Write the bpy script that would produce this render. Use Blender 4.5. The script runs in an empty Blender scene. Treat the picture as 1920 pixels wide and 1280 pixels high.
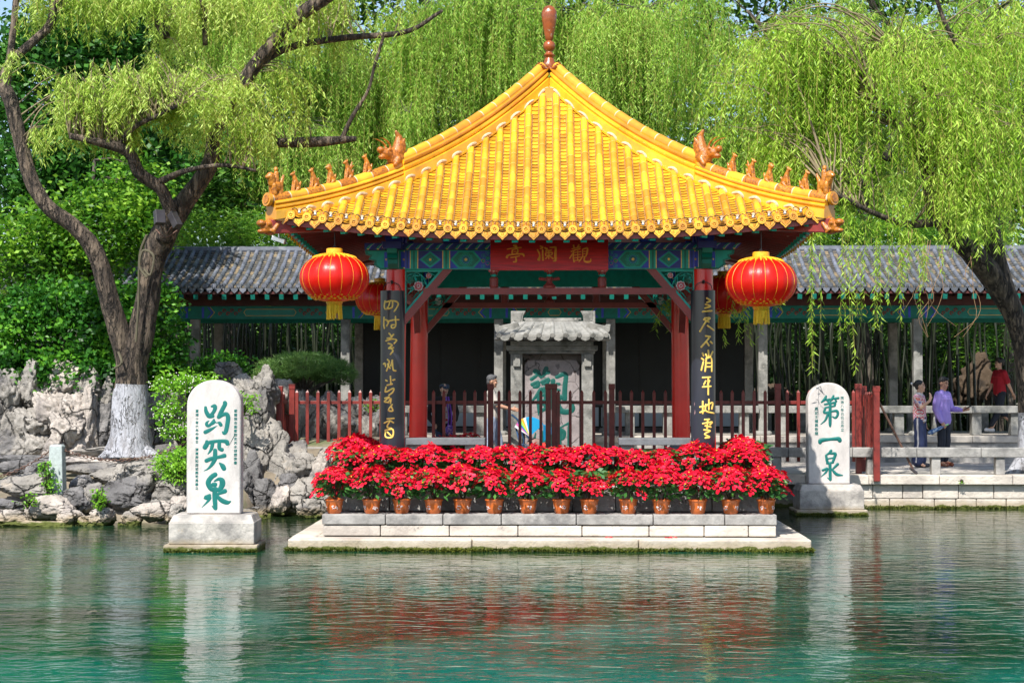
import bpy, bmesh, math, random
import numpy as np
from mathutils import Vector, Matrix, noise
R = math.radians
scene = bpy.context.scene
COL = scene.collection
# ------------------------------------------------------------------ camera
CAMZ, YAW, PITCH, FPX = 2.25, R(1.255), R(1.40), 3200.0
cam_d = bpy.data.cameras.new('camera'); cam = bpy.data.objects.new('camera', cam_d); COL.objects.link(cam)
cam.location = (0, 0, CAMZ); cam.rotation_euler = (R(90) + PITCH, 0, YAW)
cam_d.sensor_width = 36; cam_d.lens = 60; cam_d.clip_start = .1; cam_d.clip_end = 3000
scene.camera = cam
# ------------------------------------------------------------------ light
SUNV = Vector((-.36, -1.0, 1.32)).normalized()          # towards the sun
EL = math.asin(SUNV.z); AZ = math.atan2(SUNV.x, SUNV.y)
w = bpy.data.worlds.new('World'); scene.world = w; w.use_nodes = True
nt = w.node_tree; nt.nodes.clear()
sky = nt.nodes.new('ShaderNodeTexSky'); sky.sky_type = 'NISHITA'; sky.sun_disc = False
sky.sun_elevation = EL; sky.sun_rotation = AZ
bg = nt.nodes.new('ShaderNodeBackground'); bg.inputs[1].default_value = .135
wo = nt.nodes.new('ShaderNodeOutputWorld')
nt.links.new(sky.outputs[0], bg.inputs[0]); nt.links.new(bg.outputs[0], wo.inputs[0])
sl = bpy.data.lights.new('sun', 'SUN'); sl.energy = 5.0; sl.angle = R(.53); sl.color = (1, .955, .88)
so = bpy.data.objects.new('sun', sl); COL.objects.link(so)
so.rotation_euler = (-SUNV).to_track_quat('-Z', 'Y').to_euler(); so.location = (-10, -20, 25)
vs = scene.view_settings; vs.view_transform = 'Standard'; vs.look = 'None'; vs.gamma = 1; vs.exposure = .62
vs.use_curve_mapping = False
cy = scene.cycles
cy.max_bounces = 7; cy.diffuse_bounces = 3; cy.glossy_bounces = 4; cy.transmission_bounces = 4
cy.transparent_max_bounces = 8; cy.caustics_reflective = False; cy.caustics_refractive = False
cy.use_denoising = True; cy.sample_clamp_indirect = 6
# ------------------------------------------------------------------ helpers
_f = Vector((-math.sin(YAW)*math.cos(PITCH), math.cos(YAW)*math.cos(PITCH), math.sin(PITCH)))
_r = Vector((math.cos(YAW), math.sin(YAW), 0)); _u = _r.cross(_f)
def P(px, py, Y):
    """the point at depth Y seen at pixel (px, py) of the 1920 x 1280 photograph"""
    d = _f*FPX + _r*(px-960) - _u*(py-640); d *= Y/d.y
    return Vector((d.x, Y, CAMZ + d.z))
def sc(Y): return FPX/Y
def tag(o, label=None, cat=None, group=None, kind=None):
    if label: o['label'] = label
    if cat: o['category'] = cat
    if group: o['group'] = group
    if kind: o['kind'] = kind
    return o
def thing(name, label, cat, loc=(0, 0, 0), rz=0, group=None, kind=None):
    o = bpy.data.objects.new(name, None); COL.objects.link(o); o.empty_display_size = .2
    o.location = loc; o.rotation_euler = (0, 0, rz)
    return tag(o, label, cat, group, kind)
def wloc(o):
    v = Vector((0, 0, 0))
    while o: v += o.location; o = o.parent
    return v
KIDS = {}
def setpar(o, p):
    o.parent = p; KIDS.setdefault(p.name, []).append(o)
def copy_tree(o, parent=None):
    c = o.copy(); COL.objects.link(c)
    if parent: setpar(c, parent)
    for ch in KIDS.get(o.name, []): copy_tree(ch, c)
    return c
ORD = ['first', 'second', 'third', 'fourth', 'fifth', 'sixth', 'seventh', 'eighth', 'ninth', 'tenth', 'eleventh', 'twelfth', 'thirteenth',
       'fourteenth', 'fifteenth', 'sixteenth', 'seventeenth', 'eighteenth', 'nineteenth', 'twentieth', 'twenty-first', 'twenty-second',
       'twenty-third', 'twenty-fourth', 'twenty-fifth', 'twenty-sixth', 'twenty-seventh', 'twenty-eighth', 'twenty-ninth', 'thirtieth']
def cr(pts, n=6):
    """Catmull-Rom through points of any dimension"""
    p = [np.array(q, float) for q in pts]
    if len(p) < 3:
        return [tuple(p[0]+(p[-1]-p[0])*t/n) for t in range(n+1)] if len(p) == 2 else [tuple(q) for q in p]
    p = [2*p[0]-p[1]] + p + [2*p[-1]-p[-2]]
    out = []
    for i in range(1, len(p)-2):
        for k in range(n):
            t = k/n
            out.append(tuple(.5*(2*p[i]+(p[i+1]-p[i-1])*t+(2*p[i-1]-5*p[i]+4*p[i+1]-p[i+2])*t*t+(3*p[i]-p[i-1]-3*p[i+1]+p[i+2])*t**3)))
    out.append(tuple(p[-2]))
    return out
class MB:
    def __init__(s): s.v = []; s.f = []; s.m = []
    def add(s, v, f, mi=0):
        b = len(s.v); s.v += [tuple(q) for q in v]
        for a in f: s.f.append(tuple(b+i for i in a)); s.m.append(mi)
        return s
    def box(s, x0, x1, y0, y1, z0, z1, mi=0, M=None):
        v = [Vector(q) for q in ((x0,y0,z0),(x1,y0,z0),(x1,y1,z0),(x0,y1,z0),(x0,y0,z1),(x1,y0,z1),(x1,y1,z1),(x0,y1,z1))]
        if M: v = [M @ q for q in v]
        return s.add(v, [(0,3,2,1),(4,5,6,7),(0,1,5,4),(1,2,6,5),(2,3,7,6),(3,0,4,7)], mi)
    def bar(s, a, b, wx, wz, mi=0, up=(0, 0, 1)):
        """a box from a to b, wx wide, wz high"""
        a, b = Vector(a), Vector(b); d = (b-a).normalized(); up = Vector(up)
        sd = d.cross(up)
        if sd.length < 1e-4: sd = d.cross(Vector((0, 1, 0)))
        sd.normalize(); u = sd.cross(d)
        v = [p+sd*i*wx/2+u*j*wz/2 for p in (a, b) for i, j in ((-1,-1),(1,-1),(1,1),(-1,1))]
        return s.add(v, [(3,2,1,0),(4,5,6,7),(0,1,5,4),(1,2,6,5),(2,3,7,6),(3,0,4,7)], mi)
    def tube(s, pts, rad, n=8, mi=0, caps=True, flat=None, phase=0):
        pts = [Vector(p[:3]) for p in pts]
        if not hasattr(rad, '__len__'): rad = [rad]*len(pts)
        V = []; ref = None
        for i, p in enumerate(pts):
            t = (pts[min(i+1, len(pts)-1)] - pts[max(i-1, 0)])
            t = t.normalized() if t.length > 1e-7 else Vector((0, 0, 1))
            if ref is None:
                ref = Vector((1, 0, 0)) if abs(t.x) < .8 else Vector((0, 1, 0))
            a = (ref - t*ref.dot(t)); a = a.normalized() if a.length > 1e-5 else t.orthogonal().normalized()
            ref = a; b = t.cross(a)
            for k in range(n):
                q = phase + 2*math.pi*k/n
                V.append(p + (a*math.cos(q)+b*math.sin(q))*rad[i])
        F = []
        for i in range(len(pts)-1):
            for k in range(n):
                k2 = (k+1) % n
                F.append((i*n+k, i*n+k2, (i+1)*n+k2, (i+1)*n+k))
        if caps:
            F.append(tuple(reversed(range(n)))); F.append(tuple((len(pts)-1)*n+k for k in range(n)))
        return s.add(V, F, mi)
    def lathe(s, prof, c=(0, 0, 0), n=24, mi=0, ribs=0, rib=0, cap=True):
        V = []; F = []
        for r, z in prof:
            for k in range(n):
                q = 2*math.pi*k/n; rr = r*(1+rib*abs(math.cos(ribs*q/2))) if ribs else r
                V.append((c[0]+rr*math.cos(q), c[1]+rr*math.sin(q), c[2]+z))
        for i in range(len(prof)-1):
            for k in range(n):
                k2 = (k+1) % n; F.append((i*n+k, i*n+k2, (i+1)*n+k2, (i+1)*n+k))
        if cap:
            F.append(tuple(reversed(range(n)))); F.append(tuple((len(prof)-1)*n+k for k in range(n)))
        return s.add(V, F, mi)
    def ell(s, c, r, mi=0, n=10, M=None):
        if not hasattr(r, '__len__'): r = (r, r, r)
        V = []; F = []; h = n//2+1; c = Vector(c)
        for i in range(1, h):
            a = math.pi*i/h
            for k in range(n):
                q = 2*math.pi*k/n
                v = Vector((r[0]*math.sin(a)*math.cos(q), r[1]*math.sin(a)*math.sin(q), r[2]*math.cos(a)))
                V.append(c+(M @ v if M else v))
        t = Vector((0, 0, r[2]));
        V.append(c+(M @ t if M else t)); V.append(c-(M @ t if M else t)); T = len(V)-2
        for k in range(n):
            k2 = (k+1) % n; F.append((T, k, k2)); F.append((T+1, (h-2)*n+k2, (h-2)*n+k))
            for i in range(h-2): F.append((i*n+k, (i+1)*n+k, (i+1)*n+k2, i*n+k2))
        return s.add(V, F, mi)
    def cap(s, a, b, ra, rb, n=10, mi=0):
        """a tapered capsule"""
        a, b = Vector(a), Vector(b); d = b-a; L = d.length
        d = d/L if L > 1e-6 else Vector((0, 0, 1)); pts = []; rad = []
        for q in (-80, -55, -25, 0): pts.append(a+d*ra*math.sin(R(q))); rad.append(max(ra*math.cos(R(q)), .0005))
        for q in (0, 25, 55, 80): pts.append(b+d*rb*math.sin(R(q))); rad.append(max(rb*math.cos(R(q)), .0005))
        return s.tube(pts, rad, n, mi)
    def prism(s, poly, fn, t0, t1, mi=0):
        """2-D polygon mapped by fn(u, v, t), extruded from t0 to t1 (front at t0)"""
        n = len(poly)
        V = [fn(u, v, t0) for u, v in poly] + [fn(u, v, t1) for u, v in poly]
        F = [tuple(range(n)), tuple(reversed(range(n, 2*n)))] + [(i, i+n, (i+1) % n + n, (i+1) % n) for i in range(n)]
        return s.add(V, F, mi)
    def mesh(s, name, mats, smooth=None, shift=None):
        me = bpy.data.meshes.new(name)
        v = s.v if shift is None else [(a[0]-shift[0], a[1]-shift[1], a[2]-shift[2]) for a in s.v]
        me.from_pydata(v, [], s.f)
        if not isinstance(mats, (list, tuple)): mats = [mats]
        for m in mats: me.materials.append(m)
        if len(mats) > 1: me.polygons.foreach_set('material_index', s.m)
        if smooth is not None:
            me.shade_smooth()
            if smooth < 180: me.set_sharp_from_angle(angle=R(smooth))
        me.update()
        return me
    def build(s, name, mats, parent=None, smooth=None, local=False, bev=0, fix=False):
        sh = None if (local or parent is None) else wloc(parent)
        me = s.mesh(name, mats, smooth, sh)
        if fix:
            bm = bmesh.new(); bm.from_mesh(me); bmesh.ops.recalc_face_normals(bm, faces=bm.faces); bm.to_mesh(me); bm.free()
        return link(name, me, parent, bev)
def link(name, me, parent=None, bev=0):
    o = bpy.data.objects.new(name, me); COL.objects.link(o)
    if parent: setpar(o, parent)
    if bev:
        b = o.modifiers.new('bevel', 'BEVEL'); b.width = bev; b.segments = 2; b.limit_method = 'ANGLE'; b.angle_limit = R(40)
    return o
def fastmesh(name, V, F, mats, mi=None):
    """V (n,3) array, F (m,4) array of quads"""
    me = bpy.data.meshes.new(name); m = len(F)
    me.vertices.add(len(V)); me.vertices.foreach_set('co', np.asarray(V, np.float32).ravel())
    me.loops.add(m*4); me.loops.foreach_set('vertex_index', np.asarray(F, np.int32).ravel())
    me.polygons.add(m); me.polygons.foreach_set('loop_start', np.arange(0, m*4, 4, dtype=np.int32))
    if not isinstance(mats, (list, tuple)): mats = [mats]
    for a in mats: me.materials.append(a)
    if mi is not None: me.polygons.foreach_set('material_index', np.asarray(mi, np.int32))
    me.update(calc_edges=True); me.validate()
    return me
def evalmesh(me, mods):
    """run modifiers given as (type, dict) on a mesh and return the result"""
    o = bpy.data.objects.new('work', me); COL.objects.link(o)
    for t, kw in mods:
        m = o.modifiers.new(t, t)
        for k, v in kw.items(): setattr(m, k, v)
    dg = bpy.context.evaluated_depsgraph_get(); dg.update()
    r = bpy.data.meshes.new_from_object(o.evaluated_get(dg), depsgraph=dg)
    bpy.data.objects.remove(o)
    return r
def sculpt(mb, voxel, mat, name, smooth=3):
    me = mb.mesh(name, mat)
    r = evalmesh(me, [('REMESH', dict(mode='VOXEL', voxel_size=voxel)), ('SMOOTH', dict(iterations=smooth, factor=.5))])
    r.materials.clear()
    for m in (mat if isinstance(mat, (list, tuple)) else [mat]): r.materials.append(m)
    r.shade_smooth(); r.name = name
    return r
# ------------------------------------------------------------------ materials
def mat(name, col, rough=.6, var=.15, scale=6, bump=0, bscale=30, col2=None, s2=2.5, lo=.5, hi=.62, metal=0, coat=0, spec=.5,
        island=0, stretch=None, moss=None, local=False, bdist=.02, sheen=0, col3=None, s3=9, lo3=.6, hi3=.66, crack=0, cw=.05, cc=(.03, .027, .025)):
    m = bpy.data.materials.new(name); m.use_nodes = True; t = m.node_tree; N = t.nodes; L = t.links
    b = N['Principled BSDF']; b.inputs['Roughness'].default_value = rough; b.inputs['Metallic'].default_value = metal
    b.inputs['Coat Weight'].default_value = coat; b.inputs['Coat Roughness'].default_value = .08
    b.inputs['Specular IOR Level'].default_value = spec
    if sheen: b.inputs['Sheen Weight'].default_value = sheen
    tc = N.new('ShaderNodeTexCoord') if local else N.new('ShaderNodeNewGeometry')
    src = tc.outputs['Object'] if local else tc.outputs['Position']
    if stretch:
        mp = N.new('ShaderNodeMapping'); mp.inputs['Scale'].default_value = stretch; L.new(src, mp.inputs[0]); src = mp.outputs[0]
    def nz(s, det=5, rg=.6):
        n = N.new('ShaderNodeTexNoise'); n.inputs['Scale'].default_value = s; n.inputs['Detail'].default_value = det
        n.inputs['Roughness'].default_value = rg; L.new(src, n.inputs['Vector']); return n.outputs[0]
    def mr(v, a, c, d=0, e=1):
        r = N.new('ShaderNodeMapRange'); L.new(v, r.inputs[0])
        for i, q in zip((1, 2, 3, 4), (a, c, d, e)): r.inputs[i].default_value = q
        return r.outputs[0]
    def mix(f, a, c):
        x = N.new('ShaderNodeMix'); x.data_type = 'RGBA'
        if isinstance(f, (int, float)): x.inputs[0].default_value = f
        else: L.new(f, x.inputs[0])
        for i, q in ((6, a), (7, c)):
            if isinstance(q, tuple): x.inputs[i].default_value = (*q[:3], 1)
            else: L.new(q, x.inputs[i])
        return x.outputs[2]
    c = tuple(col)
    dk = tuple(max(0, q*(1-var)) for q in c); lt = tuple(min(1, q*(1+var)) for q in c)
    out = mix(mr(nz(scale), .32, .68), dk, lt)
    if island:
        g = N.new('ShaderNodeNewGeometry') if local else tc
        hs = N.new('ShaderNodeHueSaturation'); L.new(out, hs.inputs['Color'])
        L.new(mr(g.outputs['Random Per Island'], 0, 1, 1-island, 1+island), hs.inputs['Value'])
        L.new(mr(g.outputs['Random Per Island'], 0, 1, .5-island*.04, .5+island*.05), hs.inputs['Hue']); out = hs.outputs[0]
    if col2: out = mix(mr(nz(s2), lo, hi), out, tuple(col2))
    if col3: out = mix(mr(nz(s3, 8, .7), lo3, hi3), out, tuple(col3))
    ck = None
    if crack:
        nd = N.new('ShaderNodeTexNoise'); nd.inputs['Scale'].default_value = crack*1.5; nd.inputs['Detail'].default_value = 4; L.new(src, nd.inputs['Vector'])
        mv = N.new('ShaderNodeMix'); mv.data_type = 'VECTOR'; mv.inputs[0].default_value = .22; L.new(src, mv.inputs[4]); L.new(nd.outputs[1], mv.inputs[5])
        vo = N.new('ShaderNodeTexVoronoi'); vo.feature = 'DISTANCE_TO_EDGE'; vo.inputs['Scale'].default_value = crack; L.new(mv.outputs[1], vo.inputs['Vector'])
        ck = mr(vo.outputs['Distance'], 0, cw, 0, 1)
        x_ = N.new('ShaderNodeMath'); x_.operation = 'MAXIMUM'; L.new(ck, x_.inputs[0]); L.new(mr(nz(crack*.8), .44, .60), x_.inputs[1]); ck = x_.outputs[0]
        out = mix(ck, tuple(cc), out)
    if moss is not None:
        g = N.new('ShaderNodeNewGeometry'); sx = N.new('ShaderNodeSeparateXYZ'); L.new(g.outputs['Position'], sx.inputs[0])
        a = N.new('ShaderNodeMath'); a.operation = 'ADD'; L.new(sx.outputs[2], a.inputs[0])
        L.new(mr(nz(5), .3, .7, -moss*.6, moss*.6), a.inputs[1])
        out = mix(mr(a.outputs[0], moss*1.8, moss*3.5, .55, 0), out, (.30, .22, .10))
        out = mix(mr(a.outputs[0], moss, moss*1.35, 1, 0), out, (.085, .10, .015))
    L.new(out, b.inputs['Base Color'])
    if bump:
        bp = N.new('ShaderNodeBump'); bp.inputs['Strength'].default_value = bump; bp.inputs['Distance'].default_value = bdist
        hh = nz(bscale, 8, .65)
        if ck is not None:
            ad = N.new('ShaderNodeMath'); ad.operation = 'ADD'; L.new(hh, ad.inputs[0]); L.new(ck, ad.inputs[1]); hh = ad.outputs[0]
        L.new(hh, bp.inputs['Height']); L.new(bp.outputs[0], b.inputs['Normal'])
    return m
def leafmat(name, c1, c2, c3, trans=.35, rough=.45, nscale=.8, gl=.35):
    m = bpy.data.materials.new(name); m.use_nodes = True; t = m.node_tree; N = t.nodes; L = t.links
    b = N['Principled BSDF']; b.inputs['Roughness'].default_value = rough; b.inputs['Specular IOR Level'].default_value = gl
    g = N.new('ShaderNodeNewGeometry'); cr_ = N.new('ShaderNodeValToRGB'); e = cr_.color_ramp.elements
    e[0].color = (*c1, 1); e[0].position = 0; e[1].color = (*c3, 1); e[1].position = 1
    k = e.new(.5); k.color = (*c2, 1)
    n = N.new('ShaderNodeTexNoise'); n.inputs['Scale'].default_value = nscale; n.inputs['Detail'].default_value = 4
    L.new(g.outputs['Position'], n.inputs['Vector'])
    mm = N.new('ShaderNodeMath'); mm.operation = 'MULTIPLY_ADD'; mm.inputs[1].default_value = .55
    L.new(g.outputs['Random Per Island'], mm.inputs[0])
    r = N.new('ShaderNodeMapRange'); L.new(n.outputs[0], r.inputs[0])
    for i, q in zip((1, 2, 3, 4), (.35, .65, 0, .45)): r.inputs[i].default_value = q
    L.new(r.outputs[0], mm.inputs[2]); L.new(mm.outputs[0], cr_.inputs[0]); L.new(cr_.outputs[0], b.inputs['Base Color'])
    tr = N.new('ShaderNodeBsdfTranslucent'); L.new(cr_.outputs[0], tr.inputs[0])
    x = N.new('ShaderNodeMixShader'); x.inputs[0].default_value = trans
    L.new(b.outputs[0], x.inputs[1]); L.new(tr.outputs[0], x.inputs[2]); L.new(x.outputs[0], N['Material Output'].inputs[0])
    return m
M = {}
M['glaze'] = mat('yellow glazed tile', (.70, .335, .018), .27, .25, 3, .12, 25, island=.26, coat=.4, col2=(.62, .24, .012), s2=1.7, lo=.58, hi=.72, col3=(.42,.36,.22), s3=14, lo3=.68, hi3=.74)
M['glaze_o'] = mat('amber glazed tile', (.47, .165, .012), .3, .4, 22, .5, 45, coat=.15, island=.15, col2=(.22, .07, .012), s2=30, lo=.52, hi=.62)
M['finial'] = mat('brown glaze', (.25, .062, .012), .25, .3, 9, .2, 30, coat=.4, col2=(.35, .28, .2), s2=14, lo=.6, hi=.66)
M['mortar'] = mat('cream mortar', (.58, .46, .31), .85, .3, 20, .4, 60)
M['seam'] = mat('brown tile seam', (.26, .13, .035), .9, .4, 20)
M['joint'] = mat('tile joint', (.72, .44, .10), .6, .2, 20)
M['gap'] = mat('dirty tile gap', (.10, .06, .02), .9)
M['red'] = mat('red lacquer', (.90, .012, .006), .30, .12, 2, .04, 8, coat=.3)
M['maroon'] = mat('maroon paint', (.27, .04, .035), .45, .2, 5, .1, 30, col2=(.42, .24, .22), s2=7, lo=.68, hi=.72)
M['plaque'] = mat('plaque red', (.62, .012, .014), .35, .3, 3, .06, 20, stretch=(1, 1, 12))
M['maroon_shade'] = mat('shade-darkened maroon wood', (.075, .016, .013), .6, .2, 5)  # maroon with the shade under the gallery eave put into its colour
M['teal_m'] = mat('muted teal paint', (.0, .17, .13), .6, .2, 8)
M['stonem'] = mat('stained base stone', (.46, .425, .385), .85, .25, 4, 1.0, 14, col2=(.24, .225, .21), s2=2.2, lo=.46, hi=.60, col3=(.42, .32, .20), s3=3, lo3=.58, hi3=.70, moss=.05)
M['teal'] = mat('teal paint', (.0, .40, .32), .5, .2, 8)
M['teal_d'] = mat('dark green paint', (.0, .20, .15), .5, .2, 8)
M['blue'] = mat('blue paint', (.03, .06, .52), .5, .2, 8)
M['blue_d'] = mat('navy paint', (.018, .03, .24), .5, .2, 8)
M['gold'] = mat('gold paint', (.72, .42, .06), .35, .2, 20, metal=.2)
M['goldline'] = mat('gilt edge', (.62, .34, .05), .5)
M['white'] = mat('white paint', (.75, .72, .70), .6, .1, 10)
M['pink'] = mat('pink paint', (.60, .12, .14), .5, .2, 30)
M['black'] = mat('black lacquer', (.018, .02, .032), .3, .3, 4, .05, 20, coat=.25, col2=(.42, .26, .26), s2=22, lo=.70, hi=.74, stretch=(1, 1, .16))
M['orange'] = mat('orange raised lettering', (1.0, .36, .04), .45, .1, 20)
M['lettergold'] = mat('gilded lettering', (.95, .60, .12), .4, .2, 30)
M['lettergreen'] = mat('green lettering', (.0, .135, .12), .5, .12, 14)
M['lantern'] = mat('red lantern silk', (.70, .016, .006), .42, .12, 6, .18, 14, sheen=.1, stretch=(1, 1, .25))
def silk():
    m = mat('red lantern silk glow', (.72, .013, .006), .33, .15, 6, .35, 11, stretch=(1, 1, .3)); t = m.node_tree; N = t.nodes
    tr = N.new('ShaderNodeBsdfTranslucent'); tr.inputs[0].default_value = (.80, .02, .006, 1); x = N.new('ShaderNodeMixShader'); x.inputs[0].default_value = .35
    t.links.new(N['Principled BSDF'].outputs[0], x.inputs[1]); t.links.new(tr.outputs[0], x.inputs[2]); t.links.new(x.outputs[0], N['Material Output'].inputs[0]); return m
M['lantern'] = silk()
M['lgold'] = mat('lantern gold', (.80, .40, .02), .4, .25, 40, .2, 60)
M['tassel'] = mat('yellow tassel', (.78, .50, .02), .7, .2, 60)
M['stele'] = mat('pale stele stone', (.56, .52, .495), .8, .12, 5, .5, 22, stretch=(1, 1, .4), col2=(.36, .335, .32), s2=2.2, lo=.50, hi=.72, col3=(.26,.245,.23), s3=24, lo3=.69, hi3=.73)
M['stone'] = mat('grey stone', (.30, .288, .272), .85, .28, 5, .8, 18, col2=(.13, .127, .125), s2=2.6, lo=.5, hi=.7, moss=.05)
M['stonel'] = mat('pale worn stone', (.58, .525, .455), .85, .2, 4, 1.0, 16, col2=(.38, .34, .30), s2=2.0, lo=.47, hi=.64, col3=(.15, .14, .125), s3=8, lo3=.64, hi3=.72, moss=.05)
M['stoneg'] = mat('carved grey stone', (.245, .24, .222), .85, .28, 6, .6, 35, col2=(.12, .12, .11), s2=2.4, col3=(.34, .32, .28), s3=7)
M['slate'] = mat('blue grey stone', (.13, .14, .15), .7, .2, 6, .3, 40)
M['tablet'] = mat('cracked tablet stone', (.27, .235, .235), .8, .25, 5, .4, 20, crack=2.2, cw=.02, col2=(.15, .13, .135), s2=5, lo=.56, hi=.64)
M['rock'] = mat('limestone', (.30, .278, .25), .88, .3, 3, 1, 9, crack=1.9, cw=.025, col2=(.13, .124, .122), s2=1.5, lo=.50, hi=.62, col3=(.42, .36, .29), s3=3.1, lo3=.60, hi3=.72, moss=.055, bdist=.06)
M['rockl'] = mat('pale limestone', (.40, .355, .315), .88, .28, 3, 1, 9, crack=1.7, cw=.022, col2=(.19, .17, .165), s2=1.7, lo=.54, hi=.70, col3=(.62, .44, .28), s3=2.3, lo3=.62, hi3=.74, moss=.06, bdist=.05)
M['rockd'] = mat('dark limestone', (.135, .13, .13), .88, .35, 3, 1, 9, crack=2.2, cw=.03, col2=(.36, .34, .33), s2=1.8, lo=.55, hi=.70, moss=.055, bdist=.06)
M['rockb'] = mat('brown garden stone', (.075, .05, .03), .9, .3, 3, .8, 8, col2=(.04, .03, .022), s2=3, bdist=.06)
M['earth'] = mat('earth', (.20, .165, .12), .95, .3, 3, .6, 12, col2=(.10, .12, .05), s2=1.2)
M['pave'] = mat('paving', (.44, .40, .35), .85, .22, 2.5, .3, 14, col2=(.29, .265, .24), s2=1.4)
M['fence_r'] = mat('red brown fence paint', (.19, .024, .018), .42, .25, 6, .05, 20)
M['gtile'] = mat('grey roof tile', (.092, .104, .128), .75, .35, 4, .4, 30, island=.45, col2=(.22, .225, .235), s2=5, lo=.55, hi=.7)
M['gtrough'] = mat('mossy roof tile', (.07, .067, .06), .9, .4, 5, .6, 25, col2=(.26, .20, .12), s2=3.5, lo=.5, hi=.62)
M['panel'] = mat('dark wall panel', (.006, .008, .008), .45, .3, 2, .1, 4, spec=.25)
M['lpanel'] = mat('blue grey panel', (.34, .40, .45), .6, .08, 2)
M['bark'] = mat('bark', (.070, .053, .040), .95, .5, 5, 1.0, 14, stretch=(1, 1, .22), crack=9, cw=.12, cc=(.016, .012, .010), col2=(.19, .145, .105), s2=9, lo=.48, hi=.60, bdist=.08)
M['barkd'] = mat('dark bark', (.055, .045, .036), .95, .4, 6, .8, 10, stretch=(1, 1, .35), col2=(.13, .11, .085), s2=8, bdist=.04)
M['lime'] = mat('whitewashed bark', (.38, .385, .42), .85, .2, 5, 1.0, 14, stretch=(1, 1, .3), crack=9, cw=.05, cc=(.24, .23, .23), col2=(.25, .24, .25), s2=6, lo=.5, hi=.66, bdist=.06)
M['twig'] = mat('willow twig', (.26, .24, .05), .8, .3, 3)
M['bambooc'] = mat('bamboo culm', (.016, .022, .010), .45, .4, 2)
M['pot'] = mat('glazed orange pot', (.56, .13, .025), .32, .15, 8, .03, 12, coat=.3)
M['potmark'] = mat('white pot flower print', (.72, .66, .66), .5, .15, 40)
M['soil'] = mat('soil', (.05, .035, .025), .95)
M['iron'] = mat('rusty iron', (.13, .07, .05), .65, .4, 14, .3, 40, metal=.3)
M['steel'] = mat('silver metal', (.55, .55, .56), .25, .1, 5, metal=.9)
M['dkmetal'] = mat('dark metal', (.05, .045, .05), .45, .3, 6, metal=.3)
M['wire'] = mat('black wire', (.01, .01, .01), .5)
M['skin'] = mat('skin', (.56, .33, .23), .55, .08, 20)
M['skind'] = mat('tanned skin', (.43, .23, .15), .55, .08, 20)
M['lip'] = mat('lips', (.42, .10, .09), .5)
M['eye'] = mat('eyes and brows', (.02, .015, .012), .4)
M['hair'] = mat('black hair', (.014, .011, .010), .45, .4, 60, .5, 90)
M['hairg'] = mat('greying hair', (.07, .07, .075), .6, .6, 50, .5, 90)
M['yellow'] = mat('yellow plastic', (.82, .60, .0), .4)
LV = leafmat('willow leaves', (.14, .29, .02), (.34, .56, .045), (.62, .80, .15), .44)
LVb = leafmat('willow leaves far', (.09, .24, .025), (.28, .50, .05), (.60, .80, .18), .44, nscale=.6)
LVy = leafmat('willow leaves young', (.24, .40, .04), (.45, .62, .09), (.72, .86, .28), .44)
M['twigl'] = mat('sunlit pale twig', (.20, .16, .09), .8, .3, 4)
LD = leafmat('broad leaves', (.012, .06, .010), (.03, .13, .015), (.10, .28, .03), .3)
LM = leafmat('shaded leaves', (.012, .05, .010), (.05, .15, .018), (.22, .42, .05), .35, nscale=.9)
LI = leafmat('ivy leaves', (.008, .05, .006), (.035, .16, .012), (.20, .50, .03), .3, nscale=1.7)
LB = leafmat('bush leaves', (.10, .30, .02), (.20, .46, .03), (.36, .62, .06), .4)
LBAM = leafmat('bamboo leaves', (.03, .12, .015), (.09, .25, .02), (.32, .55, .05), .4)
LP = leafmat('pine needles', (.05, .13, .03), (.12, .24, .05), (.25, .36, .10), .2)
LPO = leafmat('poinsettia leaves', (.015, .075, .02), (.035, .14, .03), (.10, .26, .05), .25, nscale=5)
LR = leafmat('poinsettia bracts', (.46, .004, .016), (.78, .007, .036), (.95, .035, .09), .22, .5, 5, .25)
LRD = LR
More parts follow.
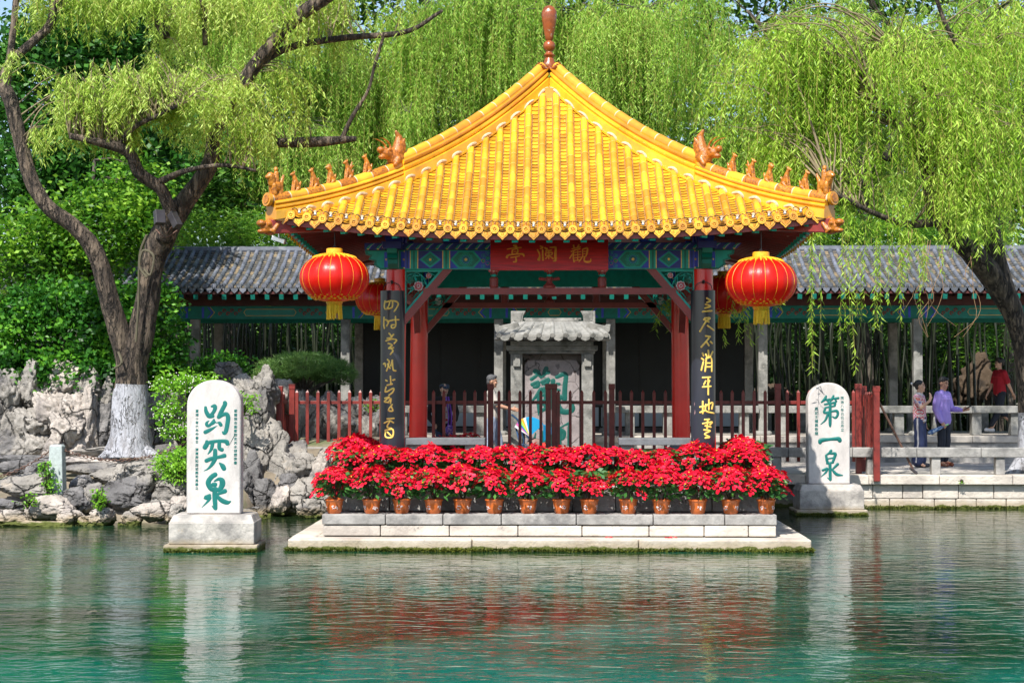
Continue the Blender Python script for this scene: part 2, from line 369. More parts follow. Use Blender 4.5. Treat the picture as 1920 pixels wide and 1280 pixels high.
# ------------------------------------------------------------------ setting: water, ground, paving
def sheet(name, x0, x1, y0, y1, z, m, kind='structure'):
    o = MB().add([(x0,y0,z),(x1,y0,z),(x1,y1,z),(x0,y1,z)], [(0,1,2,3)]).build(name, m); o['kind'] = kind; return o
def water_mat():
    m = bpy.data.materials.new('spring water'); m.use_nodes = True; t = m.node_tree; N = t.nodes; L = t.links
    b = N['Principled BSDF']; b.inputs['Roughness'].default_value = .02; b.inputs['IOR'].default_value = 1.33
    g = N.new('ShaderNodeNewGeometry')
    def nz(s, sc3, det, rg=.5, dist=0):
        mp = N.new('ShaderNodeMapping'); mp.inputs['Scale'].default_value = sc3; L.new(g.outputs['Position'], mp.inputs[0])
        n = N.new('ShaderNodeTexNoise'); n.inputs['Scale'].default_value = s; n.inputs['Detail'].default_value = det
        n.inputs['Roughness'].default_value = rg; n.inputs['Distortion'].default_value = dist; L.new(mp.outputs[0], n.inputs[0]); return n.outputs[0]
    r = N.new('ShaderNodeValToRGB'); e = r.color_ramp.elements
    e[0].position = .36; e[0].color = (.0, .020, .008, 1); e[1].position = .70; e[1].color = (.0, .105, .075, 1)
    k = e.new(.5); k.color = (.0, .044, .018, 1)
    sx = N.new('ShaderNodeSeparateXYZ'); L.new(g.outputs['Position'], sx.inputs[0])
    # the spring pool is deeper and bluer towards the viewer, shallow and brown at the stone edge
    mr = N.new('ShaderNodeMapRange'); L.new(sx.outputs[1], mr.inputs[0])
    for i, q in zip((1, 2, 3, 4), (12.5, 16.5, .17, -.03)): mr.inputs[i].default_value = q
    ad = N.new('ShaderNodeMath'); ad.operation = 'ADD'; L.new(nz(.5, (1, 1, 1), 3), ad.inputs[0]); L.new(mr.outputs[0], ad.inputs[1])
    L.new(ad.outputs[0], r.inputs[0])
    m2 = N.new('ShaderNodeMapRange'); L.new(sx.outputs[1], m2.inputs[0])
    for i, q in zip((1, 2, 3, 4), (21.0, 26.5, 0, .8)): m2.inputs[i].default_value = q
    x = N.new('ShaderNodeMix'); x.data_type = 'RGBA'; L.new(m2.outputs[0], x.inputs[0]); L.new(r.outputs[0], x.inputs[6]); x.inputs[7].default_value = (.016, .026, .009, 1)
    L.new(x.outputs[2], b.inputs['Base Color'])
    a = N.new('ShaderNodeMath'); a.operation = 'MULTIPLY_ADD'; a.inputs[1].default_value = .16
    L.new(nz(13, (1, 1.1, 1), 3, .55), a.inputs[0]); L.new(nz(4.2, (.62, 1.15, 1), 2.5, .5, .7), a.inputs[2])
    bp = N.new('ShaderNodeBump'); bp.inputs['Strength'].default_value = 1.0; bp.inputs['Distance'].default_value = .0125
    L.new(a.outputs[0], bp.inputs['Height']); L.new(bp.outputs[0], b.inputs['Normal'])
    return m
sheet('water', -14, 16, -6, 31.6, 0, water_mat())
gm = MB()
for x0, x1, y0, y1 in ((-400, -14, -300, 31), (16, 400, -300, 31), (-14, 16, -300, -6)):
    gm.box(x0, x1, y0, y1, -1.5, .5)
gm.box(-400, 400, 31.4, 700, -1.5, .56)
o = gm.build('ground', M['earth']); o['kind'] = 'structure'
# left bank terrain
rng = random.Random(3)
tv = []; nx, ny = 60, 40
def bankz(x, y):
    t = (y-27.0)/4.2; z = -.25 + 1.42*max(0, min(1, t))**.8
    z += .10*noise.noise(Vector((x*1.3, y*1.3, 0)))
    k = max(0, min(1, (-4.75-x)/.4)) if y < 29.3 else max(0, min(1, (-3.5-x)/.4))
    return z*k + (-.5)*(1-k) if y < 31 else z
for j in range(ny+1):
    for i in range(nx+1):
        x = -14+ i*(14-3.2)/nx; y = 26.6+j*(34.5-26.6)/ny
        tv.append((x, y, bankz(x, y)))
o = MB().add(tv, [(j*(nx+1)+i, j*(nx+1)+i+1, (j+1)*(nx+1)+i+1, (j+1)*(nx+1)+i) for j in range(ny) for i in range(nx)]).build('bank_ground', M['earth'], smooth=180)
o['kind'] = 'structure'
# walkway with coping: deck from Y 30.75
WZ = .61
wk = thing('walkway', 'pale stone walkway with coping between pavilion, fence and gallery', 'walkway', (2, 31, 0), kind='structure')
b = MB()
x = -5.0
while x < 14:
    l = rng.uniform(.9, 1.4); b.box(x+.004, x+l-.004, 30.72+rng.uniform(0, .012), 31.3, WZ-.17, WZ-rng.uniform(0, .004)); x += l
b.build('coping', M['stonel'], wk, bev=.012)
b = MB()
zc = -.3
for h in (.28, .2, .26):
    x = 5.35 + rng.uniform(-.3, 0)
    while x < 14:
        l = rng.uniform(.35, .8); b.box(x+.006, x+l-.006, 30.82+rng.uniform(0, .03), 31.3, zc+.005, zc+h-.005); x += l
    zc += h
b.build('retaining_wall', M['stonel'], wk, bev=.015)
b = MB().box(-5, 5.3, 31.35, 31.5, -.3, WZ-.18); b.build('rear_wall', M['stone'], wk)
b = MB()
y = 31.3
while y < 36.1:
    x = -5.2 - rng.uniform(0, .6)
    while x < 14.5:
        l = rng.uniform(.7, 1.1); b.box(x+.004, x+l-.004, y+.004, y+.596, WZ-.15, WZ-.004-rng.uniform(0, .004)); x += l
    y += .6
b.build('paving', M['pave'], wk, bev=.006)
# stone platform of the pavilion
YC = 26.84
pl = thing('stone_platform', 'tiered pale stone platform carrying the pavilion, rising from the water', 'platform', (0, YC, 0))
def course(b, x0, x1, y0, y1, z0, z1, lmin, lmax, jit=.006, gap=.005):
    """a ring of blocks round a rectangle"""
    for (a0, a1, horiz, fix) in ((x0, x1, True, y0), (x0, x1, True, y1-.35), (y0+.35, y1-.35, False, x0), (y0+.35, y1-.35, False, x1-.35)):
        a = a0
        while a < a1-.01:
            l = min(rng.uniform(lmin, lmax), a1-a)
            if a1-a-l < .25: l = a1-a
            j = rng.uniform(-jit, jit)
            if horiz: b.box(a+gap, a+l-gap, fix+j, fix+.345, z0+gap, z1-rng.uniform(0, gap))
            else: b.box(fix+j, fix+.345, a+gap, a+l-gap, z0+gap, z1-rng.uniform(0, gap))
            a += l
b = MB(); course(b, -3.52, 3.5, 22.9, 30.45, -.4, .165, 2.0, 2.6); b.box(-3.3, 3.3, 23.1, 30.3, -.4, .155); b.build('base_slab', M['stonel'], pl, bev=.02)
b = MB(); course(b, -3.1, 3.08, 23.3, 30.4, .165, .315, .55, 1.0, .014); b.build('lower_course', M['stonel'], pl, bev=.014)
b = MB(); course(b, -3.11, 3.09, 23.29, 30.41, .32, .468, .75, 1.15, .006); b.box(-2.8, 2.8, 23.5, 30.2, .3, .46); b.build('coping_course', M['stone'], pl, bev=.012)
b = MB(); course(b, -2.93, 2.93, 23.78, 30.3, .468, .83, .4, .8, .01); b.box(-2.6, 2.6, 24, 30, .5, .822); b.build('second_tier', M['stone'], pl, bev=.012)
b = MB(); course(b, -2.72, 2.72, 24.15, 29.9, .83, 1.10, .8, 1.2, .006); b.box(-2.4, 2.4, 24.4, 29.7, .85, 1.092); b.build('floor_tier', M['stoneg'], pl, bev=.012)
# moss fringe on the waterline
def fringe(name, segs, parent, n, seed, h=.035):
    r = np.random.default_rng(seed); Vs = []
    for (ax, ay, bx, by) in segs:
        L = math.hypot(bx-ax, by-ay); k = int(n*L); t = r.random(k)
        nxn, nyn = (by-ay)/L, -(bx-ax)/L
        p = np.stack([ax+(bx-ax)*t + nxn*r.uniform(0, .03, k), ay+(by-ay)*t + nyn*r.uniform(0, .03, k), r.uniform(-.005, h, k)], 1); Vs.append(p)
    p = np.concatenate(Vs) - np.array(wloc(parent)); k = len(p)
    d = r.normal(0, 1, (k, 3)); d[:, 2] = np.abs(d[:, 2])*.6; d /= np.linalg.norm(d, axis=1)[:, None]
    V, F = leafarr(p, d, r.uniform(.02, .05, k), r.uniform(.012, .025, k), r)
    o = link(name, fastmesh(name, V, F, MOSS), parent); return o
MOSS = leafmat('waterline moss', (.035, .05, .005), (.08, .10, .01), (.16, .17, .02), .2)
def leafarr(p, d, L, W, r, mid=.42):
    """diamond leaves: base p, unit direction d, lengths, widths"""
    n = len(p); q = r.normal(0, 1, (n, 3)); s = np.cross(d, q); s /= np.linalg.norm(s, axis=1)[:, None]+1e-9
    V = np.empty((n, 4, 3)); L = np.asarray(L)[:, None]; W = np.asarray(W)[:, None]
    V[:, 0] = p; V[:, 2] = p+d*L
    V[:, 1] = p+d*L*mid+s*W/2; V[:, 3] = p+d*L*mid-s*W/2
    return V.reshape(-1, 3), np.arange(n*4).reshape(-1, 4)
fringe('moss_fringe', [(-3.52, 22.9, 3.5, 22.9), (-3.52, 30.4, -3.52, 22.9), (3.5, 22.9, 3.5, 30.4)], pl, 500, 5)
fringe('moss_fringe', [(5.3, 30.84, 14, 30.84)], wk, 300, 6, .05)
# ------------------------------------------------------------------ pavilion
FL = 1.10
pv = thing('pavilion', 'red columned pavilion with curved yellow glazed tile roof on the stone platform', 'pavilion', (0, YC, FL))
_pc = np.polyfit([0, .9, 1.8, 2.7, 3.7], [7.02, 6.08, 5.36, 4.76, 4.27], 3)
def zc_(d): return float(np.polyval(_pc, d))
def zs(u, d):
    k = min(1.0, abs(u)/max(d, .05))
    return zc_(d) + .27*(d/3.7)**2*k**2.5 - FL
def de(u): return 3.60 + .10*(abs(u)/3.6)**3
def S(u, d, off=0):                       # point on the front slope, local to the pavilion, lifted by off along the normal
    e = .01; s = (zs(u, d+e)-zs(u, d-e))/(2*e); l = math.hypot(1, s)
    return Vector((u, -(d + off*(-s)/l), zs(u, d)+off/l))
SP = .213; NCOL = 34
b = MB(); G, O_, MO, GP, ST = 0, 1, 2, 3, 4
def half(b, u, d0, d1, r, mi, r2=None, off=.03, n=6):
    r2 = r2 or r; V = []
    for d, rr in ((d0, r), (d1, r2)):
        e = .01; s = (zs(u, d+e)-zs(u, d-e))/(2*e); l = math.hypot(1, s); c = S(u, d, off)
        nn = Vector((0, s/l, 1/l)) if False else Vector((0, -(-s)/l, 1/l))
        for k in range(n+1):
            q = math.pi*k/n; V.append(c+Vector((math.cos(q)*rr, 0, 0))+nn*math.sin(q)*rr*1.1)
    b.add(V, [(k, k+1, n+2+k, n+1+k) for k in range(n)], mi)
us = [(i-(NCOL-1)/2)*SP for i in range(NCOL)]
rr_ = random.Random(7)
for u in us:
    top = abs(u)+.15; d = de(u)
    if d-top < .12: top = d-.12
    first = True
    while d > top:
        l = .235 if not first else .12+.2*rr_.random(); d1 = max(top, d-l)
        half(b, u, d, d1+.010 if d1 > top else d1, .052+rr_.uniform(-.001, .001), G, .049)
        if d1 > top: half(b, u, d1+.010, d1, .0515, 6)
        d = d1; first = False
    for s_ in (-1, 1):                    # seam of mortar along the foot of the row
        V = []; dd = de(u); nn_ = 0
        while dd > top+.02:
            for q_ in (.046, .064): V.append(S(u+s_*q_, dd, .034 if q_ < .05 else .026+rr_.uniform(0, .003)))
            dd -= .15; nn_ += 1
        if nn_ > 1: b.add(V, [(2*k, 2*k+1, 2*k+3, 2*k+2) for k in range(nn_-1)], 7)
    # round end cap with raised rings, nail knob
    c = S(u, de(u), .035); c.y -= .012
    for (rad, dep, mi) in ((.058, .035, G), (.045, .038, O_), (.041, .040, G)):
        pts = [(math.cos(q)*rad, math.sin(q)*rad) for q in [2*math.pi*k/14 for k in range(14)]]
        b.prism(pts, lambda a, v, t, c=c: c+Vector((a, -t+.12*v, v-.005)), dep, -.02, mi)
    for k in range(5):
        q = k*1.256+rr_.random(); a0 = Vector((math.cos(q)*.027, -.044, math.sin(q)*.027)); a1 = Vector((math.cos(q+1.6)*.02, -.044, math.sin(q+1.6)*.02))
        b.tube([c+a0, c+a1], .004, 4, O_)
    kn = S(u, de(u)-.05, .085); b.cap(kn-Vector((0, 0, .02)), kn+Vector((0, 0, .018)), .02, .014, 8, O_)
for i in range(NCOL+1):
    u = (i-NCOL/2)*SP; top = abs(u)+.10; d = de(u); st = .074
    if d - top < .02 and abs(u) > 3.4:
        top = d-.1
    k = 0; st0 = st*(.4+.6*rr_.random())
    while d > top and k < 80:
        d1 = max(d-(st0 if k == 0 else st), top); V = []
        hw = min(SP/2, max(.02, SP/2))
        for dd, of in ((d1, .002), (d, .014)):
            for j in range(5):
                a = (j/4-.5)*2; V.append(S(u+a*hw*.8, dd, of+.022*a*a))
        for j in range(5):
            a = (j/4-.5)*2; V.append(S(u+a*hw*.8, d, .022*a*a+.000))
        b.add(V, [(j, j+5, j+6, j+1) for j in range(4)], G)
        b.add(V, [(j+5, j+10, j+11, j+6) for j in range(4)], GP)
        d = d1; k += 1
    # drip tile: pointed shield with a raised border
    c = S(u, de(u), .0); c.y -= .03
    sh = [(-.093, .045), (-.07, .005), (-.035, -.01), (0, -.015), (.035, -.01), (.07, .005), (.093, .045), (.088, -.02), (.06, -.062), (.03, -.085), (0, -.118), (-.03, -.085), (-.06, -.062), (-.088, -.02)]
    b.prism(sh, lambda a, v, t, c=c: c+Vector((a, -t+.15*v, v)), .012, -.010, G)
    sh2 = [(a*.78, (v+.03)*.78-.03) for a, v in sh]
    b.prism(sh2, lambda a, v, t, c=c: c+Vector((a, -t+.15*v, v)), .017, .010, O_)
    sh3 = [(a*.70, (v+.03)*.70-.03) for a, v in sh]
    b.prism(sh3, lambda a, v, t, c=c: c+Vector((a, -t+.15*v, v)), .0195, .015, G)
    for k in range(4):
        q = rr_.uniform(-.045, .045); b.tube([c+Vector((q, -.023, -.02+rr_.uniform(-.02, .01))), c+Vector((q*.4, -.027, -.06+rr_.uniform(-.02, .01)))], .004, 4, O_)
    # lamp bulb in the gap
    if abs(u) < 3.45:
        q = S(u, de(u)-.04, .07); b.ell(q, (.028, .024, .028), ST, 8); b.box(q.x-.017, q.x+.017, q.y-.012, q.y+.03, q.z+.022, q.z+.055, MO)
        for s_ in (-1, 1):
            b.tube(cr([q, q+Vector((s_*.04, -.02, .045)), q+Vector((s_*.07, -.01, .06)), q+Vector((s_*.105, 0, .045))], 3), .006, 4, 5)
# scalloped mortar along the ridge foot
for s_ in (-1, 1):
    pts = []
    for i in range(NCOL//2, NCOL):
        u = us[i]
        if de(u)-(abs(u)+.15) < .05: break
        m_ = u-SP/2
        pts.append(S(s_*m_, abs(m_)+.115, .03)); pts.append(S(s_*u, abs(u)+.155, .10)); pts.append(S(s_*(u+.06), abs(u)+.20, .05))
    pts.append(S(s_*3.62, 3.68, .03))
    b.tube(cr(pts, 3), .021, 6, MO)
b.box(-.14, .14, -.30, -.12, zc_(.2)-FL-.14, zc_(.2)-FL+.06, G)
slope = b.build('roof_slope', [M['glaze'], M['glaze_o'], M['mortar'], M['gap'], M['steel'], M['wire'], M['joint'], M['seam']], pv, smooth=50, local=True)
def rot4(o, ks=(1, 2, 3)):
    out = []
    for k in ks:
        c = copy_tree(o, pv); c.rotation_euler = (0, 0, k*math.pi/2); out.append(c)
    return out
# roof body under the tiles (closes the gap between tile surface and soffit)
b = MB(); n = 14; V = []
for j in range(n+1):
    d = 3.55*j/n
    for i in range(13):
        a = (i/12-.5)*2; V.append(S(a*d, max(d, .02), -.035))
b.add(V, [(j*13+i, (j+1)*13+i, (j+1)*13+i+1, j*13+i+1) for j in range(n) for i in range(12)])
body = b.build('roof_board', M['maroon'], pv, local=True, smooth=180)
# soffit and rafters
b = MB()
for i in range(31):
    a = (i-15)/15; uo = a*3.5; ui = a*2.1
    po = Vector((uo, -(de(uo)-.10), zs(uo, de(uo))-.085)); pi_ = Vector((ui, -2.0, 4.62-FL+.02*abs(a)))
    b.bar(pi_, po, .075, .085, 0)
    d_ = (po-pi_).normalized()
    if i % 1 == 0: b.bar(po-d_*.01, po+d_*.05, .083, .09, 1)
for i in range(24):
    a0 = (i/24-.5)*2; a1 = ((i+1)/24-.5)*2; Q = []
    for a in (a0, a1):
        uo = a*3.56; Q += [Vector((uo, -(de(uo)-.06), zs(uo, de(uo))-.035)), Vector((a*2.1, -2.0, 4.68-FL))]
    b.add(Q, [(0, 2, 3, 1)], 0)
pts = [Vector((a*3.6, -(de(a*3.6)-.03), zs(a*3.6, de(a*3.6))-.075)) for a in [k/15-1 for k in range(31)]]
for p0, p1 in zip(pts, pts[1:]): b.bar(p0, p1, .05, .07, 0)
raf = b.build('rafters', [M['maroon'], M['teal']], pv, local=True)
# hip ridge along the front-left diagonal
b = MB()
def ridge(b, d0, d1, H, n):
    prof = [(.135, -.06), (.135, .14), (.10, .16), (.125, .20), (.125, .235), (.092, .26), (.118, .30), (.118, .33), (.085, .355)] if H > .3 else \
           [(.125, -.06), (.125, .08), (.09, .095), (.115, .125), (.115, .15), (.085, .17), (.11, .195), (.11, .215), (.08, .235)]
    prof = prof + [(-w_, h_) for w_, h_ in reversed(prof)]; V = []; m_ = len(prof); ii = 1/math.sqrt(2)
    for i in range(n+1):
        d = d0+(d1-d0)*i/n; zb = zs(d, d)
        for w_, h_ in prof: V.append((-d+w_*ii, -d-w_*ii, zb+h_*(H/.36 if H > .3 else H/.25)*.86))
    F = [(i*m_+k, i*m_+k+1, (i+1)*m_+k+1, (i+1)*m_+k) for i in range(n) for k in range(m_-1)]
    F += [tuple(range(m_)), tuple(n*m_+k for k in reversed(range(m_)))]
    b.add(V, F, 0)
    # top roll of short tiles with mortar joints
    L = .26; k = int((d1-d0)/(L*ii)); 
    for i in range(k):
        a = d0+(d1-d0)*i/k; c = d0+(d1-d0)*(i+1)/k
        q = [Vector((-t, -t, zs(t, t)+H*.90)) for t in (a+.008, (a+c)/2, c-.004)]
        b.tube(q, [.083, .080, .078], 12, 1 if (H < .3 and i % 2) else 0)
        b.tube([Vector((-t, -t, zs(t, t)+H*.90)) for t in (c-.006, c+.010)], .079, 12, 2, caps=False)
ridge(b, .10, 2.18, .36, 30); ridge(b, 2.16, 3.78, .25, 24)
zt = zs(3.8, 3.8)
b.lathe([(.001, -.02), (.095, -.02), (.1, 0), (.095, .03), (.001, .03)], (0, 0, 0), 16, 0) if False else None
tip = Vector((-3.80, -3.80, zt+.225)); b.tube([tip, tip+Vector((-.035, -.035, .006))], .095, 16, 0); b.tube([tip+Vector((-.03, -.03, .006)), tip+Vector((-.042, -.042, .008))], .06, 16, 1)
b.prism([(-.11, .0), (.11, .0), (.10, .14), (-.10, .14)], lambda a, v, t: Vector((-3.74-t*.7+a*.7, -3.74-t*.7-a*.7, zt-.06+v)), .03, -.15, 0)
hip = b.build('hip_ridge', [M['glaze'], M['glaze_o'], M['mortar']], pv, local=True, smooth=40, fix=True)
# ridge beasts
def beast(kind):
    b = MB()
    if kind == 'rider':
        b.ell((0, 0, .09), (.085, .05, .07)); b.cap((-.06, 0, .12), (-.08, 0, .20), .045, .05); b.ell((-.11, 0, .19), (.04, .035, .03))
        b.cap((.06, 0, .12), (.10, 0, .22), .03, .015); b.cap((.0, 0, .15), (.0, 0, .24), .035, .03); b.ell((-.005, 0, .285), (.026, .026, .032))
        b.cap((-.04, .03, .0), (-.05, .03, .1), .03, .03); b.cap((-.04, -.03, .0), (-.05, -.03, .1), .03, .03); b.cap((.05, .0, .0), (.05, .0, .1), .045, .04)
    elif kind == 'dragon':
        b.ell((0, 0, .12), (.16, .085, .13)); b.ell((-.16, 0, .16), (.11, .07, .075)); b.ell((-.26, 0, .20), (.05, .05, .045)); b.ell((-.24, 0, .11), (.05, .05, .03))
        b.cap((.02, 0, .2), (.05, 0, .38), .085, .05); b.cap((.05, 0, .38), (.0, 0, .46), .05, .02); b.cap((.08, 0, .15), (.13, 0, .30), .06, .03)
        for s_ in (-1, 1):
            b.ell((-.15, s_*.055, .21), (.03, .02, .025))
            pts = cr([(-.12, s_*.04, .22), (-.16, s_*.05, .29), (-.25, s_*.06, .335), (-.33, s_*.065, .345)], 4); b.tube(pts, [.02-.016*i/(len(pts)-1) for i in range(len(pts))], 7)
            b.cap((-.02, s_*.07, .1), (-.08, s_*.08, .02), .04, .03)
            for k in range(4): b.cap((.0+.03*k, s_*.05, .15+.03*k), (.03+.02*k, s_*.06, .28+.03*k), .02, .012)
    elif kind == 'mouth':
        b.ell((0, 0, 0), (.14, .085, .11)); b.ell((-.13, 0, .05), (.07, .07, .05)); b.ell((-.12, 0, -.06), (.07, .06, .035)); b.cap((.0, 0, .08), (.08, 0, .12), .05, .03)
        for s_ in (-1, 1):
            b.ell((-.05, s_*.07, .04), (.035, .03, .035)); b.cap((.02, s_*.08, -.04), (.08, s_*.08, .04), .03, .03); b.cap((-.02, s_*.08, -.05), (.02, s_*.085, -.08), .02, .02)
    else:
        h = {'dog': 0, 'bird': 1, 'lion': 2, 'fish': 3}[kind]
        b.cap((.03, 0, .03), (.0, 0, .12), .04, .036); b.cap((0, 0, .12), (-.025, 0, .18), .036, .026)
        b.ell((-.04, 0, .205), (.032, .024, .026)); b.ell((-.068, 0, .197), (.018, .014, .013))
        for s_ in (-1, 1):
            b.cap((-.02, s_*.018, .12), (-.04, s_*.018, .0), .016, .014); b.cap((.03, s_*.025, .04), (-.01, s_*.028, .0), .024, .014)
            b.cap((-.03, s_*.015, .22), (-.02, s_*.018, .25), .010, .004)
        b.cap((.05, 0, .03), (.075, 0, .12), .022, .012)
        if h == 2: b.ell((-.03, 0, .20), (.042, .034, .042))
        if h == 1: b.cap((.03, 0, .10), (.09, 0, .04), .025, .012)
        if h == 3: b.cap((.02, 0, .10), (.06, 0, .22), .024, .008); b.cap((.03, 0, .14), (.09, 0, .18), .02, .006)
    return sculpt(b, .006 if kind not in ('dragon', 'mouth') else .009, M['glaze_o'], kind, 1)
BE = {k: beast(k) for k in ('rider', 'dog', 'bird', 'lion', 'fish', 'dragon', 'mouth')}
def onridge(kind, d, H, s=1.0, dz=0, nm='ridge_figure'):
    o = link(nm, BE[kind], hip); o.location = (-d, -d, zs(d, d)+H+dz); o.rotation_euler = (0, 0, R(45)); o.scale = (s,)*3; return o
onridge('rider', 3.72, .285, 1.2)
for kd, d in (('dog', 3.49), ('bird', 3.27), ('lion', 3.06), ('fish', 2.84), ('dog', 2.60)): onridge(kd, d, .285, 1.12)
onridge('dragon', 2.22, .22, 1.12, nm='dragon_ornament')
q = onridge('mouth', 3.80, -.15, 1.0, nm='corner_beast')
rot4(slope); rot4(body); rot4(raf); rot4(hip)
# corner beams
b = MB(); b.bar((-1.9, -1.9, 4.62-FL), (-3.80, -3.80, zs(3.7, 3.7)-.17), .16, .19)
cb = b.build('corner_beam', M['maroon'], pv, local=True, bev=.01); rot4(cb)
# finial
b = MB(); z0 = zc_(.0)-FL
b.lathe([(r_*.86, z_) for r_, z_ in [(.05, .18), (.14, .20), (.15, .24), (.10, .30), (.09, .34), (.075, .36), (.11, .40), (.075, .43), (.06, .46), (.10, .50), (.115, .55), (.10, .60), (.055, .63), (.075, .66), (.08, .70), (.11, .82), (.135, .95), (.145, 1.03), (.135, 1.10), (.09, 1.165), (.04, 1.19), (.001, 1.195)]], (0, 0, z0), 24)
for k in range(4):
    q = R(45+90*k); c = Vector((math.cos(q), math.sin(q), 0)); t = Vector((-c.y, c.x, 0))
    for k2 in range(-2, 3):
        pts = [Vector((0, 0, z0+.20))+c*.04+t*k2*.03, Vector((0, 0, z0+.16))+c*.13+t*k2*.045, Vector((0, 0, z0+.19-.012*abs(k2)))+c*.20+t*k2*.045, Vector((0, 0, z0+.26-.03*abs(k2)))+c*.235+t*k2*.04]
        b.tube(cr(pts, 4), .026, 8)
b.build('finial', M['finial'], pv, local=True, smooth=60)
# columns and boards
CX = 2.24
for sx in (-1, 1):
    for sy in (-1, 1):
        b = MB(); lean = .03
        pts = [(sx*CX, sy*CX, 0+i*.35) for i in range(9)]
        b.tube([(sx*(CX-lean*i/8), sy*(CX-lean*i/8), .10+i*.36) for i in range(9)], [.155-.012*i/8 for i in range(9)], 28)
        c = b.build('column', M['red'], pv, local=True, smooth=50)
        b = MB(); b.lathe([(.24, 0), (.25, .03), (.22, .07), (.18, .105), (.01, .105)], (sx*CX, sy*CX, 0), 24); b.build('column_base', M['slate'], c, local=True, smooth=40)
# painted beams, one drawn and turned to the four sides
mats = [M['teal'], M['teal_d'], M['blue'], M['blue_d'], M['gold'], M['white'], M['pink'], M['maroon'], M['goldline']]
T_, TD, B_, BD, GO, WH, PK, MR, GL = range(9)
b = MB(); ZB0, ZB1, ZB2 = 3.89-FL, 4.165-FL, 4.265-FL; yf = -CX-.09
b.box(-CX+.1, CX-.1, -CX-.085, -CX+.085, ZB0, ZB1, T_); b.box(-CX-.42, CX+.42, -CX-.13, -CX+.13, ZB1+.004, ZB2, BD)
def flat(poly, layer, mi, base=yf+.002): b.prism(poly, lambda x, z, t: Vector((x, t, z)), base-layer*.0025, base+.004, mi)
def rect(x0, x1, z0, z1, layer, mi): flat([(x0, z0), (x1, z0), (x1, z1), (x0, z1)], layer, mi)
def disc(x, z, r, layer, mi, n=14): flat([(x+r*math.cos(2*math.pi*k/n), z+r*math.sin(2*math.pi*k/n)) for k in range(n)], layer, mi)
def ngon(x, z, rx, rz, n, layer, mi): flat([(x+rx*math.cos(2*math.pi*k/n), z+rz*math.sin(2*math.pi*k/n)) for k in range(n)], layer, mi)
hz = (ZB1-ZB0)/2; zm = (ZB0+ZB1)/2
rect(-CX+.12, CX-.12, ZB0+.012, ZB1-.012, 1, B_)
for s_ in (-1, 1):
    def X(a): return s_*(CX-.14-a)
    def rc(a0, a1, z0, z1, l, m_): rect(min(X(a0), X(a1)), max(X(a0), X(a1)), z0, z1, l, m_)
    rc(0, .02, ZB0+.01, ZB1-.01, 2, GO); rc(.02, .09, ZB0+.01, ZB1-.01, 2, B_); rc(.045, .065, ZB0+.01, ZB1-.01, 3, BD); rc(.09, .102, ZB0+.01, ZB1-.01, 2, GO)
    rc(.102, .20, ZB0+.01, ZB1-.01, 2, T_); rc(.135, .165, ZB0+.01, ZB1-.01, 3, TD); rc(.20, .212, ZB0+.01, ZB1-.01, 2, GO)
    rc(.212, .56, ZB0+.01, ZB1-.01, 2, BD); cx = X(.386)
    ngon(cx, zm, .172, hz*.95, 4, 3, B_); ngon(cx, zm, .15, hz*.86, 4, 4, T_); ngon(cx, zm, .115, hz*.66, 4, 5, TD)
    for k in range(4): disc(cx+.028*math.cos(k*1.571), zm+.028*math.sin(k*1.571), .022, 6, T_); disc(cx+.028*math.cos(k*1.571), zm+.028*math.sin(k*1.571), .017, 7, TD)
    disc(cx, zm, .018, 8, GO)
    rc(.56, .572, ZB0+.01, ZB1-.01, 3, GO); rc(.572, .66, ZB0+.01, ZB1-.01, 3, T_); rc(.60, .63, ZB0+.01, ZB1-.01, 4, TD); rc(.66, .672, ZB0+.01, ZB1-.01, 3, GO)
    cx = X(.90)
    ngon(cx, zm, .225, hz*1.02, 6, 3, T_); ngon(cx, zm, .19, hz*.86, 6, 4, TD)
    for k in range(10): q = k*.628; disc(cx+.08*math.cos(q), zm+.08*math.sin(q), .026, 5, T_); disc(cx+.08*math.cos(q), zm+.08*math.sin(q), .020, 6, TD); disc(cx+.08*math.cos(q), zm+.08*math.sin(q), .010, 7, T_)
    disc(cx, zm, .062, 8, T_); disc(cx, zm, .056, 9, B_)
    for k in range(8): q = k*.785; disc(cx+.036*math.cos(q), zm+.036*math.sin(q), .014, 10, TD)
    disc(cx, zm, .02, 11, GO)
    for k in range(9):                       # small scrolls filling the blue ground
        for j in (-1, 0, 1):
            x_ = X(1.15+.062*k); z_ = zm+j*.075+(.02 if k % 2 else -.02)
            disc(x_, z_, .03, 3, T_ if (k+j) % 3 else GL, 10); disc(x_, z_, .025, 4, B_ if (k//2+j) % 2 else TD, 10); disc(x_+.006, z_, .012, 5, T_, 8)
rect(-.46, .46, ZB0+.02, ZB1-.02, 4, TD); ngon(0, zm, .62, hz*.95, 6, 3, B_)
flat([(-.44, zm), (-.38, zm+.09), (.38, zm+.09), (.44, zm), (.38, zm-.09), (-.38, zm-.09)], 6, T_); flat([(-.42, zm), (-.37, zm+.08), (.37, zm+.08), (.42, zm), (.37, zm-.08), (-.37, zm-.08)], 7, TD)
yf2 = -CX-.13
x = -CX-.40
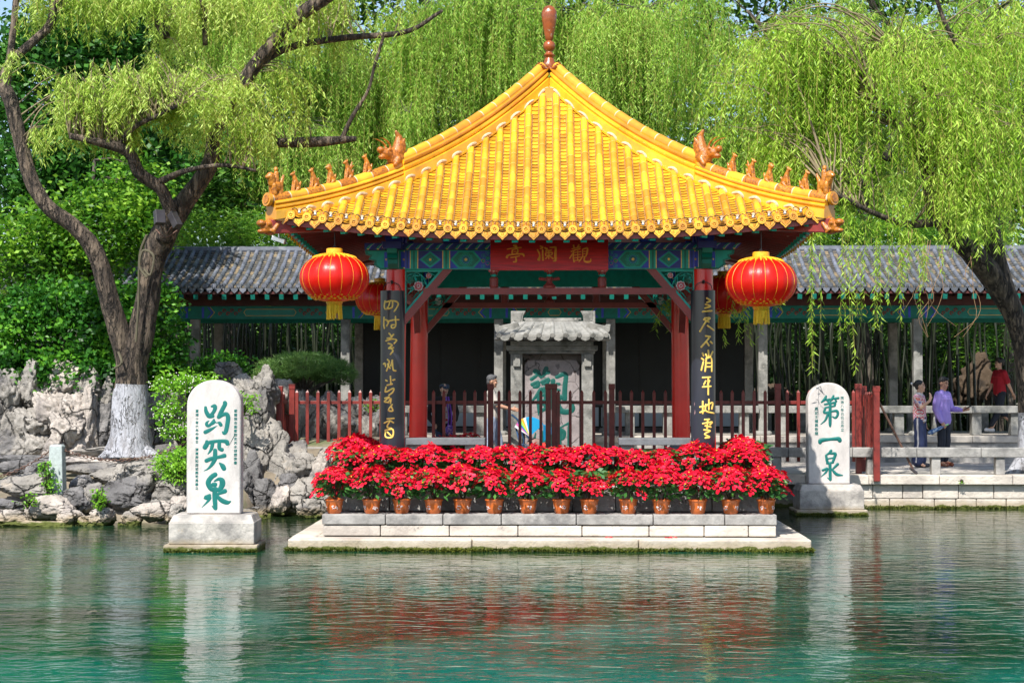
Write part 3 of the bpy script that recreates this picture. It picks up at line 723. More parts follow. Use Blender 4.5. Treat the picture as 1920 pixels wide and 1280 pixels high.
while x < CX+.38:
    f_ = lambda a, z, t: Vector((a, t, z))
    b.prism([(x, ZB1+.015), (x+.03, ZB1+.012), (x+.07, ZB1+.045), (x+.12, ZB1+.085), (x+.09, ZB2-.008), (x+.04, ZB1+.06)], f_, yf2-.003, yf2+.002, T_)
    b.prism([(x+.045, ZB1+.018), (x+.07, ZB1+.016), (x+.105, ZB1+.055), (x+.14, ZB1+.085), (x+.125, ZB2-.006), (x+.08, ZB1+.062)], f_, yf2-.004, yf2+.002, B_)
    b.prism([(x+.036, ZB1+.012), (x+.044, ZB1+.012), (x+.082, ZB1+.06), (x+.125, ZB2-.008), (x+.117, ZB2-.008), (x+.074, ZB1+.062)], f_, yf2-.006, yf2+.002, WH)
    b.box(x+.02, x+.045, yf2-.006, yf2, ZB1+.004, ZB1+.02, GO)
    x += .142
# carved beam ends past the columns
for s_ in (-1, 1):
    f_ = lambda a, z, t: Vector((s_*(CX+.12+a), t, z))
    b.prism([(0, ZB0), (0, ZB1), (.30, ZB1), (.29, ZB1-.06), (.22, ZB1-.08), (.25, ZB1-.13), (.16, ZB1-.15), (.17, ZB1-.21), (.08, ZB0)], f_, -CX-.07, -CX+.07, TD)
    b.prism([(0, ZB0+.02), (0, ZB1-.015), (.26, ZB1-.015), (.26, ZB1-.045), (.19, ZB1-.07), (.21, ZB1-.12), (.13, ZB1-.14), (.13, ZB1-.2), (.07, ZB0+.02)], f_, -CX-.074, -CX-.06, T_)
# lower rail, vases, corner brackets with peony
b.box(-1.82, 1.82, -CX-.05, -CX+.05, 3.53-FL, 3.62-FL, MR)
for x_, w_ in ((-.80, .07), (0, .05), (.76, .07)):
    pr = [(.055, 0), (.065, .03), (.06, .1), (w_*.9, .14), (.035, .17), (.055, .2), (.05, .27)] if w_ > .06 else [(.085, 0), (.09, .03), (.05, .07), (.04, .10), (.05, .14), (.03, .18), (.04, .27)]
    pr = [(r_, z_*1.0) for r_, z_ in pr]
    b.lathe(pr, (x_, -CX, 3.62-FL), 12, MR)
    b.ell((x_, -CX-.045, 3.80-FL), (.045, .02, .022), T_, 8)
    for k in (-1, 0, 1): b.ell((x_+k*.045, -CX-.04, 3.86-FL+.012*abs(k)), (.035, .02, .028), PK, 8); b.ell((x_+k*.045, -CX-.055, 3.868-FL+.012*abs(k)), (.02, .012, .014), WH, 8)
    if w_ < .06:
        for k in (-1, 1): b.cap((x_, -CX, 3.74-FL), (x_+k*.13, -CX, 3.755-FL), .02, .026, 8, MR)
for s_ in (-1, 1):
    f_ = lambda a, z, t, s_=s_: Vector((s_*(CX-.14-a), t, ZB0-z))
    A, C_ = .56, .66
    for poly in ([(0, 0), (A, 0), (A-.05, .035), (0, .035)], [(0, .03), (.035, .03), (.035, C_-.03), (0, C_+.02)]): b.prism(poly, f_, -CX-.03, -CX+.03, T_)
    for k in range(1): b.prism([(A+.02, 0), (A-.03, 0), (0, C_-.04), (0, C_+.02)], f_, -CX-.03, -CX+.03, T_)
    b.prism([(A+.14, 0), (A+.01, 0), (-.01, C_+.02), (-.01, C_+.17)], f_, -CX-.05, -CX+.05, MR)
    rg = random.Random(4)
    for k in range(34):                       # pierced foliage carving
        a = rg.uniform(.05, A-.1); z_ = rg.uniform(.05, C_-.1)
        if a/A+z_/C_ > .88: continue
        q = rg.uniform(0, 3.14); l = rg.uniform(.04, .09)
        p0 = f_(a-math.cos(q)*l, z_-math.sin(q)*l, -CX+rg.uniform(-.015, .015)); p1 = f_(a+math.cos(q)*l, z_+math.sin(q)*l, -CX+rg.uniform(-.015, .015))
        b.tube([p0, (p0+p1)/2+Vector((0, -.006, .012)), p1], [.003, .013, .003], 5, T_ if k % 3 else TD)
    for a, z_, r_ in ((.21, .24, .072), (.36, .09, .042)):
        c = f_(a, z_, -CX-.025)
        for k in range(8):
            q = k*.785; b.ell(c+Vector((math.cos(q)*r_*.65, 0, math.sin(q)*r_*.65)), (r_*.36, .012, r_*.36), WH, 8); b.ell(c+Vector((math.cos(q)*r_*.55, -.006, math.sin(q)*r_*.55)), (r_*.3, .012, r_*.3), PK, 8)
        b.ell(c+Vector((0, -.01, 0)), (r_*.4, .016, r_*.4), WH, 8); b.ell(c+Vector((0, -.016, 0)), (r_*.26, .016, r_*.26), PK, 8)
# blue bracket blocks above the beam
for x_ in (-1.42, -.0, 1.42, -2.24, 2.24):
    b.prism([(-.11, .0), (.11, .0), (.13, .07), (.10, .20), (-.10, .20), (-.13, .07)], lambda a, z, t, x_=x_: Vector((x_+a, t, ZB2+.012+z)), -CX-.10, -CX+.10, B_)
    b.box(x_-.045, x_+.045, -CX-.106, -CX-.09, ZB2+.10, ZB2+.125, WH)
    for s_ in (-1, 1): b.tube(cr([(x_+s_*.12, -CX, ZB2+.2), (x_+s_*.25, -CX, ZB2+.14), (x_+s_*.36, -CX, ZB2+.2)], 4), .028, 6, TD)
b.box(-2.3, 2.3, -CX-.06, -CX+.06, ZB2+.21, ZB2+.30, MR)
beam = b.build('painted_beam', mats, pv, local=True); rot4(beam)
# column heads (painted collars)
for sx in (-1, 1):
    for sy in (-1, 1):
        b = MB(); b.tube([(sx*CX*.992, sy*CX*.992, ZB0-.0), (sx*CX*.992, sy*CX*.992, ZB1+.0)], .168, 20, TD)
        for k in range(8):
            q = R(45*k); c = Vector((sx*CX*.992+math.cos(q)*.172, sy*CX*.992+math.sin(q)*.172, (ZB0+ZB1)/2)); Mt = Matrix.Translation(c) @ Matrix.Rotation(q, 4, 'Z')
            b.box(-.004, .006, -.045, .045, -.11, .11, B_ if k % 2 else T_, Mt); b.box(.005, .010, -.014, .014, -.014, .014, GO, Mt)
            b.box(-.0, .009, .05, .056, -.12, .12, WH, Mt)
        b.build('column_head', mats, pv, local=True, smooth=30)
# ceiling inside
b = MB().box(-2.0, 2.0, -2.0, 2.0, 4.50-FL, 4.54-FL); b.build('ceiling_board', M['maroon'], pv, local=True)
# stone seats at the sides of the opening
st = thing('stone_bench', 'blue grey stone bench beside the left column inside the pavilion', 'bench', (-1.55, 24.75, FL), group='stone benches in the pavilion')
b = MB(); b.box(-.55, .62, -.16, .18, .26, .36); b.build('seat', M['slate'], st, local=True, bev=.01)
for x_ in (-.42, .42): MB().box(x_-.09, x_+.09, -.11, .12, 0, .26).build('support', M['stoneg'], st, local=True, bev=.01)
s2 = copy_tree(st); s2.location = (1.55, 24.75, FL); s2['label'] = 'blue grey stone bench beside the right column inside the pavilion'
# ------------------------------------------------------------------ lettering
def strokes(b, st, fn, mi=0, depth=.35, n=8):
    """brush strokes [(x, y, r), ...] smoothed and laid as low rounded ridges; fn(x, y) -> (origin, scale, right, up, out)"""
    for s_ in st:
        q = cr(s_, 5) if len(s_) > 1 else [s_[0], s_[0]]
        pts = []; rad = []
        a, c = q[0], q[1]; L = math.hypot(c[0]-a[0], c[1]-a[1]) or 1; dx, dy = (a[0]-c[0])/L, (a[1]-c[1])/L
        for t in (.92, .7, .35): pts.append((a[0]+dx*a[2]*t, a[1]+dy*a[2]*t)); rad.append(a[2]*math.sqrt(1-t*t))
        for k in q: pts.append((k[0], k[1])); rad.append(max(k[2], .5))
        a, c = q[-1], q[-2]; L = math.hypot(c[0]-a[0], c[1]-a[1]) or 1; dx, dy = (a[0]-c[0])/L, (a[1]-c[1])/L
        for t in (.35, .7, .92): pts.append((a[0]+dx*a[2]*t, a[1]+dy*a[2]*t)); rad.append(a[2]*math.sqrt(1-t*t))
        V = []; m_ = len(pts); half_ = 6
        for i, (p, r_) in enumerate(zip(pts, rad)):
            p0 = pts[max(i-1, 0)]; p1 = pts[min(i+1, m_-1)]; tx, ty = p1[0]-p0[0], p1[1]-p0[1]; l = math.hypot(tx, ty) or 1; nx_, ny_ = -ty/l, tx/l
            for k in range(half_+1):
                q_ = math.pi*k/half_; V.append(fn(p[0]+nx_*r_*math.cos(q_), p[1]+ny_*r_*math.cos(q_), math.sin(q_)*r_*depth))
        h = half_+1
        F = [(i*h+k, i*h+k+1, (i+1)*h+k+1, (i+1)*h+k) for i in range(m_-1) for k in range(half_)]
        b.add(V, F, mi)
S_BAO = [[(285,290,38),(300,400,52),(350,500,58),(400,555,58),(500,550,50)],[(470,265,30),(550,245,52),(570,310,55),(540,400,50),(480,490,50),(420,550,55)],
 [(400,685,8),(330,740,35),(320,800,45),(370,845,40),(450,790,42),(520,730,58),(535,665,32)],[(535,700,40),(600,748,15),(640,745,16),(700,755,45),(745,815,48)],
 [(280,1030,53),(400,970,50),(500,920,35),(580,870,20),(640,845,5)],[(860,150,55),(870,190,58),(800,330,58),(740,450,60),(680,580,52)],
 [(680,580,50),(800,510,52),(910,490,55),(960,590,60),(945,750,60),(920,900,58),(890,1010,58),(840,1055,52),(780,1005,7)]]
S_TU = [[(180,105,24),(178,150,36),(150,200,35)],[(185,130,25),(260,112,28),(380,95,24),(500,105,32),(520,140,30)],[(275,140,28),(262,210,26),(235,265,18),(200,312,7)],
 [(385,125,28),(388,215,28),(430,240,30)],[(318,250,30),(318,330,33),(312,400,33),(262,490,25),(200,555,14),(135,588,5)],[(175,420,30),(260,385,30),(380,360,26),(470,338,33)],[(395,462,14),(440,505,35),(465,550,34)]]
S_QUAN = [[(320,648,35),(260,690,36),(208,770,38),(225,840,38),(270,890,35),(340,900,32),(400,885,34),(440,810,42),(430,745,40),(380,722,26),(310,758,12)],[(288,812,30),(322,812,32)],
 [(318,880,35),(315,1010,36),(322,1120,34),(328,1205,30)],[(328,1205,28),(300,1195,16),(268,1160,4)],[(230,990,24),(165,1030,34),(235,1025,26),(200,1090,18),(105,1188,4)],[(365,970,20),(430,940,30),(480,920,35)],[(350,990,20),(390,1040,30),(450,1085,36),(525,1108,32),(575,1092,12)]]
S_DI = [[(207,158,9),(195,185,13),(165,212,7)],[(195,192,9),(240,185,9)],[(275,155,9),(262,182,12),(240,205,7)],[(268,180,9),(318,175,11)],[(215,195,8),(232,215,9)],[(290,185,8),(300,205,9)],
 [(195,232,9),(250,222,9),(288,218,11),(285,245,10)],[(200,262,8),(240,254,8),(285,246,9)],[(202,262,9),(190,308,11),(250,297,9),(303,292,12),(313,325,11),(292,355,10),(265,345,6)],[(245,215,11),(243,320,13),(243,400,13),(243,432,9)],[(225,315,11),(200,375,9),(158,414,4)]]
S_YI = [[(150,578,16),(160,560,18),(240,550,13),(315,545,17),(330,560,18)]]
S_QUAN2 = [[(250,655,12),(235,675,11),(200,697,6)],[(205,700,10),(213,745,12),(222,772,9)],[(240,680,9),(288,682,13),(280,720,12),(264,762,11)],[(222,728,7),(268,720,7)],[(212,770,9),(268,762,9)],[(240,775,13),(241,860,13),(243,918,12)],[(243,922,10),(215,900,3)],[(175,832,11),(213,818,11),(203,850,9),(156,895,3)],[(310,777,12),(275,812,9),(255,828,6)],[(258,826,8),(300,870,13),(355,880,5)]]
S_TING = [[(300,145,22),(340,160,26),(330,195,14)],[(170,220,9),(300,195,12),(435,190,11)],[(272,235,14),(264,290,17),(278,318,13)],[(280,228,9),(362,215,13),(372,265,17),(350,303,14)],[(300,268,7),(340,264,7)],[(280,312,8),(360,305,8)],[(165,375,24),(195,335,17),(350,315,12),(470,315,17),(488,350,18)],[(240,380,11),(340,365,12),(405,350,10)],[(335,375,13),(342,430,17),(335,460,19),(290,465,13)]]
S_LAN = [[(800,160,13),(845,185,17),(800,212,10)],[(745,235,13),(772,280,17)],[(780,290,15),(788,350,15),(770,420,30)],[(890,195,18),(930,215,15)],[(845,240,17),(845,330,17),(850,425,21)],[(985,185,11),(1080,182,17),(1090,210,21),(1085,330,25),(1088,430,24),(1050,450,14)],
 [(905,270,9),(1010,238,11)],[(962,235,10),(962,330,11),(960,405,9)],[(897,300,12),(903,345,12)],[(900,300,9),(1020,285,14),(1020,330,11)],[(905,347,8),(1015,332,8)],[(950,352,11),(900,402,13)],[(975,352,9),(1040,402,17)],[(900,250,8),(930,235,10)]]
S_GUAN = [[(1430,150,17),(1440,190,11)],[(1530,140,15),(1502,188,11)],[(1400,215,9),(1560,180,11)],[(1385,265,13),(1480,232,11),(1550,215,11)],[(1440,255,9),(1400,330,12),(1357,395,13)],[(1430,290,12),(1425,380,13),(1440,460,17)],[(1430,290,8),(1570,270,8)],[(1440,340,8),(1560,322,8)],[(1440,390,8),(1560,373,8)],[(1450,440,9),(1560,430,9)],[(1510,255,9),(1510,440,9)],
 [(1605,222,11),(1690,202,17),(1685,300,15),(1662,360,12)],[(1602,232,11),(1602,360,11)],[(1612,268,7),(1680,262,7)],[(1612,312,7),(1678,306,7)],[(1602,365,8),(1665,358,8)],[(1592,372,13),(1562,430,11),(1530,465,7)],[(1640,370,13),(1632,440,17),(1680,468,19),(1748,455,17),(1755,412,10)]]
S_GUAN2 = [[(225,240,26),(260,260,26),(300,320,12)],[(180,340,20),(240,295,18),(270,270,12)],[(365,205,24),(350,255,28),(320,305,14)],[(395,255,20),(335,262,18)],[(190,405,22),(258,378,22),(255,425,24),(210,440,16)],[(312,375,20),(390,340,22),(370,390,20),(320,402,14)],
 [(300,465,24),(235,560,18),(160,640,5)],[(265,500,16),(265,690,15),(268,795,5)],[(350,450,20),(320,505,12)],[(270,560,14),(370,522,20)],[(300,610,14),(370,600,14)],[(280,670,12),(370,655,14)],[(290,745,22),(370,700,18)],[(350,480,14),(350,720,16)],
 [(500,310,22),(580,275,26),(615,300,24),(602,420,26),(596,590,28)],[(450,360,26),(445,520,20),(440,605,10)],[(500,395,14),(530,400,15)],[(500,470,14),(530,480,15)],[(500,560,28),(580,570,28)],[(440,600,12),(435,700,14)],[(520,600,24),(520,680,28),(560,740,32),(640,748,30),(700,705,26),(660,560,4)]]
S_LAN2 = [[(260,900,22),(290,950,24)],[(340,1000,20),(345,1250,24)],[(230,1020,6),(215,1140,16),(250,1290,16)],[(430,905,14),(430,1290,18)],[(560,940,9),(620,908,12),(662,900,20),(650,1000,16),(648,1290,14)],[(535,960,22),(535,1090,24)],[(540,960,14),(590,1010,22),(580,1080,18),(540,1100,16)],[(500,1160,20),(540,1145,16)],[(500,1200,20),(590,1195,18)],[(540,1100,14),(540,1290,16)]]
r5 = lambda pts, r=6.3: [(x, y, r) for x, y in pts]
C_L = [r5(q) for q in ([(90,100),(84,145),(92,165)],[(100,108),(140,98),(180,104),(196,125),(180,160),(166,182)],[(130,105),(120,140),(104,165)],[(152,110),(148,150),(118,162)],
 [(82,230),(80,290),(85,318)],[(95,250),(120,265),(105,300)],[(110,265),(160,252),(200,250)],[(175,225),(176,300),(150,318),(142,296),(165,290)],
 [(125,360),(145,390),(110,400)],[(160,368),(130,405)],[(100,420),(150,405),(184,415),(165,440)],[(118,440),(150,455),(120,480),(160,475)],[(142,482),(155,500),(136,528)],
 [(78,605),(90,600),(95,625)],[(112,570),(126,590),(105,660)],[(112,605),(132,640)],[(152,575),(138,620)],[(150,575),(158,650),(178,660)],
 [(136,705),(140,770)],[(98,735),(108,741)],[(155,735),(170,730)],[(110,775),(150,765)],[(100,790),(96,830),(160,800),(155,830),(125,855)],
 [(90,880),(130,870),(86,905),(115,912)],[(118,915),(140,880),(136,920)],[(150,930),(120,975),(156,980),(145,950)],
 [(110,1045),(165,1040)],[(86,1078),(130,1060),(160,1075)],[(130,1065),(110,1110),(145,1120)],[(95,1135),(155,1130),(152,1190),(98,1190),(95,1140)],[(110,1150),(142,1180)])]
C_R = [r5(q, 7) for q in ([(175,80),(205,100),(175,115)],[(165,130),(205,145),(160,160)],[(142,188),(215,180)],[(158,240),(202,240),(165,270),(120,345)],[(150,250),(190,270)],[(180,300),(232,335)],
 [(165,382),(202,388)],[(190,400),(130,470)],[(172,430),(190,458)],[(205,428),(218,440)],[(140,520),(146,540)],[(130,560),(148,575)],[(130,655),(146,590)],[(186,498),(190,545)],[(165,528),(175,550)],[(222,508),(205,545)],[(170,560),(160,665)],[(170,562),(212,560),(215,665)],[(175,600),(205,600)],[(175,630),(205,630)],
 [(140,715),(202,712)],[(165,742),(150,770)],[(196,740),(180,770)],[(140,790),(206,785)],[(185,720),(185,850)],[(118,950),(150,944)],[(140,905),(140,1000)],[(120,992),(156,980)],[(165,930),(165,980),(230,1000)],[(160,945),(220,915),(215,965)],[(190,890),(190,970)],
 [(155,1050),(192,1048)],[(140,1082),(215,1070),(200,1090)],[(180,1055),(175,1120)],[(160,1100),(205,1110)],[(150,1132),(200,1140),(155,1165),(195,1190),(160,1196)])]
def glyphs(text, size, spacing, material, name, parent, loc, rot, col=True, extrude=.003, bold=0):
    """small inscription set in a built-in face, converted to mesh"""
    cu = bpy.data.curves.new(name, 'FONT'); cu.body = '\n'.join(text) if col else text; cu.size = size; cu.space_line = spacing; cu.extrude = extrude
    cu.align_x = 'CENTER'; cu.offset = bold; cu.resolution_u = 2
    o = bpy.data.objects.new('work', cu); COL.objects.link(o); dg = bpy.context.evaluated_depsgraph_get(); dg.update()
    me = bpy.data.meshes.new_from_object(o.evaluated_get(dg), depsgraph=dg); bpy.data.objects.remove(o)
    me.materials.clear(); me.materials.append(material); me.transform(Matrix.Translation(loc) @ rot.to_4x4())
    return link(name, me, parent)
RX = Matrix.Rotation(R(90), 3, 'X')
# plaque 亭 瀾 觀
pq = thing('name_plaque', 'dark red wooden name plaque with orange characters hung under the front eave', 'plaque', (0, 24.30, 3.87))
tl = Matrix.Rotation(R(-7), 3, 'X')
b = MB(); b.box(-.84, .84, -.02, .03, -.01, .44, 0, tl.to_4x4()); b.build('board', M['plaque'], pq, local=True, bev=.006)
k_ = 1/10.105/sc(24.3)
def f(x, y, t): return tl @ Vector(((x/10.105+930-1026)/sc(24.3), -.021-t*k_, (505-445-y/10.105)/sc(24.3)))
for q_ in (S_TING, S_LAN, S_GUAN): b = MB(); strokes(b, q_, f, 0, .55); b.build('character', M['orange'], pq, local=True, smooth=60)
# couplet boards
for s_, C_, reg, lab in ((-1, C_L, 700, 'curved black board with gold cursive characters on the left front column'), (1, C_R, 1285, 'curved black board with gold characters and flaking lower edge on the right front column')):
    cxp = (734 if s_ < 0 else 1320); Yb = 24.6; X0 = P(cxp, 700, Yb-.2).x
    t_ = thing('couplet_board', lab, 'couplet board', (X0, Yb, 1.33), group='couplet boards on the front columns')
    b = MB(); n = 14; r0, r1 = .20, .182; V = []
    for z in (0, 2.25):
        for rr in (r0, r1):
            for k in range(n+1):
                q = R(-90-72+144*k/n); V.append((rr*.92*math.cos(q), rr*.9*math.sin(q), z))
    h = n+1
    F = [(k, k+1, 2*h+k+1, 2*h+k) for k in range(n)]+[(h+k+1, h+k, 3*h+k, 3*h+k+1) for k in range(n)]+[(2*h+k, 2*h+k+1, 3*h+k+1, 3*h+k) for k in range(n)]+[(k+1, k, h+k, h+k+1) for k in range(n)]
    F += [(0, 2*h, 3*h, h), (n, h+n, 3*h+n, 2*h+n)]
    b.add(V, F); b.build('board', M['black'], t_, local=True, smooth=35)
    def f(x, y, t, r0=r0, reg=reg, cxp=cxp):
        px = reg+x/4.267; py = 540+y/4.267; a = (px-cxp)/sc(24.4); a = max(-.16, min(.16, a)); q = math.asin(a/(r0*.92))
        rr = r0+.001+t/4.267/sc(24.4)
        return Vector((math.sin(q)*rr*.92, -math.cos(q)*rr*.9, CAMZ-(py-718)/sc(24.4)-1.33))
    bd = [0, 200, 340, 545, 675, 865, 1010, 1300] if s_ < 0 else [0, 220, 365, 480, 690, 870, 1020, 1300]
    for y0_, y1_ in zip(bd, bd[1:]):
        b = MB(); strokes(b, [q for q in C_ if y0_ <= sum(p[1] for p in q)/len(q) < y1_], f, 0, .5); b.build('character', M['lettergold'], t_, local=True, smooth=60)
    b = MB(); b.tube(cr([(-.13, -.12, 2.25), (-.10, -.16, 2.33), (0, -.17, 2.37), (.10, -.16, 2.33), (.13, -.12, 2.25)], 4), .006, 5); b.cap((0, -.15, 2.36), (0, -.18, 2.38), .02, .02, 8)
    b.build('hanger', M['dkmetal'], t_, local=True)
# ------------------------------------------------------------------ steles
def stele(px0, px1, ytop, ybot, Y, rz, bx0, bx1, bybot, label, st_fn, left, right, seed, k2):
    s_ = sc(Y); cx = P((px0+px1)/2, 900, Y).x; wd = (px1-px0)/s_; z0 = CAMZ-(ybot-718)/s_; z1 = CAMZ-(ytop-718)/s_
    t_ = thing('inscribed_stele', label, 'stele', (cx, Y, 0), rz, group='round-topped inscribed steles')
    hw = wd/2*.985; th = .13; zz = z1-hw*.92; pts = [(-hw, z0), (hw, z0)]
    pts += [(hw*math.cos(R(a)), zz+hw*.92*math.sin(R(a))) for a in range(0, 181, 9)]
    b = MB(); b.prism(pts, lambda a, z, t: Vector((a, t, z)), -th, th); b.build('slab', M['stele'], t_, local=True, bev=.02, smooth=30, fix=True)
    bw0 = (px0+px1)/2-bx0; bw0 /= s_; bw1 = (bx1-(px0+px1)/2)/s_
    b = MB(); dx = .05
    V = [(-bw0+dx, -.30, z0), (bw1-dx, -.30, z0), (bw1-dx, .30, z0), (-bw0+dx, .30, z0), (-bw0+.01, -.36, z0-.09), (bw1-.01, -.36, z0-.09), (bw1-.01, .36, z0-.09), (-bw0+.01, .36, z0-.09)]
    b.add(V, [(0, 1, 2, 3), (4, 5, 1, 0), (5, 6, 2, 1), (6, 7, 3, 2), (7, 4, 0, 3)]); b.box(-bw0, bw1, -.37, .37, .10, z0-.09)
    b.box(-bw0-.06, bw1+.05, -.42, .42, -.5, .098)
    bo = b.build('base', M['stonem'], t_, local=True, bev=.015)
    fringe('moss_fringe', [(cx-bw0-.06, Y-.42, cx+bw1+.05, Y-.42)], t_, 500, seed)
    for c in KIDS[t_.name]:
        if c.name.startswith('moss'): c.location = (0, 0, 0)
    for q_ in range(3): b = MB(); st_fn(b, cx, s_, th, q_); b.build('character', M['lettergreen'], t_, local=True, smooth=60)
    for txt, (lx, ly, size) in ((left, k2[0]), (right, k2[1])):
        p = Vector(((lx-(px0+px1)/2)/s_, -th-.001, CAMZ-(ly-718)/s_))
        glyphs(txt, size/s_, k2[2], M['lettergreen'], 'inscription', t_, p, RX, bold=.0006)
    return t_
def fnA(b, cx, s_, th, i):
    mid = 403.5
    def f1(x, y, t): return Vector(((370+x/16-mid)/s_, -th-.0005-t/16/s_, CAMZ-(745+y/16-718)/s_))
    def f2(x, y, t): return Vector(((370+x/8.83-mid)/s_, -th-.0005-t/8.83/s_, CAMZ-(815+y/8.83-718)/s_))
    strokes(b, [[(x_, y_, r_*1.13+.6) for x_, y_, r_ in s1] for s1 in (S_BAO, S_TU, S_QUAN)[i]], f2 if i else f1, 0, .10)
def fnB(b, cx, s_, th, i):
    mid = 1552.5
    def f1(x, y, t): return Vector(((1505+x/4.92-mid)/s_, -th-.0005-t/4.92/s_, CAMZ-(710+y/4.92-718)/s_))
    strokes(b, [[(x_, y_, r_*1.12) for x_, y_, r_ in s1] for s1 in (S_DI, S_YI, S_QUAN2)[i]], f1, 0, .35)
stele(352, 455, 712, 962, 23.1, R(2), 326, 484, 1030, 'tall round-topped white stele with three green characters, standing in the water', fnA,
      '嘉靖十有六年仲春日　濟南府知歷城縣司馬泰立', '都察院右副都御史天水胡纘宗書', 11, ((372, 772, 6.0), (444, 772, 6.2), 1.2))
stele(1513, 1592, 717, 905, 29.6, R(1), 1493, 1612, 962, 'smaller round-topped white stele with three green characters beside the walkway wall', fnB,
      '歷城王鍾霖敬題', '同治八年己巳三月立', 12, ((1529, 768, 6.6), (1577, 748, 6.4), 1.15))
# ------------------------------------------------------------------ gallery behind
GY, GYB, GF = 36.5, 39.1, 1.15
ga = thing('covered_gallery', 'long grey tiled covered gallery on square stone posts behind the pavilion', 'gallery', (1, 37.8, WZ))
fx = [P(px, 700, GY).x for px in (76, 366, 648, 935, 1145, 1430, 1720, 2010)]
b = MB(); b.box(-13, 15, GY-.75, GYB+.6, WZ-.2, GF-.13); b.build('plinth', M['stone'], ga)
b = MB(); x = -13
while x < 15:
    l = rng.uniform(.9, 1.5); b.box(x+.004, x+l-.004, GY-.8, GY-.2, GF-.128, GF-.001); b.box(x+.004, x+l-.004, GY-.195, GYB+.6, GF-.128, GF-.004); x += l
b.build('floor', M['pave'], ga, bev=.008)
for i, x in enumerate(fx):
    for yy, px in ((GY, None), (GYB, None)):
        if yy == GYB and x > 20: continue
        b = MB(); b.box(x-.095, x+.095, yy-.095, yy+.095, GF, 3.62); b.lathe([(.2, 0), (.2, .05), (.15, .09), (.01, .09)], (x, yy, GF), 8)
        b.build('post', M['stoneg'], ga, bev=.012)
# painted beam with scroll ends
b = MB(); zt0, zt1 = 3.63, 3.90
b.box(-13, 15, GY-.06, GY+.06, zt0, zt1, 0); b.box(-13, 15, GYB-.06, GYB+.06, zt0, zt1, 1)
fp = lambda a, z, t: Vector((a, t, z))
for i in range(len(fx)-1):
    x0, x1 = fx[i]+.1, fx[i+1]-.1; zc0 = (zt0+zt1)/2; y_ = GY-.06
    def q(poly, l, mi): b.prism(poly, fp, y_-.003*l, y_+.002, mi)
    q([(x0, zt0+.02), (x1, zt0+.02), (x1, zt1-.02), (x0, zt1-.02)], 1, 0)
    for s_, xa in ((1, x0), (-1, x1)):
        q([(xa+s_*a, z) for a, z in ((.05, zt0+.02), (.10, zt0+.02), (.10, zt1-.02), (.05, zt1-.02))], 2, 2)
        q([(xa+s_*a, z) for a, z in ((.16, zt0+.02), (.20, zt0+.02), (.30, zc0), (.20, zt1-.02), (.16, zt1-.02), (.26, zc0))], 2, 2)
        q([(xa+s_*a, z) for a, z in ((.22, zt0+.02), (.235, zt0+.02), (.335, zc0), (.235, zt1-.02), (.22, zt1-.02), (.32, zc0))], 2, 3)
        for k in range(6):
            cx = xa+s_*(.44+.085*k); cz = zc0+(.035 if k % 2 else -.03)
            b.tube([Vector((cx+.04*math.cos(a)*(1-a/9), y_-.006, cz+.045*math.sin(a)*(1-a/9))) for a in [j*.7 for j in range(9)]], .012, 4, 4)
    q([(x0+1.0, zt0+.06), (x1-1.0, zt0+.06), (x1-.95, zc0), (x1-1.0, zt1-.06), (x0+1.0, zt1-.06), (x0+.95, zc0)], 2, 3)
    q([(x0+1.0, zt0+.072), (x1-1.0, zt0+.072), (x1-.965, zc0), (x1-1.0, zt1-.072), (x0+1.0, zt1-.072), (x0+.965, zc0)], 3, 1)
b.build('painted_beam', [M['teal_m'], M['teal_d'], M['blue'], M['goldline'], M['maroon']], ga)
# purlin, rafters, eave board
b = MB(); b.box(-13, 15, GY-.09, GY+.09, zt1+.01, zt1+.20, 0)
x = -12.8
while x < 15:
    b.bar((x, GY-.98, 4.05), (x, GY+.6, 4.62), .085, .09, 0); b.bar((x, GY-.985, 4.048), (x, GY-.955, 4.058), .09, .105, 1); b.bar((x, GYB+1, 4.05), (x, GYB-.6, 4.62), .085, .09, 0); x += .30
b.box(-13, 15, GY-.99, GY-.93, 4.11, 4.16, 0)
b.add([(-13, GY-.9, 4.14), (15, GY-.9, 4.14), (15, GY+1.3, 5.02), (-13, GY+1.3, 5.02), (15, GYB+.9, 4.14), (-13, GYB+.9, 4.14)], [(0, 1, 2, 3), (3, 2, 4, 5)], 0)
b.build('rafters', [M['maroon_shade'], M['teal_m']], ga)
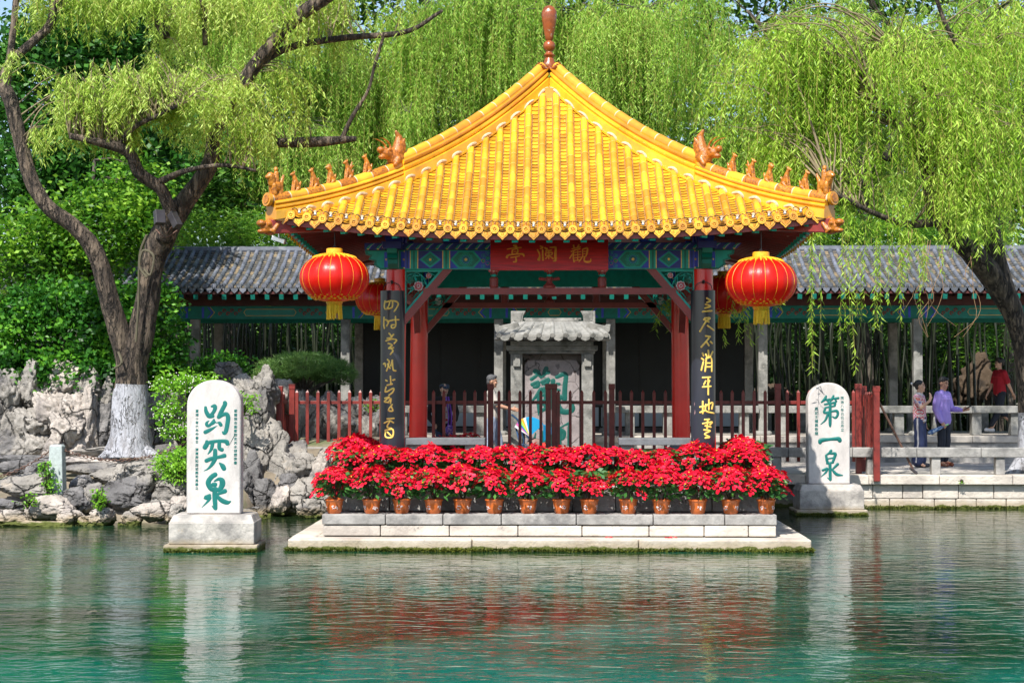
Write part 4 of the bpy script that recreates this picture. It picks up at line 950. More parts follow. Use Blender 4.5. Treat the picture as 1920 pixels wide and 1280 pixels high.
# tile roof: barrel rows and pan tiles
b = MB(); rg = random.Random(9); x = -13.0; SPG = .176
def gz(t): return 4.22+(.95*t*t*.35+.95*t*.65)*1.0
def gp(x, t, off, side=0):
    y = GY-1.0+t*2.25; return (x, y if not side else (GY+GYB)-y, gz(t)+off)
k = 0
while x < 15:
    for side in (0, 1):
        if side and k % 2: continue
        T0 = 10
        for j in range(T0):
            t0, t1 = j/T0, (j+1.04)/T0; V = []; rj = rg.uniform(-.003, .003)
            for t, r_ in ((t0, .050+rj), (t1, .042+rj)):
                for a in range(7):
                    q = math.pi*a/6; V.append(gp(x+r_*math.cos(q)+rg.uniform(-.001, .001), min(t, 1), .03+r_*1.15*math.sin(q), side))
            b.add(V, [(a, a+1, a+8, a+7) for a in range(6)]+([tuple(reversed(range(7)))]), 0)
    px_ = x+SPG/2
    for side in (0, 1):
        if side and k % 2: continue
        for j in range(20):
            t0, t1 = j/20, (j+1)/20; V = []
            for t, of in ((t0, .022), (t1, .0), (t0, -.004)):
                for a in range(4):
                    u = (a/3-.5)*2; V.append(gp(px_+u*.075, t, of+.022*u*u, side))
            b.add(V, [(a, a+1, a+5, a+4) for a in range(3)]+[(a+8, a+9, a+1, a) for a in range(3)], 1)
    # eave ends
    c = Vector(gp(x, 0, .055)); pts = [(.055*math.cos(2*math.pi*a/10), .055*math.sin(2*math.pi*a/10)) for a in range(10)]
    b.prism(pts, lambda u, v, t: c+Vector((u, t, v)), -.03, .01, 0); b.prism([(u*.6, v*.6) for u, v in pts], lambda u, v, t: c+Vector((u, t, v)), -.036, .01, 0)
    c2 = Vector(gp(px_, 0, -.01)); b.prism([(-.075, .035), (0, .015), (.075, .035), (.065, -.03), (0, -.085), (-.065, -.03)], lambda u, v, t: c2+Vector((u, t, v)), -.03, -.01, 0)
    x += SPG; k += 1
b.tube([(-13, 37.78, 5.20), (15, 37.78, 5.20)], .09, 8, 0)
b.build('tiled_roof', [M['gtile'], M['gtrough']], ga, smooth=35)
# front stone seat rail, with balusters; leaves openings where people pass
b = MB()
for x0, x1 in ((fx[1], fx[2]), (fx[2], fx[3]), (fx[4], fx[5]), (fx[5], fx[6]), (fx[6], fx[7]), (fx[0], fx[1])):
    n = 3
    for j in range(n):
        a, c = x0+.1+(x1-x0-.2)*j/n, x0+.1+(x1-x0-.2)*(j+1)/n; b.box(a+.003, c-.003, GY-.19, GY+.19, 1.62, 1.77)
b.build('seat_rail', M['stoneg'], ga, bev=.012)
for x0, x1 in ((fx[0], fx[1]), (fx[1], fx[2]), (fx[2], fx[3]), (fx[4], fx[5]), (fx[5], fx[6]), (fx[6], fx[7])):
    for j in range(4):
        a = x0+(x1-x0)*(j+.5)/4; MB().box(a-.10, a+.10, GY-.12, GY+.12, GF, 1.62).build('baluster', M['stoneg'], ga, bev=.01)
for x0, x1 in ((fx[1], fx[2]), (fx[5], fx[6]), (fx[6], fx[7])):
    MB().box(x0+.1, x1-.1, GYB-.15, GYB+.15, 1.60, 1.72).build('seat_rail', M['stoneg'], ga, bev=.012)
    for j in range(4):
        a = x0+(x1-x0)*(j+.5)/4; MB().box(a-.1, a+.1, GYB-.1, GYB+.1, GF, 1.60).build('baluster', M['stoneg'], ga, bev=.01)
# wall of dark panels between the rear posts
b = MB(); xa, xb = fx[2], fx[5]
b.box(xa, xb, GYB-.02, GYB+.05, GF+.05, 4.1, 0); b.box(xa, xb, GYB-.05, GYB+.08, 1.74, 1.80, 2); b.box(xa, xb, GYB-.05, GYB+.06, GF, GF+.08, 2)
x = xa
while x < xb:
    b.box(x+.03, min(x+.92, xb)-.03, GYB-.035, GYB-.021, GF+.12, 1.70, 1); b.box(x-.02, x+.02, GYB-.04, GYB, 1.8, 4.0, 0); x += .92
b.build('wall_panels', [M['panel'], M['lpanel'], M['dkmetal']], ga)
# low stone rail along the walkway edge
def low_rail(x0, x1, lab, step, phase=0):
    t_ = thing('low_stone_rail', lab, 'stone rail', ((x0+x1)/2, 30.98, WZ), group='low stone rails along the walkway edge')
    x = x0
    while x < x1-.05:
        l = min(step, x1-x); MB().box(x+.003, x+l-.003, 30.84, 31.10, .92, 1.09+rng.uniform(-.004, .004)).build('top_slab', M['stone'], t_, bev=.015); x += l
    x = x0+phase
    while x < x1:
        MB().box(x-.08, x+.08, 30.88, 31.06, WZ-.002, .92).build('support', M['stone'], t_, bev=.012); x += step
low_rail(-4.7, -2.95, 'low dark stone rail between the left stele rocks and the pavilion platform', 1.1, .12)
low_rail(3.15, 5.45, 'low stone rail between the pavilion and the right stele', 1.15, .95)
low_rail(5.45, 9.4, 'low weathered stone rail in front of the two standing visitors', 1.15, .35)
# white stone shrine with a tablet
LG2 = mat('dark green lettering', (.0, .085, .07), .5, .12, 14)
sh = thing('stone_shrine', 'grey stone shrine with a tiled hood framing a tablet of large green characters', 'shrine', (0, 34.6, WZ))
SY = 34.6; X_ = lambda px, Y=SY: P(px, 700, Y).x; Z_ = lambda py, Y=SY: CAMZ-(py-718)/sc(Y)
b = MB(); b.box(X_(950), X_(1117), SY-.35, SY+.35, WZ, Z_(835)); b.build('base', M['stoneg'], sh, bev=.02)
for a, c in ((958, 980), (1090, 1112)): MB().box(X_(a), X_(c), SY-.28, SY+.28, Z_(835), Z_(661)).build('pillar', M['stoneg'], sh, bev=.02)
for a, c in ((963, 976), (1095, 1108)): MB().box(X_(a), X_(c), SY-.34, SY-.27, Z_(687), Z_(664)).build('bracket', M['stoneg'], sh, bev=.01)
b = MB(); b.box(X_(955), X_(1115), SY-.30, SY+.30, Z_(663), Z_(656)); b.box(X_(950), X_(1120), SY-.36, SY+.36, Z_(657), Z_(648)); b.build('lintel', M['stoneg'], sh, bev=.015)
b = MB(); pr = [(X_(984), Z_(835)), (X_(1086), Z_(835)), (X_(1086), Z_(684)), (X_(1080), Z_(675)), (X_(990), Z_(675)), (X_(984), Z_(684))]
b.prism(pr, lambda a, z, t: Vector((a, t, z)), SY-.12, SY+.1); b.box(X_(979), X_(1091), SY+.1, SY+.2, Z_(835), Z_(661)); tb = b.build('tablet', M['tablet'], sh, fix=True)
b = MB(); s_ = sc(SY-.12)
def f(x, y, t): return Vector((P(970+x/6.737, 700, SY-.12).x, SY-.1205-t/6.737/s_, CAMZ-(660+y/6.737-718)/s_))
for q_ in (S_GUAN2, S_LAN2): b = MB(); strokes(b, [[(x_, y_, r_*1.22) for x_, y_, r_ in s1] for s1 in q_], f, 0, .15); b.build('character', LG2, sh, smooth=60)
b = MB(); b.box(X_(958), X_(1112), SY-.40, SY+.40, Z_(648), Z_(640))
# hood: sloping tile body
xl, xr = X_(928), X_(1144)
V = [(xl, SY-.62, Z_(637)), (xr, SY-.62, Z_(637)), (xr, SY+.62, Z_(637)), (xl, SY+.62, Z_(637)), (xl+.03, SY-.60, Z_(628)), (xr-.03, SY-.60, Z_(628)), (xr-.03, SY+.6, Z_(628)), (xl+.03, SY+.6, Z_(628)), (xl+.38, SY-.08, Z_(602)), (xr-.38, SY-.08, Z_(602)), (xr-.38, SY+.08, Z_(602)), (xl+.38, SY+.08, Z_(602))]
b.add(V, [(3, 2, 1, 0), (0, 1, 5, 4), (1, 2, 6, 5), (2, 3, 7, 6), (3, 0, 4, 7), (4, 5, 9, 8), (5, 6, 10, 9), (6, 7, 11, 10), (7, 4, 8, 11), (8, 9, 10, 11)])
for i in range(9):
    x = xl+.1+(xr-xl-.2)*i/8; xt = x*(.72)+(xl+xr)/2*.28
    b.tube([(x, SY-.66, Z_(630)), (x, SY-.60, Z_(629)), (xt, SY-.12, Z_(606))], [.055, .055, .045], 10)
    b.prism([(-.11, .03), (.11, .03), (.08, -.045), (0, -.075), (-.08, -.045)], lambda u, v, t, x=x: Vector((x+.12+u, SY-.62+t, Z_(634)+v)), -.03, 0) if i < 8 else None
b.build('tiled_hood', M['stoneg'], sh, smooth=35, bev=.008)
b = MB(); b.box(X_(985), X_(1085), SY-.10, SY+.10, Z_(608), Z_(599)); b.box(X_(982), X_(1090), SY-.07, SY+.07, Z_(600), Z_(596))
for s_, px in ((1, 958), (-1, 1116)):
    f_ = lambda a, z, t: Vector((X_(px)+s_*a, t, Z_(583)-z))
    b.prism([(0, 0), (.30, .0), (.25, .10), (.23, .30), (.05, .26), (.0, .30)], f_, SY-.10, SY+.10); b.prism([(.05, .03), (.24, .03), (.19, .24), (.06, .2)], f_, SY-.115, SY-.09)
    f_ = lambda a, z, t: Vector(((xl if s_ > 0 else xr)+s_*a, t, Z_(609)-z))
    b.prism([(0, .0), (.1, .0), (.1, .03), (.48, -.05), (.50, .10), (.08, .19), (.02, .14)], f_, SY-.40, SY-.22); b.prism([(0, .0), (.1, .0), (.1, .03), (.48, -.05), (.50, .10), (.08, .19), (.02, .14)], f_, SY+.22, SY+.40)
b.build('ridge', M['stoneg'], sh, bev=.012, fix=True)
# ------------------------------------------------------------------ fence
FY = 31.22
def picket(b, x, y, z0, z1, w=.055, mi=0):
    b.box(x-w/2, x+w/2, y-w/2, y+w/2, z0, z1-.05, mi)
    v = [(x-w/2, y-w/2, z1-.05), (x+w/2, y-w/2, z1-.05), (x+w/2, y+w/2, z1-.05), (x-w/2, y+w/2, z1-.05), (x, y, z1)]
    b.add(v, [(0, 1, 4), (1, 2, 4), (2, 3, 4), (3, 0, 4)], mi)
def fence_run(lab, x0, x1, posts, z0=.68, hi=2.13):
    t_ = thing('picket_fence', lab, 'fence', ((x0+x1)/2, FY, WZ), group='red brown picket fence panels')
    MB().box(x0, x1, FY-.025, FY+.025, 1.87, 1.93).build('rail', M['fence_r'], t_, bev=.004); MB().box(x0, x1, FY-.025, FY+.025, 1.0, 1.06).build('rail', M['fence_r'], t_, bev=.004)
    n = round((x1-x0)/.20)
    for i in range(n):
        x = x0+(x1-x0)*(i+.5)/n
        if min([abs(x-q) for q in posts]+[9]) < .07: continue
        b = MB(); picket(b, x, FY-.06, z0+.15, hi); b.build('picket', M['fence_r'], t_)
    for q in posts:
        b = MB(); b.box(q-.05, q+.05, FY-.05, FY+.05, WZ, 2.18); b.box(q-.058, q+.058, FY-.058, FY+.058, 2.14, 2.24); b.build('post', M['fence_r'], t_, bev=.006)
XF = lambda px: P(px, 700, FY).x
fence_run('red brown picket fence panel left of the pavilion in front of the rocks', XF(548), XF(765), [XF(548)])
fence_run('dark red picket fence panel behind the woman in a visor', XF(765), XF(920), [XF(920)])
fence_run('dark red picket fence panel in front of the stroller, left of the centre posts', XF(926), XF(1024), [XF(1028)])
fence_run('dark red picket fence panel in front of the shrine, right of the centre posts', XF(1036), XF(1146), [XF(1039), XF(1147)])
fence_run('dark red picket fence panel between the shrine and the right rear column', XF(1152), XF(1300), [])
fence_run('red brown picket fence panel between the pavilion and the right stele', XF(1300), XF(1609), [XF(1458), XF(1609)])
for x, lab in ((-4.87, 'short red picket gate panel standing side-on at the left fence end'), (5.85, 'short red picket gate panel standing side-on beside the right stele')):
    t_ = thing('fence_gate', lab, 'gate', (x, 31, WZ), group='side-on gate panels')
    for y in (30.72, 32.0):
        b = MB(); b.box(x-.055, x+.055, y-.055, y+.055, .50 if y < 31 else .61, 2.15); b.box(x-.062, x+.062, y-.062, y+.062, 2.10, 2.20); b.build('post', M['fence_r'], t_, bev=.006)
    for z in (1.87, 1.05): MB().box(x-.025, x+.025, 30.77, 31.95, z, z+.07).build('rail', M['fence_r'], t_)
    for i in range(6):
        b = MB(); picket(b, x-.045, 30.93+.17*i, .85, 2.10); b.build('picket', M['fence_r'], t_)
po = thing('leaning_pole', 'thin rusty pole leaning from the right gate down to the walkway edge', 'pole', P(1714, 886, 30.95))
b = MB(); b.tube([P(1642, 742, 30.85), P(1676, 808, 30.9), P(1712, 880, 30.95)], .022, 8); b.build('pole', M['iron'], po, smooth=40); b = MB(); b.cap(P(1708, 878, 30.95), P(1718, 886, 30.95), .028, .028, 8); b.build('foot', M['dkmetal'], po)
# ------------------------------------------------------------------ lanterns
def lantern(px, py, Y, rx, lab, top, drop=True):
    c = P(px, py, Y); s_ = rx/sc(Y); t_ = thing('red_lantern', lab, 'lantern', c, 0, 'large red silk lanterns under the eaves')
    n = 96; pr = []
    for i in range(25):
        a = math.pi*(i/24)*.90+math.pi*.05; pr.append((math.sin(a)**.82*s_, math.cos(a)*s_*.70))
    b = MB(); b.lathe(pr, (0, 0, 0), n, 0, ribs=18, rib=.022); b.build('silk_body', M['lantern'], t_, local=True, smooth=180)
    b = MB()
    for k in range(18):
        q = 2*math.pi*(k+.5)/18; b.tube([(math.cos(q)*(r_*1.004), math.sin(q)*(r_*1.004), z) for r_, z in pr], .003, 4)
    b.build('rib_wires', M['lgold'], t_, local=True)
    b = MB(); zt_ = pr[0][1]; b.lathe([(.24*s_, -.03), (.245*s_, .0), (.235*s_, .075), (.20*s_, .08), (.01, .08)], (0, 0, zt_), 24)
    for k in range(26):
        q = 2*math.pi*k/26; b.tube(cr([(math.cos(q)*r_, math.sin(q)*r_, z) for r_, z in ((.26*s_, zt_-.0), (pr[3][0], pr[3][1]+.006), (pr[4][0]*1.01, pr[4][1]+.004))], 2), [.015, .018, .015, .012, .007], 5)
    b.build('gold_cap', M['lgold'], t_, local=True, smooth=40)
    b = MB(); zb = pr[-1][1]; b.lathe([(.01, -.05), (.20*s_, -.05), (.24*s_, -.02), (.245*s_, .02)], (0, 0, zb), 24)
    for k in range(22):
        q = 2*math.pi*k/22
        for j, (i0, rr) in enumerate(((21, .026), (20, .022), (19, .016))): b.ell((math.cos(q+j*.14)*pr[i0][0]*1.005, math.sin(q+j*.14)*pr[i0][0]*1.005, pr[i0][1]-.004), (rr, rr, rr*.6), 0, 6)
    b.build('gold_collar', M['lgold'], t_, local=True, smooth=60)
    b = MB(); rg = random.Random(int(px))
    for k in range(64):
        q = rg.uniform(0, 6.28); r_ = .22*s_*math.sqrt(rg.uniform(.3, 1)); L = .20+rg.uniform(-.015, .01)
        b.tube([(math.cos(q)*r_, math.sin(q)*r_, zb-.04), (math.cos(q)*r_*1.08+rg.uniform(-.006, .006), math.sin(q)*r_*1.08, zb-.04-L)], [.007, .005], 4)
    b.lathe([(.01, 0), (.19*s_, 0), (.17*s_, -.12), (.01, -.12)], (0, 0, zb-.04), 16); b.build('tassel', M['tassel'], t_, local=True)
    b = MB(); b.tube(cr([(0, 0, zt_+.06), (.004, 0, zt_+.15), (0, 0, top-c.z)], 3), .006, 5); b.tube([(-.03, 0, zt_+.08), (0, 0, zt_+.13), (.03, 0, zt_+.08)], .006, 5); b.build('hook_wire', M['wire'], t_, local=True)
    return t_
lantern(627, 521, 23.35, 64.5, 'large red lantern with yellow tassel under the front left eave corner', 4.42)
lantern(1427, 529, 23.35, 66, 'large red lantern with yellow tassel under the front right eave corner', 4.42)
lantern(712, 561, 29.6, 45, 'red lantern hanging behind the left front column, half hidden', 4.40)
lantern(1358, 553, 29.4, 52, 'red lantern hanging behind the right front column, partly hidden', 4.40)
# ------------------------------------------------------------------ poinsettias
def bractmesh(seed):
    r = np.random.default_rng(seed); Vs, Fs, Ms = [], [], []; off = 0
    def petal(c, d, n, L, W, mi, droop):
        nonlocal off
        s = np.cross(d, n); s /= np.linalg.norm(s)+1e-9; n = np.cross(s, d)
        P0 = c; P1 = c+d*L*.42-n*.004; P2 = c+d*L - n*droop*L
        e = .007*1.0
        V = [P0, P1+s*W/2+n*e, P2, P1-s*W/2+n*e, c+d*L*.42-n*.006, c+d*L*.75-n*droop*L*.55]
        A = c+d*L*.74+s*W*.30+n*e*.5-n*droop*L*.5; B = c+d*L*.74-s*W*.30+n*e*.5-n*droop*L*.5
        V += [A, B]
        Vs.extend(V); o_ = off; Fs.extend([(o_, o_+1, o_+4, o_+4), (o_, o_+4, o_+3, o_+3), (o_+1, o_+6, o_+5, o_+4), (o_+4, o_+5, o_+7, o_+3), (o_+6, o_+2, o_+5, o_+5), (o_+5, o_+2, o_+7, o_+7)])
        Ms.extend([mi]*6); off += 8
    nf = 23
    cs = []
    for k in range(nf):
        q = k*2.399+r.uniform(-.3, .3); e = math.sqrt((k+.4)/nf)
        R_ = .27*e; z = .50-.14*e**2+r.uniform(-.04, .02)
        if k >= nf-3: z -= .10*r.random()
        cs.append((np.array([math.cos(q)*R_, math.sin(q)*R_, z]), np.array([math.cos(q)*e*.75, math.sin(q)*e*.75, 1.0])))
    for c, n in cs:
        n = n+r.normal(0, .18, 3); n /= np.linalg.norm(n)
        a = np.cross(n, [0, 0, 1.]) if abs(n[2]) < .98 else np.array([1., 0, 0]); a /= np.linalg.norm(a); b_ = np.cross(n, a)
        for ring, (m_, L, W, up) in enumerate(((7, .138, .058, .08), (6, .10, .045, .32), (4, .055, .022, .7))):
            ph = r.uniform(0, 6)
            for k in range(m_):
                q = ph+k*6.283/m_+r.uniform(-.2, .2); d = a*math.cos(q)+b_*math.sin(q)+n*(up+r.uniform(-.15, .15)); d /= np.linalg.norm(d)
                petal(c+n*ring*.006, d, n, L*r.uniform(.75, 1.2), W*r.uniform(.8, 1.15), 0, r.uniform(0, .35))
        for k in range(4): petal(c+n*.016, n+r.normal(0, .5, 3)*.6, a, .014, .010, 1, 0)
    return fastmesh('bracts', np.array(Vs), np.array(Fs), [LR, M['yellow']], Ms)
def fixtri(me): return me
def potleaves(seed):
    r = np.random.default_rng(seed); n = 170
    q = r.uniform(0, 6.283, n); e = np.sqrt(r.random(n))*1.25; z = r.uniform(.20, .46, n)
    p = np.stack([np.cos(q)*.16*e, np.sin(q)*.16*e, z], 1); d = np.stack([np.cos(q)*.9, np.sin(q)*.9, r.uniform(-.7, .35, n)], 1); d /= np.linalg.norm(d, axis=1)[:, None]
    V, F = leafarr(p, d, r.uniform(.07, .12, n), r.uniform(.035, .055, n), r); mi = np.zeros(len(F), int)
    return fastmesh('leaves', V, F, [LPO], mi)
def stemsmesh(seed):
    rg = random.Random(seed); b = MB()
    for k in range(8):
        q = rg.uniform(0, 6.28); b.tube(cr([(math.cos(q)*.02, math.sin(q)*.02, .16), (math.cos(q)*.07, math.sin(q)*.07, .30), (math.cos(q)*.12, math.sin(q)*.12, .43)], 2), .006, 5)
    return b.mesh('stems', M['bambooc'])
protos = []
pb = MB(); pb.lathe([(.01, 0), (.086, 0), (.09, .012), (.098, .02), (.112, .10), (.121, .165), (.134, .178), (.134, .192), (.122, .196), (.116, .18), (.01, .17)], (0, 0, 0), 28); potme = pb.mesh('pot', M['pot'], 40)
def potmarks(seed, g):
    rg = random.Random(seed*4+g); b = MB()
    for g in (g,):
        q0 = g*1.571+.4+seed*.7
        for k in range(13):
            q = q0+rg.uniform(-.36, .36); z = .085+rg.uniform(-.028, .032)*(1.2-abs(q-q0)*1.5); r_ = .0985+.085*z+.003+.004; c = Vector((math.cos(q)*r_, math.sin(q)*r_, z))
            Mt = Matrix.Rotation(q, 3, 'Z'); b.ell(c, (.002, rg.uniform(.006, .015), rg.uniform(.003, .007)), 0, 6, Mt @ Matrix.Rotation(rg.uniform(-.9, .9), 3, 'X'))
    return b.mesh('flower_print', M['potmark'])
sob = MB(); sob.lathe([(.01, .172), (.118, .172)], (0, 0, 0), 16); soilme = sob.mesh('soil', M['soil'])
for k in range(5):
    t_ = thing('potted_poinsettia', 'x', 'potted plant', (0, 0, 0), 0, 'potted red poinsettias massed round the platform')
    po_ = link('pot', potme, t_); [link('flower_print', potmarks(k, g), po_) for g in range(4)]; link('soil', soilme, po_)
    fo = link('foliage', potleaves(30+k), t_); link('stems', stemsmesh(k), fo); link('bracts', bractmesh(50+k), t_); protos.append(t_)
used_p = set(); rp = random.Random(21)
def place_pot(x, y, z, label, s=1.0, h=1.0):
    k = rp.randrange(5)
    if k not in used_p: o = protos[k]; used_p.add(k)
    else: o = copy_tree(protos[k])
    o.location = (x, y, z); o.rotation_euler = (0, 0, rp.uniform(0, 6.28)); o['label'] = label; o.scale = (s,)*3 if s != 1.0 else (1, 1, 1)
    for c in KIDS[o.name]:
        if not c.name.startswith('pot'): c.rotation_euler = (rp.uniform(-.06, .06), rp.uniform(-.06, .06), rp.uniform(0, 6.28)); q = rp.uniform(1.0, 1.18); c.scale = (q, q, q*h*rp.uniform(.93, 1.07))
row1 = [627, 697, 753, 813, 867, 927, 990, 1053, 1105, 1178, 1240, 1308, 1370, 1437]
for i, px in enumerate(row1):
    place_pot(P(px, 950, 23.46).x, 23.46+rp.uniform(-.02, .03), .468, f'red poinsettia in an orange pot, {ORD[i]} from the left in the front row', h=1.08)
for i in range(16):
    px = 664+(1396-664)*i/15+rp.uniform(-6, 6)
    place_pot(P(px, 900, 23.97).x, 23.97+rp.uniform(-.02, .02), .832, f'red poinsettia in the raised second row, {ORD[i]} from the left', h=.90)
for s_, nm in ((-1, 'left'), (1, 'right')):
    for i in range(5): place_pot(s_*3.0+rp.uniform(-.02, .02), 23.95+i*.46, .468, f'red poinsettia on the lower {nm} side ledge, {ORD[i]} from the front')
    for i in range(4): place_pot(s_*2.82, 24.40+i*.48, .832, f'red poinsettia on the upper {nm} side ledge, {ORD[i]} from the front', 1.06)
for i in range(3): place_pot(P(822+28*i, 800, 29.75).x, 29.75, 1.03-.23, f'shaded dark red poinsettia behind the left bench, {ORD[i]} from the left')
# fallen petals on the slab
rg = random.Random(5); t_ = None
for i, (px, Yq) in enumerate(((1252, 23.1), (1262, 23.14), (1142, 23.12))):
    b = MB(); c = P(px, 1000, Yq); c.z = .172
    for k in range(5):
        q = rg.uniform(0, 6.28); d = Vector((math.cos(q), math.sin(q), 0)); s_ = Vector((-d.y, d.x, 0)); b.add([c, c+d*.03+s_*.014+Vector((0, 0, .012)), c+d*.065, c+d*.03-s_*.014+Vector((0, 0, .012))], [(0, 1, 2, 3)])
    o = b.build('fallen_bract', LR); tag(o, f'small fallen red bract on the white base slab, {ORD[i]} seen below the right pots' if i < 2 else 'single fallen red bract on the white slab right of centre', 'petal')
# ------------------------------------------------------------------ small things
sg = thing('wet_floor_sign', 'yellow folding wet floor sign beside the left end of the flowers', 'sign', P(662, 880, 30.45)); c = wloc(sg); c.z = .47; sg.location = c
b = MB(); f_ = lambda y0: (lambda a, z, t: Vector((a, y0+t+z*.28*(1 if y0 > 0 else -1)*-1, z)))
for y0 in (-.16, .16): b.prism([(-.13, 0), (.13, 0), (.095, .66), (-.095, .66)], f_(y0), -.012, .012)
b.cap((-.09, 0, .66), (.09, 0, .66), .02, .02, 8); b.build('panel', M['yellow'], sg, local=True, bev=.006)
b = MB(); tl2 = Matrix.Rotation(R(-15), 3, 'X')
b.ell((-.0, -.055, .50), (.03, .006, .03), 0, 10); b.cap((-.03, -.06, .44), (.045, -.065, .40), .014, .010, 6); b.cap((.0, -.06, .47), (-.03, -.06, .40), .014, .012, 6); b.build('pictogram', M['wire'], sg, local=True)
glyphs('CAUTION', .045, 1, M['wire'], 'lettering', sg, Vector((0, -.078, .335)), RX @ Matrix.Rotation(R(0), 3, 'X'), col=False); glyphs('WET FLOOR', .034, 1, M['wire'], 'lettering', sg, Vector((0, -.088, .29)), RX, col=False)
c = P(523, 449, 23.4); ca = thing('security_camera', 'small grey camera hung under the left front eave corner', 'camera', c)
b = MB(); b.tube([c+Vector((.0, 0, .16)), c+Vector((0, 0, .02))], .012, 8); b.build('bracket', M['steel'], ca)
b = MB(); b.bar(c+Vector((-.09, -.02, .02)), c+Vector((.07, -.06, -.03)), .06, .06); b.bar(c+Vector((.06, -.06, -.028)), c+Vector((.10, -.07, -.04)), .075, .07); b.build('housing', M['steel'], ca, bev=.006)
# rail post and chains on the bank
cp = thing('stone_post', 'pale green-grey stone post holding chains on the left bank', 'post', P(107, 935, 27.9))
b = MB(); z0, z1 = P(107, 940, 27.9).z-.1, P(107, 833, 27.9).z; c = wloc(cp)
b.add([(c.x+sx*w_, 27.9+sy*w_, z) for z, w_ in ((z0, .135), (z1-.03, .105), (z1, .085)) for sx, sy in ((-1, -1), (1, -1), (1, 1), (-1, 1))], [(0, 1, 5, 4), (1, 2, 6, 5), (2, 3, 7, 6), (3, 0, 4, 7), (4, 5, 9, 8), (5, 6, 10, 9), (6, 7, 11, 10), (7, 4, 8, 11), (8, 9, 10, 11)])
b.build('shaft', mat('green grey granite', (.38, .43, .42), .8, .2, 20, .2, 60), cp, bev=.012)
def chain(a, bq, sag, lab):
    a, bq = Vector(a), Vector(bq); t_ = thing('chain', lab, 'chain', a, 0, 'rusty chains on the left bank'); L = (bq-a).length; n = int(L/.058); b = MB()
    P_ = [a.lerp(bq, i/n)-Vector((0, 0, sag*4*(i/n)*(1-i/n))) for i in range(n+1)]
    for i in range(n):
        c = (P_[i]+P_[i+1])/2; d = (P_[i+1]-P_[i]).normalized(); s_ = Vector((0, 0, 1)).cross(d).normalized(); u = d.cross(s_)
        w_ = (s_ if i % 2 else u); q = [c+d*.040*math.cos(t)+w_*.020*math.sin(t) for t in [k*math.pi/5 for k in range(11)]]
        b.tube(q, .0075, 5, caps=False)
    b.build('links', M['iron'], t_)
tp = P(107, 842, 27.9)
chain(tp+Vector((-.08, 0, 0)), P(-120, 893, 28.0), .25, 'rusty chain hanging from the post towards the left edge')
chain(tp+Vector((.08, 0, 0)), P(352, 828, 28.6), .24, 'rusty chain sagging from the post past the whitewashed tree')
# ------------------------------------------------------------------ rocks
def rockmesh(seed, kind='blk', sub=5):
    bm = bmesh.new(); bmesh.ops.create_icosphere(bm, subdivisions=sub, radius=1)
    o = Vector((seed*7.3, seed*3.1, seed*1.7)); rg = random.Random(seed)
    planes = [(Vector((rg.gauss(0, 1), rg.gauss(0, 1), rg.gauss(0, 1))).normalized(), rg.uniform(.55, .85)) for _ in range(11)]
    for v in bm.verts:
        p = v.co.copy()
        q = Vector((max(-1, min(1, p.x*1.3)), max(-1, min(1, p.y*1.3)), max(-1, min(1, p.z*1.3))))
        p = p.lerp(q, .7)
        for n, d in planes:
            k = p.dot(n)-d
            if k > 0: p -= n*k*.85
        if kind == 'slab':
            st_ = math.sin((p.z+.25*noise.noise(p*1.3+o))*9)*.05; p.x *= 1+st_; p.y *= 1+st_
        f1 = noise.fractal(p*1.6+o, 1.0, 2.0, 3); rid = 1-abs(noise.noise(p*2.4+o*2))*2; cell = noise.voronoi(p*2.2+o)[0]
        dsp = .16*f1 + .05*noise.fractal(p*7+o, 1.0, 2.1, 3)
        if kind == 'taihu':
            dsp += -.32*max(0, rid-.62) - .30*max(0, .22-cell[0])/.22*.8 + .10*noise.noise(p*4+o)
        else:
            dsp += -.14*max(0, .10-(cell[1]-cell[0]))/.10 - .10*max(0, rid-.8)
        v.co = p*(1+dsp)
    me = bpy.data.meshes.new('rock'); bm.to_mesh(me); bm.free(); me.shade_smooth(); return me
RM = {k: [rockmesh(i+off, k) for i in range(n)] for k, n, off in (('blk', 5, 1), ('slab', 4, 20), ('taihu', 6, 40))}
RMAT = {}
def rock(px, py, w_, h_, Y, kind, m, lab, dp=None, i=0, grp='rocks of the left bank', rz=None):
    me0 = RM[kind][i % len(RM[kind])]; key = (me0.name, m)
    if key not in RMAT:
        me = me0.copy(); me.materials.append(M[m]); RMAT[key] = me
    o = link('rock', RMAT[key]); s_ = sc(Y); c = P(px, py, Y); W = w_/s_/2*1.15; H = h_/s_/2*1.12; D = (dp/2 if dp else max(min(W, H*1.4), .15))
    o.location = c+Vector((0, D*.5, 0)); o.scale = (W, D, H); o.rotation_euler = (0, 0, 0) if rz is None else (0, 0, rz)
    if rz is None and kind != 'slab': o.rotation_euler = (0, R((i*37) % 2*180), 0)
    tag(o, lab, 'rock', grp); return o
